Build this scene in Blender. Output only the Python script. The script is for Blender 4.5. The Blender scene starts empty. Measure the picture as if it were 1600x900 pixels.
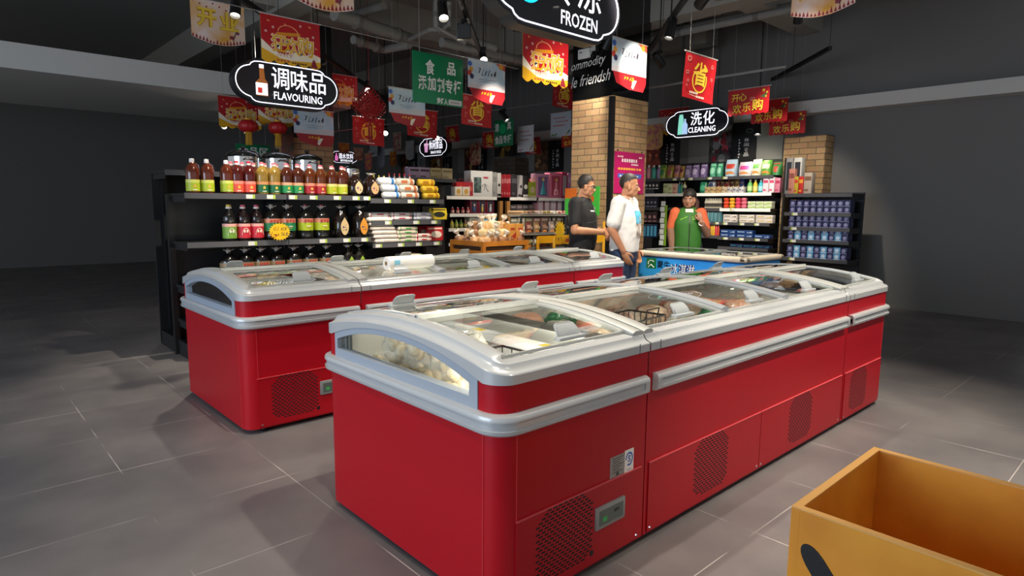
import bpy, bmesh, math, random
from mathutils import Vector, Matrix, noise
PI = math.pi
scene = bpy.context.scene
COL = scene.collection
rnd = random.Random(7)

# ------------------------------------------------------------------ camera
FPX, YAW, PITCH, ROLL, CAMZ = 982.58, math.radians(47.434), math.radians(7.449), math.radians(.465), 1.40
_f = Vector((math.cos(YAW)*math.cos(PITCH), math.sin(YAW)*math.cos(PITCH), -math.sin(PITCH)))
_r = Vector((math.sin(YAW), -math.cos(YAW), 0)); _u = _r.cross(_f)
CR = _r*math.cos(ROLL) + _u*math.sin(ROLL)
CU = -_r*math.sin(ROLL) + _u*math.cos(ROLL)
cam_data = bpy.data.cameras.new('camera'); cam = bpy.data.objects.new('camera', cam_data); COL.objects.link(cam)
cam_data.sensor_width = 36.0; cam_data.lens = 36.0*FPX/1600.0; cam_data.clip_start = .05; cam_data.clip_end = 100
cam.matrix_world = Matrix(((CR.x, CU.x, -_f.x, 0), (CR.y, CU.y, -_f.y, 0), (CR.z, CU.z, -_f.z, CAMZ), (0, 0, 0, 1)))
scene.camera = cam

# ------------------------------------------------------------------ view, world
scene.view_settings.view_transform = 'Standard'
scene.view_settings.look = 'None'
scene.view_settings.gamma = 1.0
scene.view_settings.use_curve_mapping = False
scene.view_settings.exposure = 0.0
world = bpy.data.worlds.new('world'); scene.world = world; world.use_nodes = True
world.node_tree.nodes['Background'].inputs[0].default_value = (.9, .95, 1, 1)
world.node_tree.nodes['Background'].inputs[1].default_value = .5
LAMP_W = 95.0          # watts of one track lamp
DAY_W = 260.0          # daylight through the shop front

def area_light(name, loc, target, sx, sy, watts, color):
    d = bpy.data.lights.new(name, 'AREA'); d.shape = 'RECTANGLE'; d.size = sx; d.size_y = sy; d.energy = watts; d.color = color
    o = bpy.data.objects.new(name, d); COL.objects.link(o); o.location = loc
    o.rotation_euler = (Vector(target)-Vector(loc)).to_track_quat('-Z', 'Y').to_euler(); return o
area_light('shop_front_daylight', (-4.6, 3.0, 1.9), (3, 3.0, .6), 5.0, 2.6, DAY_W, (.66, .80, 1.0))

# ------------------------------------------------------------------ pixel -> place
def ray(px, py): return _f + CR*((px-800)/FPX) + CU*(-(py-450)/FPX)
def P(px, py, x=None, y=None, z=None, d=None):
    r = ray(px, py)
    t = x/r.x if x is not None else y/r.y if y is not None else (z-CAMZ)/r.z if z is not None else d
    return Vector((0, 0, CAMZ)) + r*t

# ------------------------------------------------------------------ materials
def lin(h):
    h = h.lstrip('#'); c = [int(h[i:i+2], 16)/255 for i in (0, 2, 4)]
    return tuple((v/12.92 if v <= .04045 else ((v+.055)/1.055)**2.4) for v in c)
MATS = {}
def mat(hexc, rough=.5, metal=0.0, emit=0.0, trans=0.0, alpha=1.0, noise_=None, coat=0.0):
    """a flat or gently mottled surface; cached"""
    key = (hexc, rough, metal, emit, trans, alpha, noise_, coat)
    if key in MATS: return MATS[key]
    m = bpy.data.materials.new('surface_' + hexc.lstrip('#')); m.use_nodes = True
    nt = m.node_tree; b = nt.nodes['Principled BSDF']; c = lin(hexc)
    b.inputs['Base Color'].default_value = (*c, 1); b.inputs['Roughness'].default_value = rough
    b.inputs['Metallic'].default_value = metal; b.inputs['Transmission Weight'].default_value = trans
    b.inputs['Alpha'].default_value = alpha
    b.inputs['Coat Weight'].default_value = coat
    if hexc == '#a80a1a': b.inputs['Specular IOR Level'].default_value = .3
    if emit: b.inputs['Emission Color'].default_value = (*c, 1); b.inputs['Emission Strength'].default_value = emit
    if noise_:
        hex2, scale = noise_
        tc = nt.nodes.new('ShaderNodeTexCoord'); n = nt.nodes.new('ShaderNodeTexNoise'); n.inputs['Scale'].default_value = scale; n.inputs['Detail'].default_value = 3
        r = nt.nodes.new('ShaderNodeValToRGB'); r.color_ramp.elements[0].position = .38; r.color_ramp.elements[1].position = .62
        r.color_ramp.elements[0].color = (*c, 1); r.color_ramp.elements[1].color = (*lin(hex2), 1)
        nt.links.new(tc.outputs['Object'], n.inputs['Vector']); nt.links.new(n.outputs['Fac'], r.inputs[0]); nt.links.new(r.outputs[0], b.inputs['Base Color'])
    MATS[key] = m; return m
def glass_mat(name, tint, gloss=1.0, rough=.02, ior=1.5):
    m = bpy.data.materials.new(name); m.use_nodes = True; nt = m.node_tree; nt.nodes.clear()
    o = nt.nodes.new('ShaderNodeOutputMaterial'); mx = nt.nodes.new('ShaderNodeMixShader'); t = nt.nodes.new('ShaderNodeBsdfTransparent'); g = nt.nodes.new('ShaderNodeBsdfGlossy')
    fr = nt.nodes.new('ShaderNodeFresnel'); fr.inputs[0].default_value = ior
    mu = nt.nodes.new('ShaderNodeMath'); mu.operation = 'MULTIPLY'; mu.inputs[1].default_value = gloss; mu.use_clamp = True
    t.inputs[0].default_value = (*tint, 1); g.inputs['Roughness'].default_value = rough
    nt.links.new(fr.outputs[0], mu.inputs[0]); nt.links.new(mu.outputs[0], mx.inputs[0]); nt.links.new(t.outputs[0], mx.inputs[1]); nt.links.new(g.outputs[0], mx.inputs[2]); nt.links.new(mx.outputs[0], o.inputs[0])
    return m
GLASS = glass_mat('lid_glass', (.90, .93, .91), 1.5)
PANE = glass_mat('window_glass', (.93, .96, .95), 1.0)
BAGFILM = mat('#e6e2d6', .18, alpha=.28, coat=.5)
RED = mat('#a80a1a', .36)
SILVER = mat('#b4b7b8', .27, .15, coat=.3)
GREYPL = mat('#98a1ac', .40)
BLACK = mat('#0c0c0d', .45)
DARK = mat('#2b2b2d', .5)
WHITE = mat('#e8e6e0', .45)
CHROME = mat('#d8d8d8', .12, 1.0)

# ------------------------------------------------------------------ mesh collector
class G:
    def __init__(s): s.v = []; s.f = []; s.mi = []; s.mats = []
    def _m(s, m):
        if m not in s.mats: s.mats.append(m)
        return s.mats.index(m)
    def add(s, vs, fs, m, M=None):
        b = len(s.v); k = s._m(m)
        s.v += [tuple(M @ Vector(p)) if M is not None else tuple(p) for p in vs]
        for f in fs: s.f.append([b+i for i in f]); s.mi.append(k)
        return s
    def box(s, c, d, m, M=None, rz=0):
        x, y, z = d[0]/2, d[1]/2, d[2]/2
        T = Matrix.Translation(c) @ Matrix.Rotation(rz, 4, 'Z')
        if M is not None: T = M @ T
        return s.add([(i*x, j*y, k*z) for i in (-1, 1) for j in (-1, 1) for k in (-1, 1)],
              [(0,1,3,2), (4,6,7,5), (0,4,5,1), (2,3,7,6), (0,2,6,4), (1,5,7,3)], m, T)
    def span(s, a, b, m, M=None):
        return s.box([(a[i]+b[i])/2 for i in range(3)], [abs(b[i]-a[i]) for i in range(3)], m, M)
    def rbox(s, c, d, r, m, M=None, seg=2, rz=0):
        bm = bmesh.new(); bmesh.ops.create_cube(bm, size=1)
        for v in bm.verts: v.co = Vector((v.co.x*d[0], v.co.y*d[1], v.co.z*d[2]))
        bmesh.ops.bevel(bm, geom=bm.edges[:], offset=min(r, .49*min(d)), segments=seg, affect='EDGES', profile=.5)
        T = Matrix.Translation(c) @ Matrix.Rotation(rz, 4, 'Z')
        if M is not None: T = M @ T
        bm.verts.index_update()
        s.add([v.co[:] for v in bm.verts], [[v.index for v in f.verts] for f in bm.faces], m, T); bm.free(); return s
    def prism(s, poly, a, b, m, axis='z', M=None, cap=True):
        """poly in the two remaining axes (x,y | x,z | y,z), extruded from a to b along axis"""
        def pt(p, h): return (p[0], p[1], h) if axis == 'z' else (p[0], h, p[1]) if axis == 'y' else (h, p[0], p[1])
        n = len(poly); vs = [pt(p, a) for p in poly] + [pt(p, b) for p in poly]
        fs = [(i, (i+1) % n, n+(i+1) % n, n+i) for i in range(n)]
        if cap: fs += [list(range(n))[::-1], list(range(n, 2*n))]
        return s.add(vs, fs, m, M)
    def tube(s, pts, r, m, seg=8, closed=False, M=None, radii=None):
        pts = [Vector(p) for p in pts]; n = len(pts); vs = []; fs = []; up = None
        for i, p in enumerate(pts):
            a = pts[i-1] if (i or closed) else p; b = pts[(i+1) % n] if (i < n-1 or closed) else p
            t = (b-a); t = t.normalized() if t.length > 1e-9 else Vector((0, 0, 1))
            if up is None:
                up = Vector((0, 0, 1)) if abs(t.z) < .9 else Vector((1, 0, 0))
            up = (up - t*up.dot(t)); up = up.normalized() if up.length > 1e-6 else t.orthogonal().normalized()
            sd = t.cross(up); rr = radii[i] if radii else r
            vs += [tuple(p + (up*math.cos(2*PI*k/seg) + sd*math.sin(2*PI*k/seg))*rr) for k in range(seg)]
        for i in range(n if closed else n-1):
            j = (i+1) % n
            fs += [(i*seg+k, i*seg+(k+1) % seg, j*seg+(k+1) % seg, j*seg+k) for k in range(seg)]
        if not closed: fs += [list(range(seg))[::-1], [(n-1)*seg+k for k in range(seg)]]
        return s.add(vs, fs, m, M)
    def lathe(s, prof, m, seg=16, M=None, sx=1.0, sy=1.0):
        """prof: (r, z[, material])"""
        for i in range(len(prof)-1):
            a, b = prof[i], prof[i+1]; mm = b[2] if len(b) > 2 else m
            vs = [(q[0]*math.cos(2*PI*k/seg)*sx, q[0]*math.sin(2*PI*k/seg)*sy, q[1]) for q in (a, b) for k in range(seg)]
            s.add(vs, [(k, (k+1) % seg, seg+(k+1) % seg, seg+k) for k in range(seg)], mm, M)
        return s
    def grid(s, fn, nu, nv, m, M=None, wrap=False):
        vs = [tuple(fn(i/nu, j/nv)) for i in range(nu+1) for j in range(nv+1)]
        return s.add(vs, [(i*(nv+1)+j, (i+1)*(nv+1)+j, (i+1)*(nv+1)+j+1, i*(nv+1)+j+1) for i in range(nu) for j in range(nv)], m, M)
    def ell(s, c, r, m, nu=12, nv=8, M=None, fn=None):
        vs = []; fs = []
        for j in range(nv+1):
            t = PI*j/nv
            for i in range(nu):
                a = 2*PI*i/nu; p = Vector((math.sin(t)*math.cos(a), math.sin(t)*math.sin(a), math.cos(t)))
                if fn: p = fn(p)
                vs.append((c[0]+p.x*r[0], c[1]+p.y*r[1], c[2]+p.z*r[2]))
        for j in range(nv):
            for i in range(nu): fs.append((j*nu+i, (j+1)*nu+i, (j+1)*nu+(i+1) % nu, j*nu+(i+1) % nu))
        return s.add(vs, fs, m, M)
    def done(s, name, parent=None, smooth=35, loc=None, weld=1e-5):
        me = bpy.data.meshes.new(name); me.from_pydata(s.v, [], s.f)
        for m in s.mats: me.materials.append(m)
        me.polygons.foreach_set('material_index', s.mi)
        bm = bmesh.new(); bm.from_mesh(me)
        if weld: bmesh.ops.remove_doubles(bm, verts=bm.verts[:], dist=weld)
        bmesh.ops.recalc_face_normals(bm, faces=bm.faces[:]); bm.to_mesh(me); bm.free()
        if smooth:
            me.polygons.foreach_set('use_smooth', [True]*len(me.polygons)); me.set_sharp_from_angle(angle=math.radians(smooth))
        o = bpy.data.objects.new(name, me); COL.objects.link(o)
        if parent: o.parent = parent
        if loc: o.location = loc
        return o

def tag(o, label, cat, group=None):
    o['label'] = label; o['category'] = cat
    if group: o['group'] = group
    return o
def thing(name, label, cat, loc=(0, 0, 0), rz=0, group=None):
    o = bpy.data.objects.new(name, None); COL.objects.link(o); o.empty_display_size = .05
    o.location = loc; o.rotation_euler = (0, 0, rz); return tag(o, label, cat, group)
def dup(root, loc=None, rz=None, label=None, group=None):
    r = root.copy(); COL.objects.link(r)
    if loc is not None: r.location = loc
    if rz is not None: r.rotation_euler = (0, 0, rz)
    if label: r['label'] = label
    if group: r['group'] = group
    for ch in list(root.children):
        c = ch.copy(); COL.objects.link(c); c.parent = r; c.matrix_parent_inverse = ch.matrix_parent_inverse.copy()
        for g in list(ch.children):
            d = g.copy(); COL.objects.link(d); d.parent = c; d.matrix_parent_inverse = g.matrix_parent_inverse.copy()
    return r
def structure(o, label=None):
    o['kind'] = 'structure'
    if label: o['label'] = label
    return o
ORD = ['first', 'second', 'third', 'fourth', 'fifth', 'sixth', 'seventh', 'eighth', 'ninth', 'tenth', 'eleventh', 'twelfth', 'thirteenth', 'fourteenth', 'fifteenth', 'sixteenth', 'seventeenth', 'eighteenth', 'nineteenth', 'twentieth']

# ------------------------------------------------------------------ lettering
_TXT = {}
def glyphs(body, bold=0.0, shear=0.0):
    """outline of a line of writing, unit box 0..1 in x and y"""
    k = (body, bold, shear)
    if k in _TXT: return _TXT[k]
    cu = bpy.data.curves.new('writing', 'FONT'); cu.body = body; cu.size = 1; cu.offset = bold; cu.shear = shear; cu.resolution_u = 2
    ob = bpy.data.objects.new('writing', cu); COL.objects.link(ob)
    dg = bpy.context.evaluated_depsgraph_get(); me = bpy.data.meshes.new_from_object(ob.evaluated_get(dg))
    vs = [v.co.copy() for v in me.vertices]; fs = [list(p.vertices) for p in me.polygons]
    bpy.data.objects.remove(ob); bpy.data.curves.remove(cu); bpy.data.meshes.remove(me)
    x0 = min(v.x for v in vs); x1 = max(v.x for v in vs); y0 = min(v.y for v in vs); y1 = max(v.y for v in vs)
    _TXT[k] = ([((v.x-x0)/(x1-x0), (v.y-y0)/(y1-y0)) for v in vs], fs); return _TXT[k]
def write(g, body, x, z, w, h, m, y=0.0, bold=0.0, shear=0.0, M=None, skew=0.0, fn=None):
    """flat lettering on the plane y (facing -y) filling the box x..x+w, z..z+h"""
    vs, fs = glyphs(body, bold, shear)
    if fn is None: fn = lambda u, v: (x+u*w, y, z+v*h+skew*u)
    return g.add([fn(u, v) for u, v in vs], fs, m, M)
# ================================================================== the room
XW, ZC = 10.0, 4.45
def floor_mat():
    m = bpy.data.materials.new('grey_floor_tile'); m.use_nodes = True; nt = m.node_tree; b = nt.nodes['Principled BSDF']; L = nt.links.new
    tc = nt.nodes.new('ShaderNodeTexCoord')
    n1 = nt.nodes.new('ShaderNodeTexNoise'); n1.inputs['Scale'].default_value = 1.7; n1.inputs['Detail'].default_value = 6; L(tc.outputs['Object'], n1.inputs['Vector'])
    r1 = nt.nodes.new('ShaderNodeValToRGB'); r1.color_ramp.elements[0].position = .35; r1.color_ramp.elements[1].position = .7
    r1.color_ramp.elements[0].color = (*lin('#625e5f'), 1); r1.color_ramp.elements[1].color = (*lin('#797472'), 1); L(n1.outputs['Fac'], r1.inputs[0])
    sp = nt.nodes.new('ShaderNodeSeparateXYZ'); L(tc.outputs['Object'], sp.inputs[0])
    facs = []
    for ax, off in (('X', 1.257), ('Y', 1.176)):
        a = nt.nodes.new('ShaderNodeMath'); a.operation = 'SUBTRACT'; L(sp.outputs[ax], a.inputs[0]); a.inputs[1].default_value = off
        d = nt.nodes.new('ShaderNodeMath'); d.operation = 'DIVIDE'; L(a.outputs[0], d.inputs[0]); d.inputs[1].default_value = .6345
        p = nt.nodes.new('ShaderNodeMath'); p.operation = 'PINGPONG'; L(d.outputs[0], p.inputs[0]); p.inputs[1].default_value = .5
        l = nt.nodes.new('ShaderNodeMath'); l.operation = 'LESS_THAN'; L(p.outputs[0], l.inputs[0]); l.inputs[1].default_value = .0036; facs.append(l)
    mx = nt.nodes.new('ShaderNodeMath'); mx.operation = 'MAXIMUM'; L(facs[0].outputs[0], mx.inputs[0]); L(facs[1].outputs[0], mx.inputs[1])
    n2 = nt.nodes.new('ShaderNodeTexNoise'); n2.inputs['Scale'].default_value = 2.3; L(tc.outputs['Object'], n2.inputs['Vector'])
    g = nt.nodes.new('ShaderNodeMapRange'); g.inputs[1].default_value = .42; g.inputs[2].default_value = .62; L(n2.outputs['Fac'], g.inputs[0])
    mm = nt.nodes.new('ShaderNodeMath'); mm.operation = 'MULTIPLY'; L(mx.outputs[0], mm.inputs[0]); L(g.outputs[0], mm.inputs[1])
    mc = nt.nodes.new('ShaderNodeMixRGB'); L(mm.outputs[0], mc.inputs[0]); L(r1.outputs[0], mc.inputs[1]); mc.inputs[2].default_value = (*lin('#b7b0aa'), 1)
    L(mc.outputs[0], b.inputs['Base Color'])
    n3 = nt.nodes.new('ShaderNodeTexNoise'); n3.inputs['Scale'].default_value = 3; n3.inputs['Detail'].default_value = 5; L(tc.outputs['Object'], n3.inputs['Vector'])
    rr = nt.nodes.new('ShaderNodeMapRange'); rr.inputs[3].default_value = .28; rr.inputs[4].default_value = .5; L(n3.outputs['Fac'], rr.inputs[0]); L(rr.outputs[0], b.inputs['Roughness'])
    return m
def brick_mat(name, c1, c2, mortar, scale, axis, wall_long=1.0):
    m = bpy.data.materials.new(name); m.use_nodes = True; nt = m.node_tree; b = nt.nodes['Principled BSDF']; L = nt.links.new
    tc = nt.nodes.new('ShaderNodeTexCoord'); sp = nt.nodes.new('ShaderNodeSeparateXYZ'); L(tc.outputs['Object'], sp.inputs[0])
    ad = nt.nodes.new('ShaderNodeMath'); ad.operation = 'SUBTRACT'; L(sp.outputs['X'], ad.inputs[0]); L(sp.outputs['Y'], ad.inputs[1])
    cb = nt.nodes.new('ShaderNodeCombineXYZ'); L(ad.outputs[0], cb.inputs[0]); L(sp.outputs['Z'], cb.inputs[1])
    br = nt.nodes.new('ShaderNodeTexBrick'); L(cb.outputs[0], br.inputs['Vector']); br.inputs['Scale'].default_value = 1
    br.inputs['Brick Width'].default_value = .25*scale; br.inputs['Row Height'].default_value = .088*scale; br.inputs['Mortar Size'].default_value = .0055*scale
    br.inputs['Color1'].default_value = (*lin(c1), 1); br.inputs['Color2'].default_value = (*lin(c2), 1); br.inputs['Mortar'].default_value = (*lin(mortar), 1); br.inputs['Bias'].default_value = -.1
    n = nt.nodes.new('ShaderNodeTexNoise'); n.inputs['Scale'].default_value = 22; n.inputs['Detail'].default_value = 5; L(tc.outputs['Object'], n.inputs['Vector'])
    mx = nt.nodes.new('ShaderNodeMixRGB'); mx.blend_type = 'MULTIPLY'; mx.inputs[0].default_value = .45; L(br.outputs[0], mx.inputs[1]); L(n.outputs['Color'], mx.inputs[2])
    L(mx.outputs[0], b.inputs['Base Color']); b.inputs['Roughness'].default_value = .8
    bp = nt.nodes.new('ShaderNodeBump'); bp.inputs['Strength'].default_value = .4; bp.inputs['Distance'].default_value = .01; bp.invert = True; L(br.outputs['Fac'], bp.inputs['Height']); L(bp.outputs[0], b.inputs['Normal'])
    return m
BRICK = brick_mat('tan_brick', '#c7a274', '#a9845c', '#6d5c49', 1.0, 'x')
CEIL = mat('#8c8985', .85); CEIL2 = mat('#989389', .8); WALLG = mat('#73716e', .8); PANELG = mat('#8b8984', .7); SOFFIT = mat('#c9c6c0', .7)
g = G(); g.span((-5, -3, -.1), (XW+3.2, 17, 0), floor_mat()); structure(g.done('floor', smooth=0))
g = G(); g.span((-5, -3, ZC), (XW+3.2, 17, ZC+.1), CEIL); structure(g.done('ceiling', smooth=0))
g = G(); g.span((XW, 1.2, 0), (XW+.15, 17, ZC), WALLG); structure(g.done('wall_right', smooth=0))
g = G(); g.span((XW+3.2, -3, 0), (XW+3.3, 1.2, ZC), WALLG); structure(g.done('wall_far', smooth=0))
g = G(); g.span((-5, 17, 0), (XW+3.2, 17.15, ZC), WALLG); structure(g.done('wall_back', smooth=0))
# light bulkheads
g = G(); g.span((XW-.30, 1.2, 2.80), (XW-.002, 16.9, 2.98), SOFFIT); structure(g.done('trim_1', smooth=0), 'pale bulkhead band along the far wall')
g = G(); g.span((-4.5, 9.6, 2.95), (5.2, 13.0, 3.25), SOFFIT); structure(g.done('trim_2', smooth=0), 'pale dropped ceiling over the far left aisle')
# dark beams under the slab
bi = 3
for a, b in (((-5, 4.1, 4.0), (XW, 4.45, ZC)), ((-5, 8.6, 4.0), (XW, 8.95, ZC)), ((3.6, -3, 3.95), (3.95, 17, ZC)), ((7.6, -3, 3.95), (7.95, 17, ZC))):
    g = G(); g.span(a, b, CEIL2); structure(g.done('trim_%d' % bi, smooth=0), 'dark grey ceiling beam'); bi += 1
# ================================================================== track lights
TRACKZ = 3.42
LW = mat('#fff6e6', .3, emit=14)
def lamp_model():
    pass
def spot(loc, target, label, watts=None, color=(1, .90, .76), size=62, box=False, group='black track lamps', on_track=False):
    loc = Vector(loc); tg = Vector(target); d = (tg-loc).normalized()
    T = thing('track_lamp', label, 'lamp', loc, 0, group)
    M = d.to_track_quat('Z', 'Y').to_matrix().to_4x4()
    g = G()
    if box: g.rbox((0, 0, 0), (.15, .15, .15), .006, BLACK, M); g.box((0, 0, .0765), (.13, .13, .003), DARK, M)
    else: g.lathe([(0, -.13), (.035, -.13), (.045, -.115), (.048, -.02), (.052, .09), (.046, .092), (.042, .06), (0, .055)], BLACK, 18, M)
    g.done('lamp_housing', T)
    if not box:
        g = G(); g.lathe([(.042, .062), (.02, .072), (0, .074)], LW, 16, M); b = g.done('bulb', T)
    g = G(); g.tube([(0, 0, .0), (0, 0, .09)], .010, BLACK); g.box((0, 0, .11), (.05, .05, .04), BLACK)
    if not on_track: g.tube([(0, 0, .1), (0, 0, ZC-loc.z)], .008, BLACK, 6)
    g.done('bracket', T)
    if not box:
        l = bpy.data.lights.new('track_lamp_light', 'SPOT'); l.energy = (watts or LAMP_W); l.color = color; l.spot_size = math.radians(size); l.spot_blend = .6; l.shadow_soft_size = .04
        o = bpy.data.objects.new('track_lamp_light', l); COL.objects.link(o); o.parent = T; o.location = d*.10
        o.rotation_euler = d.to_track_quat('-Z', 'Y').to_euler()
    return T
def track(a, b, label):
    a, b = Vector(a), Vector(b); d = b-a; L = d.length
    T = thing('lighting_track', label, 'lighting track', a, math.atan2(d.y, d.x), 'black ceiling tracks')
    g = G(); g.box((L/2, 0, 0), (L, .045, .05), BLACK); g.done('rail', T)
    g = G()
    n = max(2, int(L/1.2))
    for k in range(n+1): g.tube([(L*(k+.0)/n*.98+.02, 0, .02), (L*k/n*.98+.02, 0, ZC-a.z)], .004, DARK, 6)
    g.done('suspension_rod', T)
    return T
# ================================================================== island freezers
FW = 1.21                      # depth of one island, front to back
DARKGREY = mat('#4b4e50', .4); RAIL = mat('#aeb0ac', .3, .1, coat=.3); FRAMEGREY = mat('#8e9290', .35, .3)
LINER = mat('#d9dad6', .5); SMOKE = mat('#a9aeb0', .25, alpha=.8); SLOT = mat('#160406', .7); LOUVRE = mat('#8b0e17', .35)
def arc_s(t): return .866 + .073*(1-t*t)          # top of the outer face
def arc_b(t): return .829 + .081*max(0, 1-(t/.84)**2)**.9   # lower edge of the grey arch band
def arc_w(t): return .806 + .078*max(0, 1-(abs(t+.0)/.79)**2.2)
def section_sweep(g, stations, m, close=False):
    """stations: list of lists of 3D points (same count)"""
    n = len(stations[0])
    vs = [p for st in stations for p in st]; fs = []
    for i in range(len(stations)-1):
        for j in range(n-1): fs.append((i*n+j, (i+1)*n+j, (i+1)*n+j+1, i*n+j+1))
        if close: fs.append((i*n+n-1, (i+1)*n+n-1, (i+1)*n, i*n))
    g.add(vs, fs, m)
    if close: g.add(list(stations[0]), [list(range(n))], m); g.add(list(stations[-1]), [list(range(n))], m)
def freezer(name, x0, x1, y0, end, label, lids=1, joint_right=True, panels=(), floor=.66, led_w=2.5):
    """end: 'left' free rounded end at x0, 'right' at x1, None between neighbours.  panels: (xa, xb, grille centre, display?)"""
    T = thing(name, label, 'freezer', ((x0+x1)/2, y0+FW/2, 0), 0, 'red island freezers')
    L = x1-x0; h = FW/2; X = L/2
    sgn = -1 if end == 'left' else 1      # local free end at sgn*X
    def path(off, r=.075, n=6, ny=24):
        """(x, y, nx, ny) round the unit: front joint -> free end -> back joint"""
        e = sgn*X; j = -e; out = []
        if end is None:
            return [(-X, -h, 0, -1), (X, -h, 0, -1)], [(X, h, 0, 1), (-X, h, 0, 1)]
        out.append((j, -h, 0, -1)); out.append((e-sgn*r, -h, 0, -1))
        for k in range(1, n+1):
            a = PI/2*k/n; out.append((e-sgn*r+sgn*r*math.sin(a), -h+r-r*math.cos(a), sgn*math.sin(a), -math.cos(a)))
        for k in range(1, ny): out.append((e, -h+r+(2*h-2*r)*k/ny, sgn, 0))
        for k in range(n, -1, -1):
            a = PI/2*k/n; out.append((e-sgn*r+sgn*r*math.sin(a), h-r+r*math.cos(a), sgn*math.sin(a), math.cos(a)))
        out.append((j, h, 0, 1)); return [out]
    def off(s, o, z): return (s[0]+s[2]*o, s[1]+s[3]*o, z)
    # cabinet
    g = G()
    for pth in path(0):
        section_sweep(g, [[off(s, 0, .03), off(s, 0, .74)] for s in pth], RED)
        if end is None: section_sweep(g, [[off(s, 0, .74), off(s, 0, .835)] for s in pth], RED)
        else:
            keep = [s for s in pth if not (abs(s[1]) < h-.10)]
            fr = [s for s in keep if s[1] < 0]; bk = [s for s in keep if s[1] > 0]
            fr.append((sgn*X, -h+.105, sgn, 0)); bk.insert(0, (sgn*X, h-.105, sgn, 0))
            for q in (fr, bk): section_sweep(g, [[off(s, 0, .74), off(s, 0, .835)] for s in q], RED)
    outline = [(s[0], s[1]) for p in path(0) for s in p]
    g.add([(x, y, .03) for x, y in outline], [list(range(len(outline)))], RED)
    for sx in (-1, 1):
        if end is None or sx != sgn: g.add([(sx*X, -h, .03), (sx*X, h, .03), (sx*X, h, .74), (sx*X, -h, .74)], [(0, 1, 2, 3)], RED)
    g.done('cabinet', T)
    # thin corner trims
    if end:
        g = G()
        for yy in (-h-.0015, h+.0015): g.box((sgn*(X-.078), yy, .385), (.003, .003, .70), mat('#c8343c', .3))
        g.box((sgn*(X+.0012), -h+.078, .34), (.003, .003, .62), mat('#c8343c', .3))
        g.done('corner_trim', T)
    # liner
    g = G(); a, b, c, d = -X+.06, X-.06, -h+.08, h-.08
    g.add([(a, c, floor), (b, c, floor), (b, d, floor), (a, d, floor), (a, c, .84), (b, c, .84), (b, d, .84), (a, d, .84)], [(0, 1, 2, 3), (0, 1, 5, 4), (2, 3, 7, 6)], LINER)
    for sx, xx in ((-1, a), (1, b)):
        zt = .75 if sx == sgn and end else .84
        g.add([(xx, c, floor), (xx, d, floor), (xx, d, zt), (xx, c, zt)], [(0, 1, 2, 3)], LINER)
    g.done('liner', T)
    # bumper rail with its groove
    sec = [(0, .655), (.018, .656), (.028, .664), (.030, .676), (.023, .678), (.023, .703), (.030, .705), (.030, .714), (.026, .722), (.014, .728), (0, .728)]
    g = G()
    for pth in path(0):
        st = pth
        if end is None: st = [(pth[0][0]*(1-.03/X), *pth[0][1:]), (pth[1][0]*(1-.03/X), *pth[1][1:])]
        else:
            j = -sgn*(X-.02); st = [(j, *pth[0][1:])] + pth[1:-1] + [(j, *pth[-1][1:])]
        if end is None and g.v: g.done('bumper_rail', T); g = G()
        section_sweep(g, [[off(s, o, z) for o, z in sec] for s in st], SILVER, True)
        for s in (st[0], st[-1]):
            di = 1 if s[0] < 0 else -1
            g.box((s[0]+di*.014, s[1]+s[3]*.015, .6905), (.028, .0301, .03), SILVER)
        for yy in ((pth[0][1]/h,) if end is None else (-1, 1)):      # dark seam line in the groove
            g.box((0, yy*(h+.0232), .7025), (L-.14, .002, .003), DARKGREY)
    g.done('bumper_rail', T)
    # silver top frame
    g = G()
    for pth in path(0):
        sts = []
        for s in pth:
            t = s[1]/h
            onend = end and abs(s[0]*sgn) > X-.076 and s[0]*sgn > 0
            zs = arc_s(t) if onend else .866
            corner = onend and abs(s[1]) > h-.106
            zb = .825 if (not onend or corner) else arc_b(t)
            zb = min(zb, zs-.02)
            sts.append([off(s, -.01, zb), off(s, .008, zb), off(s, .008, zs-.010), off(s, .005, zs-.006), off(s, -.006, zs-.003), off(s, -.016, zs+.003), off(s, -.022, zs+.011), off(s, -.026, zs+.020), off(s, -.034, zs+.024), off(s, -.075, zs+.026), off(s, -.078, zs+.022), off(s, -.078, zs-.02)])
        section_sweep(g, sts, SILVER)
    # arch at the joint(s)
    def arch(xc, w, m, up=.027, th=.035, ya=-h+.03, yb=h-.03, n=22, gg=None):
        gg = gg or g; st = []
        for k in range(n+1):
            y = ya+(yb-ya)*k/n; z = arc_s(y/h)+up
            st.append([(xc-w/2, y, z-th), (xc-w/2, y, z), (xc-w*.18, y, z+.006), (xc+w*.18, y, z+.006), (xc+w/2, y, z), (xc+w/2, y, z-th)])
        section_sweep(gg, st, m, True)
    joints = []
    if end != 'left': joints.append(-X+.033)
    if end != 'right': joints.append(X-.033)
    for j in joints:
        arch(j, .062, RAIL)
        for sy in (-1, 1): g.box((j+(.034 if j < 0 else -.034), sy*(h+.0085), .8445), (.0025, .002, .039), DARKGREY); g.box((j+(.034 if j < 0 else -.034), sy*(h-.040), .8925), (.0025, .07, .001), DARKGREY)
    g.done('top_frame', T)
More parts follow.
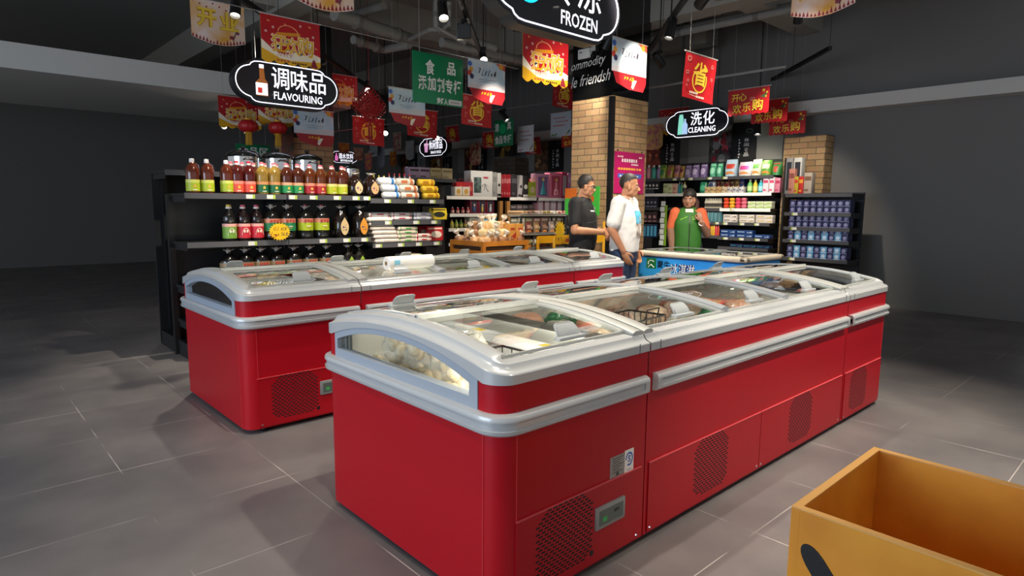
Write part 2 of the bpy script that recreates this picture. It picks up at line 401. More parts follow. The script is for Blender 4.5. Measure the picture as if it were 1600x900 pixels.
    # window in the free end
    if end:
        def yv(u): return u*(h-.105)
        g = G(); n = 28; e = sgn*(X+.004)
        top_o = []; top_i = []
        for k in range(n+1):
            u = -1+2*k/n; y = yv(u); top_o.append((y, arc_b(y/h)))
            yi = -.455 + (.455+.478)*k/n; top_i.append((yi, arc_w((yi-.01)/h)))
        lo = top_o + [(yv(1), .728), (yv(-1), .728)]; li = top_i + [(.478, .766), (-.455, .766)]
        N = len(lo)
        def ring(loopa, loopb, xa, xb, m):
            vs = [(xa, *p) for p in loopa] + [(xb, *p) for p in loopb]
            g.add(vs, [(i, (i+1) % N, N+(i+1) % N, N+i) for i in range(N)], m)
        ring(lo, li, e, e, GREYPL); ring(li, li, e, e-sgn*.04, GREYPL); ring(lo, lo, e, e-sgn*.03, GREYPL)
        ef = g.done('end_frame', T)
        g = G(); xx = e-sgn*.02; g.add([(xx, *p) for p in li], [list(range(N))], PANE); g.done('end_window', T, smooth=0)
        g = G()
        for yy in (.448, .418): g.box((e-sgn*.032, yy, .80), (.012, .012, .07), FRAMEGREY)
        g.done('window_post', T)
    g = G(); g.box((0, -h+.085, .845), (L-.3, .016, .012), mat('#fff4dc', .4, emit=5)); led = g.done('light_strip', T)
    dl = bpy.data.lights.new('strip_light', 'AREA'); dl.shape = 'RECTANGLE'; dl.size = L-.3; dl.size_y = .02; dl.energy = led_w*L; dl.color = (1, .93, .80); lo = bpy.data.objects.new('strip_light', dl); COL.objects.link(lo); lo.parent = T; lo.location = (0, -h+.10, .835); lo.rotation_euler = (PI*.30, 0, 0)
    # lids
    inner_a = -X+(.075 if end == 'left' else .066); inner_b = X-(.075 if end == 'right' else .066)
    wl = (inner_b-inner_a)/lids
    for i in range(lids):
        xa, xb = inner_a+wl*i+(.02 if i else 0), inner_a+wl*(i+1)-(.02 if i < lids-1 else 0)
        for sd in (-1, 1):
            up = .017 if sd < 0 else .026
            ya, yb = (-h+.078, .03) if sd < 0 else (-.03, h-.078)
            zz = lambda y: arc_s(y/h)+up
            g = G(); g.grid(lambda u, v: (xa+(xb-xa)*u, ya+(yb-ya)*v, zz(ya+(yb-ya)*v)), 1, 12, GLASS)
            lid = g.done('lid', T)
            f = G()
            for xs in (xa+.009, xb-.009):
                section_sweep(f, [[(xs+dx, ya+(yb-ya)*k/12, zz(ya+(yb-ya)*k/12)+dz) for dx, dz in ((-.009, -.006), (-.009, .006), (.009, .006), (.009, -.006))] for k in range(13)], RAIL, True)
            ymid = yb if sd < 0 else ya
            f.box(((xa+xb)/2, ymid, zz(ymid)+.002), (xb-xa, .022, .018), RAIL)
            yed = ya if sd < 0 else yb
            f.box(((xa+xb)/2, yed, zz(yed)-.002), (xb-xa, .010, .010), RAIL)
            f.done('lid_frame', lid)
            hx = (xa+xb)/2 + (.0 if lids > 1 else (.03 if sd < 0 else -.05)); hy = yed-sd*.035; hz = zz(hy)
            k = G(); n_ = 12; hh = .052
            def hp(u, v):      # upright curved grip with rounded upper corners
                w_ = .056*(1 if v < .6 else math.sqrt(max(0, 1-((v-.6)/.4)**2*.35))); return (hx+(2*u-1)*w_, hy+sd*(.012-.035*v*v), hz+.004+hh*v)
            for o_ in (0, .006): k.grid(lambda u, v: (lambda p: (p[0], p[1]+sd*o_, p[2]))(hp(u, v)), 6, 8, SMOKE)
            k.tube([hp(0, .1), hp(0, .6), hp(0, .9), hp(.1, 1), hp(.5, 1), hp(.9, 1), hp(1, .9), hp(1, .6), hp(1, .1)], .004, SMOKE, 6)
            k.rbox((hx, hy+sd*.018, hz+.008), (.145, .034, .014), .004, SMOKE)
            k.done('handle', lid)
    # dividers between lids
    if lids > 1:
        for i in range(1, lids):
            g = G(); arch(inner_a+wl*i, .075, mat('#8d9296', .35, .2), up=.03, th=.03, ya=-h+.075, yb=h-.075, gg=g); g.done('lid_divider', T)
    # service panels on the front
    def slots(gg, cx, w=.315, z0=.07, z1=.345):
        rows = 22; dz = (z1-z0)/rows; dx = .0285
        for r in range(rows):
            z = z0+dz*(r+.5); v = (r+.5)/rows
            cut = .055*max(0, (abs(v-.5)-.34)/.16)
            k0 = int(w/dx)
            for q in range(k0+1):
                x = cx-w/2+(q+.5*(r % 2))*dx
                if x-.011 < cx-w/2+cut or x+.011 > cx+w/2-cut: continue
                gg.prism([(x-.0105, z-.0012), (x-.008, z-.0036), (x+.008, z-.0036), (x+.0105, z-.0012), (x+.0105, z+.0012), (x+.008, z+.0036), (x-.008, z+.0036), (x-.0105, z+.0012)], -h-.0049, -h-.0055, SLOT, 'y')
    for xa, xb, gc, disp in panels:
        xa, xb = xa-(x0+x1)/2, xb-(x0+x1)/2
        g = G(); g.box(((xa+xb)/2, -h-.002, .192), (xb-xa, .006, .306), RED)
        g.box(((xa+xb)/2, -h-.004, .3455), (xb-xa, .008, .003), mat('#d8545a', .3)); pn = g.done('service_panel', T)  # paler red strip paints a highlight along the panel's top edge
        g = G()
        for q in ((xa+.02, .055), (xb-.02, .055)): g.lathe([(0, .004), (.005, .003), (.006, 0)], CHROME, 8, Matrix.Translation((q[0], -h-.005, q[1])) @ Matrix.Rotation(PI/2, 4, 'X'))
        g.done('screw', pn)
        g = G(); slots(g, gc-(x0+x1)/2); g.done('grille', pn, smooth=0)
        if disp:
            cx = disp-(x0+x1)/2
            g = G(); g.rbox((cx, -h-.006, .213), (.18, .016, .092), .006, FRAMEGREY); dp = g.done('control_display', T)
            g = G(); g.box((cx, -h-.0145, .213), (.145, .002, .060), mat('#56615c', .2)); g.box((cx-.04, -h-.0158, .205), (.025, .001, .018), mat('#3fae5c', .4)); g.box((cx+.03, -h-.0158, .222), (.03, .001, .012), mat('#22282a', .4)); g.done('screen', dp)
            g = G(); g.lathe([(.0, .001), (.012, .001), (.012, 0)], BLACK, 14, Matrix.Translation((cx-.105, -h-.005, .085)) @ Matrix.Rotation(PI/2, 4, 'X')); g.done('drain_plug', T)
    # feet
    for sx in (-1, 1):
        for sy in (-1, 1):
            g = G(); g.lathe([(0, 0), (.025, 0), (.028, .006), (.014, .01), (.012, .032)], DARK, 12, Matrix.Translation((sx*(X-.12), sy*(h-.05), 0))); g.done('foot', T)
    return T
YA, YB = 1.455, 3.77
fa1 = freezer('island_freezer', 1.285, 2.085, YA, 'left', 'red end freezer with an arched side window, nearest in the front row', 1, panels=((1.36, 2.06, 1.607, 1.86),), floor=.46, led_w=11)
fa2 = freezer('island_freezer', 2.092, 4.222, YA, None, 'long red middle freezer of the front row with green trays and meat', 3, panels=((2.115, 3.105, 2.62, None), (3.11, 4.20, 3.60, None)))
fa3 = freezer('island_freezer', 4.229, 4.99, YA, 'right', 'red end freezer at the far end of the front row', 1, panels=((4.25, 4.92, 4.5, None),))
fb1 = freezer('island_freezer', 1.300, 2.080, YB, 'left', 'red end freezer at the near end of the back row by the oil bottles', 1, panels=((1.37, 2.06, 1.607, 1.86),))
fb2 = freezer('island_freezer', 2.087, 4.217, YB, None, 'long red middle freezer of the back row carrying a white bag roll', 3, panels=((2.11, 3.10, 2.62, None), (3.11, 4.19, 3.60, None)))
fb3 = freezer('island_freezer', 4.224, 4.985, YB, 'right', 'red end freezer at the far end of the back row beside the man in white', 1, panels=((4.25, 4.92, 4.5, None),))
# label stickers on the nearest unit
def sticker_plate():
    cx, cy = (1.285+2.085)/2, YA+FW/2
    g = G(); y = -FW/2-.0012
    g.box((1.905-cx, y, .391), (.09, .002, .086), mat('#8f8c88', .45))
    for i in range(7): g.box((1.905-cx-.004*(i % 3), y-.0013, .425-.0095*i), (.066-.012*(i % 3), .0006, .0026), mat('#3c3a39', .6))
    g.add([(1.905-cx-.012, y-.0014, .353), (1.905-cx+.012, y-.0014, .353), (1.905-cx, y-.0014, .372)], [(0, 1, 2)], mat('#3c3a39', .6))
    o = g.done('rating_plate', fa1, smooth=0); o['label'] = 'grey rating plate with fine print'
    g = G(); g.box((1.979-cx, y, .391), (.058, .002, .096), WHITE)
    g.grid(lambda u, v: (1.979-cx+(.017+.007*v)*math.cos(-2.1+5.3*u), y-.0014, .400+(.021+.008*v)*math.sin(-2.1+5.3*u)), 24, 1, mat('#1f5fb0', .4))
    write(g, 'S', 1.979-cx-.009, .387, .018, .028, mat('#1f5fb0', .4), y-.0016, bold=.03)
    g.box((1.979-cx, y-.0013, .356), (.030, .0006, .003), mat('#8793a5', .5))
    o = g.done('quality_mark', fa1, smooth=0); o['label'] = 'white sticker with a blue letter S in a ring'
sticker_plate()
# ================================================================== lamps, tracks, pipes
D45 = Vector((1, 1, 0)).normalized()
def track_px(px, py, back, fwd, label):
    c = P(px, py, z=TRACKZ); return track(c-D45*back, c+D45*fwd, label)
track_px(756, 95, 5.0, .35, 'black lighting track ending above the pale banner beside the green counter sign')
track_px(1020, 70, 3.6, .9, 'black lighting track running past the brick pillar top')
track_px(560, 125, 4.5, 3.5, 'black lighting track passing behind the seasoning sign to the red knot')
track_px(1200, 128, 2.2, 1.4, 'black lighting track above the red happy-shopping banners')
track_px(905, 180, 1.6, 2.6, 'far black lighting track left of the brick pillar')
LZ = TRACKZ-.16
def L(px, py, tgt, label, z=LZ, **k): return spot(P(px, py, z=z), tgt, label, **k)
L(692, 18, (3.2, 3.9, 1.0), 'track lamp tilted down, nearest on the track left of the frozen-food sign', color=(1, .90, .76))
L(755, 90, P(760, 110, y=6.1), 'glaring track lamp just above the pale banner by the green sign', watts=60)
L(1048, 47, (5.4, 4.2, 1.2), 'lit cylinder lamp on the track right of the frozen-food sign', size=50, watts=260)
L(1100, -2, P(925, 220, x=6.45), 'cylinder lamp at the upper edge, aimed back at the brick pillar', watts=230, size=40)
L(574, 139, P(590, 200, y=8.0), 'glaring track lamp above the red knot ornament', watts=220)
L(498, 97, P(385, 100, y=7.2), 'track lamp peeping out at the corner of the large red banner', watts=420, size=32)
L(368, 12, (1.9, 5.8, 1.3), 'glaring lamp above the orange and gold banner', watts=230, size=55)
L(603, 207,  P(560, 300, y=7.6), 'small distant lamp between red banners near the round beverage sign', watts=80, z=2.75)
L(682, 215, P(760, 290, y=7.6), 'small distant lamp just above the snack food sign', watts=160, z=2.75)
L(788, 182, P(860, 285, y=7.6), 'small distant lamp above the green counter sign with a disc', watts=160, z=2.95)
L(1184, 202, P(1180, 300, x=9.4), 'small lit lamp below the happy-shopping banners', watts=120, size=50, z=2.62)
L(1030, 95, P(1150, 300, x=9.5), 'dark lamp hanging beside the glaring white poster', watts=260, size=40)
L(1210, 150, P(1200, 260, x=9.5), 'dark lamp on the track behind the red happy-shopping banner', watts=160, size=50)
L(352, 196, (1.2, 7.5, 1.0), 'small lamp by the red lantern at the far end of the aisle', watts=60, z=2.75)
spot(P(725, 50, z=LZ), P(700, 300, z=1.0), 'square black flood lamp hanging edge-on below the track', box=True)
# added lamps over the aisles that brighten freezers, shelves and people
for i, (x, y, tx, ty, w) in enumerate([(3.0, 2.4, 2.9, 1.95, 260), (.9, 1.3, 1.45, 2.2, 150), (2.3, -.7, 2.0, 1.5, 50), (4.1, .0, 3.9, 1.45, 560), (5.2, 1.0, 4.8, 1.6, 260), (1.4, 3.2, 1.9, 4.3, 200), (3.9, 3.0, 3.5, 4.0, 300), (5.6, 2.2, 6.7, 4.1, 260), (2.6, 4.4, 2.7, 5.9, 430), (4.3, 4.6, 4.2, 6.0, 260), (-.5, 2.6, .6, 2.4, 120), (5.2, 5.6, 5.6, 6.4, 200), (6.6, 5.4, 6.6, 7.2, 200), (7.6, 3.4, 9.4, 4.4, 240), (3.5, 2.6, 5.45, 4.3, 500), (5.2, 1.6, 7.0, 4.2, 260), (2.3, 1.75, 1.9, 1.75, 230)]):
    spot((x, y, 3.62 if y < 4 else 3.5), (tx, ty, 1.4 if i > 13 and i < 16 else .9), 'added ceiling lamp over the aisle, lamp %s of its row' % ORD[i], watts=w)

PIPEM = mat('#8a867f', .6); PIPED = mat('#6e6a64', .6)
def pipe(pts, r, label, m=PIPEM, cat='pipe', name='ceiling_pipe', clips=True):
    T = thing(name, label, cat, pts[0]); o = Vector(pts[0]); g = G(); q = [Vector(p)-o for p in pts]; g.tube(q, r, m, 12); g.done('pipe_run', T)
    if clips and (q[-1]-q[0]).length > .8 and r > .02:
        for k in (.25, .75):
            c = q[0].lerp(q[1], k) if len(q) > 1 else q[0]; d = (q[1]-q[0]).normalized()
            g = G(); g.tube([c-d*.03, c+d*.03], r*1.22, PIPED, 12); g.tube([c, (c.x, c.y, ZC-o.z)], .006, PIPED, 6); g.done('pipe_clip', T)
    return T
def PZ(px, py, z): return P(px, py, z=z)
pipe([PZ(522, 22, 3.85), PZ(650, 64, 3.85)], .085, 'thick grey lagged pipe under the ceiling above the green sign')
pipe([PZ(552, 62, 3.75), PZ(600, 78, 3.75), PZ(640, 70, 3.75)], .06, 'bent grey pipe elbow behind the thick lagged pipe')
a = PZ(681, 42, 3.8); pipe([(a.x, a.y, ZC), a, a+Vector((.5, .0, -.12))], .035, 'slim vertical drain pipe left of the lamp track')
a = PZ(690, 48, 3.8); pipe([(a.x, a.y, ZC), a, a+Vector((.9, -.1, -.1))], .06, 'wide vertical pipe with a swept elbow left of the lamp track')
pipe([PZ(702, 2, 4.05), PZ(702, 38, 3.8), PZ(692, 46, 3.8), PZ(672, 46, 3.8), PZ(640, 62, 3.8)], .03, 'zigzag grey conduit behind the tilted track lamp')
pipe([PZ(1010, 62, 3.95), PZ(1250, 12, 3.95)], .05, 'grey pipe crossing the ceiling right of the frozen-food sign')
pipe([PZ(1012, 54, 4.05), PZ(1250, 4, 4.05)], .03, 'thin conduit running along above the grey ceiling pipe')
pipe([PZ(690, 66, 3.7), PZ(890, 112, 3.7)], .07, 'long grey pipe passing behind the happy go banner')
pipe([PZ(500, 10, 4.1), PZ(545, 25, 4.1), PZ(600, 8, 4.1)], .06, 'grey duct bend above the scalloped pale banner')
a, b = P(1014, 137, x=8.6), P(1228, 104, x=8.6); pipe([a, b], .018, 'pale thin rod crossing behind the single red banner', m=mat('#9b9a96', .4), clips=False)
a, b = P(590, 78, z=3.9), P(600, 0, z=3.9)
for i, (x0, y0, x1, y1, z0, z1, lb) in enumerate([(5.9, 2.2, 6.4, 2.7, 3.85, 4.25, 'square grey duct box above the frozen-food sign'), (9.3, 5.6, 9.6, 9.0, 4.0, 4.3, 'grey air duct running into the depth beside the far wall')]):
    T = thing('air_duct', lb, 'duct', ((x0+x1)/2, (y0+y1)/2, z0)); g = G(); g.box((0, 0, (z1-z0)/2), (x1-x0, y1-y0, z1-z0), PIPEM)
    n = 8
    g.done('duct_body', T, smooth=0)
    g = G()
    for k in range(n+1):
        if x1-x0 > y1-y0: g.box((-(x1-x0)/2+(x1-x0)*k/n, 0, (z1-z0)/2), (.03, y1-y0+.03, z1-z0+.03), PIPED)
        else: g.box((0, -(y1-y0)/2+(y1-y0)*k/n, (z1-z0)/2), (x1-x0+.03, .03, z1-z0+.03), PIPED)
    g.done('duct_flange', T, smooth=0)
    g = G()
    for sx in (-.4, .4): g.tube([((x1-x0)*sx, (y1-y0)*sx, z1-z0), ((x1-x0)*sx, (y1-y0)*sx, ZC-z0)], .008, PIPED, 6)
    g.done('hanger_rod', T)
# ================================================================== hanging signs and banners
GLOW = mat('#f4f3ff', .4, emit=1.6); SIGNF = mat('#25252d', .32, coat=.2); SIGNC = mat('#2c2c2f', .35)
YEL = mat('#e2a91c', .5); YELB = mat('#f0c83c', .5); BRED = mat('#b3141c', .45); BRED2 = mat('#8d0d14', .5); CREAM = mat('#efe3cc', .55); PALE = mat('#c5cfd8', .5); INK = mat('#2a2024', .6)
def cartouche(s=1.0, inset=0.0):
    hw, hh, r = .42, .25-inset, .195-inset
    q = [(0, hh), (.33, hh), (.385, hh-.006), (.42, hh-.025), (.437, hh-.05)]
    c = .43
    a0 = math.asin(min(1, (hh-.06)/r)) if (hh-.06) < r else 1.35
    q += [(c+r*math.cos(a0-(2*a0)*k/14), r*math.sin(a0-(2*a0)*k/14)) for k in range(15)]
    q += [(.437, -(hh-.05)), (.42, -(hh-.025)), (.385, -(hh-.006)), (.33, -hh), (0, -hh)]
    left = [(-x, z) for x, z in q[::-1]][1:-1]
    return [(x*s, z*s) for x, z in q+left]
def cart_sign(name, label, c, rz, s, cn, en, cnb, enb, icon):
    T = thing(name, label, 'sign', c, rz, 'black illuminated category signs')
    g = G(); o = cartouche(s); g.prism(o, -.06, .06, SIGNC, 'y'); g.prism(cartouche(s, .008), -.064, -.06, SIGNF, 'y'); g.done('sign_case', T, smooth=30)
    g = G(); g.tube([(x, -.066, z) for x, z in cartouche(s, .03)], .0056*s, GLOW, 6, True); g.done('light_outline', T)
    g = G(); n = len(cn)
    for i, ch in enumerate(cn):
        w = (cnb[1]-cnb[0])/n; write(g, ch, (cnb[0]+w*i+w*.05)*s, cnb[2]*s, w*.90*s, (cnb[3]-cnb[2])*s, GLOW, -.0655, bold=.006)
    write(g, en, enb[0]*s, enb[2]*s, (enb[1]-enb[0])*s, (enb[3]-enb[2])*s, GLOW, -.0655, bold=.008); g.done('lettering', T, smooth=0)
    g = G(); icon(g, s); g.done('icon', T, smooth=0)
    g = G()
    for x in (-.35*s, .35*s): g.tube([(x, 0, .2*s), (x, 0, ZC-c[2])], .006, DARK, 6)
    g.done('hanging_rod', T); return T
def ic_bottle(g, s):
    y0 = -.0655; A = lambda poly, m, d: g.prism([(x*s, z*s) for x, z in poly], y0-d, y0, m, 'y')
    A([(-.375, -.15), (-.245, -.15), (-.245, .0), (-.275, .04), (-.285, .17), (-.335, .17), (-.335, .04), (-.375, .0)], mat('#b5692f', .5, emit=.35), .001)
    A([(-.335, .15), (-.285, .15), (-.285, .19), (-.335, .19)], GLOW, .002); A([(-.38, -.14), (-.25, -.14), (-.25, -.01), (-.38, -.01)], GLOW, .002); A([(-.36, -.12), (-.31, -.12), (-.31, -.06), (-.36, -.06)], mat('#d8362c', .5, emit=.6), .003)
def ic_snow(g, s):
    y0 = -.0655; cy = mat('#19c8ee', .4, emit=1.3)
    g.prism([((-.30+.125*math.cos(a*PI/16))*s, (.02+.125*math.sin(a*PI/16))*s) for a in range(32)], y0-.001, y0, cy, 'y')
    for k in range(6):
        a = PI*k/3+.2; d = Vector((math.cos(a), math.sin(a))); e = Vector((-d.y, d.x)); c = Vector((-.30, .02))
        g.tube([((c.x)*s, y0-.002, c.y*s), ((c.x+d.x*.09)*s, y0-.002, (c.y+d.y*.09)*s)], .009*s, GLOW, 6)
        for q in (-1, 1): p = c+d*.05; w = p+(d+e*q)*.03; g.tube([(p.x*s, y0-.002, p.y*s), (w.x*s, y0-.002, w.y*s)], .008*s, GLOW, 6)
def ic_clean(g, s):
    y0 = -.0655; A = lambda poly, m, d: g.prism([(x*s, z*s) for x, z in poly], y0-d, y0, m, 'y')
    A([(-.36, -.17), (-.24, -.17), (-.25, .10), (-.265, .17), (-.33, .17), (-.345, .10)], mat('#8fe6cf', .5, emit=.8), .001)
    A([(-.27, -.17), (-.165, -.17), (-.165, -.01), (-.20, .04), (-.20, .09), (-.235, .09), (-.235, .04), (-.27, -.01)], mat('#a9c8f2', .5, emit=.9), .002)
def ic_cup(g, s):
    y0 = -.0655; A = lambda poly, m, d: g.prism([(x*s, z*s) for x, z in poly], y0-d, y0, m, 'y')
    A([(-.36, -.12), (-.24, -.12), (-.215, .06), (-.385, .06)], mat('#e3a4cf', .5, emit=.8), .001); A([(-.40, .06), (-.20, .06), (-.22, .11), (-.38, .11)], mat('#f0c2dd', .5, emit=.8), .002); A([(-.29, .11), (-.26, .11), (-.24, .2), (-.27, .2)], mat('#e3a4cf', .5, emit=.8), .001)
def ic_wine(g, s):
    y0 = -.0655
    g.prism([(x*s, z*s) for x, z in [(-.40, -.15), (-.27, -.15), (-.27, .03), (-.31, .07), (-.31, .15), (-.36, .15), (-.36, .07), (-.40, .03)]], y0-.001, y0, mat('#d86fb0', .5, emit=.9), 'y')
RY = -PI/2
cart_sign('hanging_sign', 'black lit sign reading FLAVOURING with a sauce bottle, above the oil shelf', (3.145, 7.3, 2.745), 0, 1.0, '调味品', 'FLAVOURING', (-.21, .46, -.05, .185), (-.18, .40, -.168, -.083), ic_bottle)
c = P(866, -3, y=3.06); cart_sign('hanging_sign', 'black lit sign reading FROZEN with a cyan snowflake disc, nearest overhead', c, 0, 1.0, '冷冻', 'FROZEN', (-.12, .42, -.05, .185), (.0, .37, -.175, -.083), ic_snow)
c = P(1091, 193, x=9.2); cart_sign('hanging_sign', 'black lit sign reading CLEANING with two bottles, over the detergent shelf', c, RY, .93, '洗化', 'CLEANING', (-.12, .36, -.035, .19), (-.15, .37, -.155, -.065), ic_clean)
c = P(680, 230, x=8.6); cart_sign('hanging_sign', 'small distant lit sign reading SNACK FOOD with a pink cup', c, RY, .88, '休闲食品', 'SNACK FOOD', (-.18, .42, -.06, .17), (-.10, .36, -.17, -.10), ic_cup)
c = P(535, 246, y=11.0); cart_sign('hanging_sign', 'small distant lit sign reading BEVERAGE with a pink bottle, behind the oil bottles', c, 0, .46, '酒水饮料', 'BEVERAGE', (-.24, .42, -.06, .15), (-.16, .38, -.17, -.09), ic_wine)

def ratX(p): r = ray(*p); return r.x/r.y
def ratY(p): r = ray(*p); return r.y/r.x
def disc(g, x, z, r, m, y, n=14): g.prism([(x+r*math.cos(2*PI*k/n), z+r*math.sin(2*PI*k/n)) for k in range(n)], y-.0006, y, m, 'y')
def scribble(g, x, z, w, h, m, y, seed=1, n=9, t=.006):
    r = random.Random(seed)
    for k in range(n):
        a = x+w*(k+.1)/n; b = x+w*(k+.9)/n
        g.prism([(a, z+h*r.random()*.5), (a+t*1.6, z+h*r.random()*.4), (b, z+h*(.5+.5*r.random())), (b-t*1.6, z+h*(.5+.5*r.random()))], y-.0006, y, m, 'y')
        if r.random() > .3: q = z+h*r.random(); g.span((a, y-.0006, q), (b, y, q+t), m)
def bars(g, x, z, w, m, y, seed=1, n=5, h=.012):
    r = random.Random(seed); c = x
    for k in range(n): d = w/n*(.55+.3*r.random()); g.span((c, y-.0006, z), (c+d, y, z+h), m); c += w/n
def scallop(w, h, z0, lobes, dep): # bottom edge from right to left
    out = []
    for k in range(lobes):
        for q in range(5):
            a = q/5; x = w*(1-(k+a)/lobes); out.append((x, z0-dep*math.sin(PI*a)-h*((k+a)/lobes-.5)*.0))
    return out+[(0, z0)]
def b_happy(W):      # red, gold characters, cloud foot
    H = W*.78; g = G(); t = G()
    g.prism([(0, 0), (W, 0)]+scallop(W, 0, -H*.90, 5, H*.07), -.002, 0, YEL, 'y')
    g.prism([(0, 0), (W, 0), (W, -H*.70), (W*.86, -H*.64), (W*.72, -H*.72), (W*.55, -H*.68), (W*.40, -H*.77), (W*.2, -H*.70), (0, -H*.50)], -.0026, -.002, BRED, 'y')
    g.prism([(W, -H*.70), (W*.86, -H*.64), (W*.72, -H*.72), (W*.55, -H*.68), (W*.40, -H*.77), (W*.2, -H*.70), (0, -H*.50), (0, -H*.68), (W*.12, -H*.74), (W*.3, -H*.84), (W*.5, -H*.86), (W*.7, -H*.84), (W, -H*.80)][::-1], -.0032, -.0026, CREAM, 'y')
    for i, (u, v) in enumerate([(.1, .10), (.2, .24), (.38, .12), (.66, .12), (.80, .08), (.88, .30), (.9, .5), (.08, .34)]):
        if i % 2: disc(g, W*u, -H*v, W*.022, mat('#d7a9a0', .5), -.0027, 7)
        else: g.prism([(W*u, -H*v), (W*(u+.06), -H*(v+.035)), (W*(u+.015), -H*(v+.045))], -.0033, -.0027, mat('#e39a5c', .5), 'y')
    g.prism([(W*.25, -H*.33), (W*.65, -H*.27), (W*.66, -H*.335), (W*.26, -H*.40)], -.0038, -.0033, mat('#dd8c1c', .5), 'y')
    g.tube([(W*(.45-.17*math.cos(a)), -.003, -H*(.31-.15*math.sin(a))) for a in [PI*k/10 for k in range(11)]], .005, mat('#e58e62', .5), 6)
    for ch, u0, u1, v0, v1 in (('狂', .16, .40, .72, .37), ('欢', .37, .62, .73, .39), ('购', .60, .88, .74, .33)):
        write(t, ch, W*u0-.006, -H*v0-.006, W*(u1-u0)+.012, H*(v0-v1)+.012, mat('#f6ead0', .5), -.0042, bold=.04); write(t, ch, W*u0, -H*v0, W*(u1-u0), H*(v0-v1), YEL, -.0050, bold=.012)
    write(t, 'HAPPY', W*.25, -H*.80, W*.28, H*.075, mat('#b3141c', .5), -.0052, bold=.05, shear=.2); write(t, 'HAPPY', W*.25, -H*.80, W*.28, H*.07, CREAM, -.0056, bold=.01, shear=.2); write(t, 'GO!', W*.63, -H*.785, W*.16, H*.075, CREAM, -.0056, bold=.01, shear=.2)
    bars(t, W*.25, -H*.90, W*.22, mat('#c8503a', .5), -.0040, 3, 4, .016); bars(t, W*.50, -H*.91, W*.26, INK, -.0040, 4, 6, .014)
    g.prism([(W*.82, -H*.93), (W*.88, -H*.72), (W*.95, -H*.95)], -.0048, -.004, mat('#8a2230', .5), 'y'); disc(g, W*.885, -H*.74, W*.03, mat('#e8d8c0', .5), -.0048, 8)
    return g, t, W, H
def b_save(W):       # red, gold character in a ring
    H = W*.74; g = G(); t = G()
    g.grid(lambda u, v: (W*u+.02*v*v*W, .035*math.sin(v*2.2)*v, -H*v-.04*v*v*H*u), 6, 10, BRED)
    S = lambda u, v: (W*u+.02*v*v*W, .035*math.sin(v*2.2)*v-.004, -H*v-.04*v*v*H*u)
    def poly(pts, m, d=0.0): g.add([(lambda p: (p[0], p[1]-d, p[2]))(S(u, v)) for u, v in pts], [list(range(len(pts)))], m)
    def ring(cu, cv, ru, rv, th, m, a0=0, a1=2*PI, n=24):
        vs = [S(cu+(ru+th*k)*math.cos(a0+(a1-a0)*i/n), cv+(rv+th*k)*math.sin(a0+(a1-a0)*i/n)) for i in range(n+1) for k in (0, 1)]
        g.add(vs, [(2*i, 2*i+1, 2*i+3, 2*i+2) for i in range(n)], m)
    ring(.5, .56, .20, .24, .035, YELB, -.5, PI+.5)
    for u, v, r in [(.12, .14, .07), (.86, .2, .05), (.1, .44, .05), (.14, .62, .04), (.88, .48, .04), (.12, .72, .03)]: ring(u, v, r*.4, r*.4, r*.6, mat('#c96a62', .5), n=10)
    for u, v in [(.85, .58), (.9, .64), (.84, .82), (.1, .78)]: poly([(u, v), (u+.05, v+.02), (u+.03, v+.06)], BRED2)
    write(t, '省', 0, 0, 1, 1, YELB, bold=.02, fn=lambda u, v: S(.27+.46*u, .68-.52*v))
    for k, (u, v) in enumerate([(.22, .83), (.42, .90)]): 
        for q in range(5): a = u+.055*q; t.add([S(a, v), S(a+.04, v), S(a+.04, v+.045), S(a, v+.045)], [(0, 1, 2, 3)], CREAM)
    t.add([S(.2, .90), S(.4, .92), S(.4, .93), S(.2, .91)], [(0, 1, 2, 3)], CREAM)
    return g, t, W, H
def b_pale(W):       # pale blue print over a red foot
    H = W*.86; g = G(); t = G()
    pm = bpy.data.materials.get('pale_print')
    if not pm:
        pm = mat('#cfd3d6', .45, noise_=('#a9c3d4', 3.1)); pm.name = 'pale_print'
    g.prism([(0, 0), (W, 0), (W, -H*.66), (W*.7, -H*.62), (0, -H*.66)], -.002, 0, pm, 'y')
    g.prism([(0, -H*.66), (W*.7, -H*.62), (W, -H*.66), (W, -H*.80), (W*.92, -H*.97), (W*.5, -H*.97), (W*.14, -H*.88), (W*.05, -H*.68)], -.002, 0, mat('#a01a22', .45), 'y')
    g.prism([(0, -H*.57), (W, -H*.50), (W, -H*.66), (0, -H*.66)], -.0026, -.002, mat('#c9c3c6', .5), 'y')
    g.prism([(W*.72, 0), (W, 0), (W, -H*.16), (W*.86, -H*.10)], -.0028, -.002, mat('#c0503a', .5), 'y'); disc(g, W*.88, -H*.07, W*.06, mat('#d9962e', .5), -.003, 10)
    for (u, v, c) in [(.05, .12, '#3b5fa8'), (.08, .24, '#d99a3a'), (.04, .33, '#b83a2e'), (.1, .40, '#2a2a5a')]: disc(g, W*u, -H*v, W*.055, mat(c, .5), -.0028, 7)
    scribble(t, W*.26, -H*.36, W*.5, H*.18, mat('#3c2a34', .5), -.0032, 5, 6, .008); bars(t, W*.28, -H*.44, W*.46, mat('#6d5a66', .5), -.0032, 2, 9, .006); bars(t, W*.32, -H*.49, W*.38, mat('#6d5a66', .5), -.0032, 3, 7, .006)
    scribble(t, W*.34, -H*.80, W*.30, H*.10, YEL, -.0032, 8, 4, .014); g.prism([(W*.60, -H*.76), (W*.72, -H*.76), (W*.62, -H*.95), (W*.57, -H*.92)], -.003, -.002, CREAM, 'y')
    return g, t, W, H
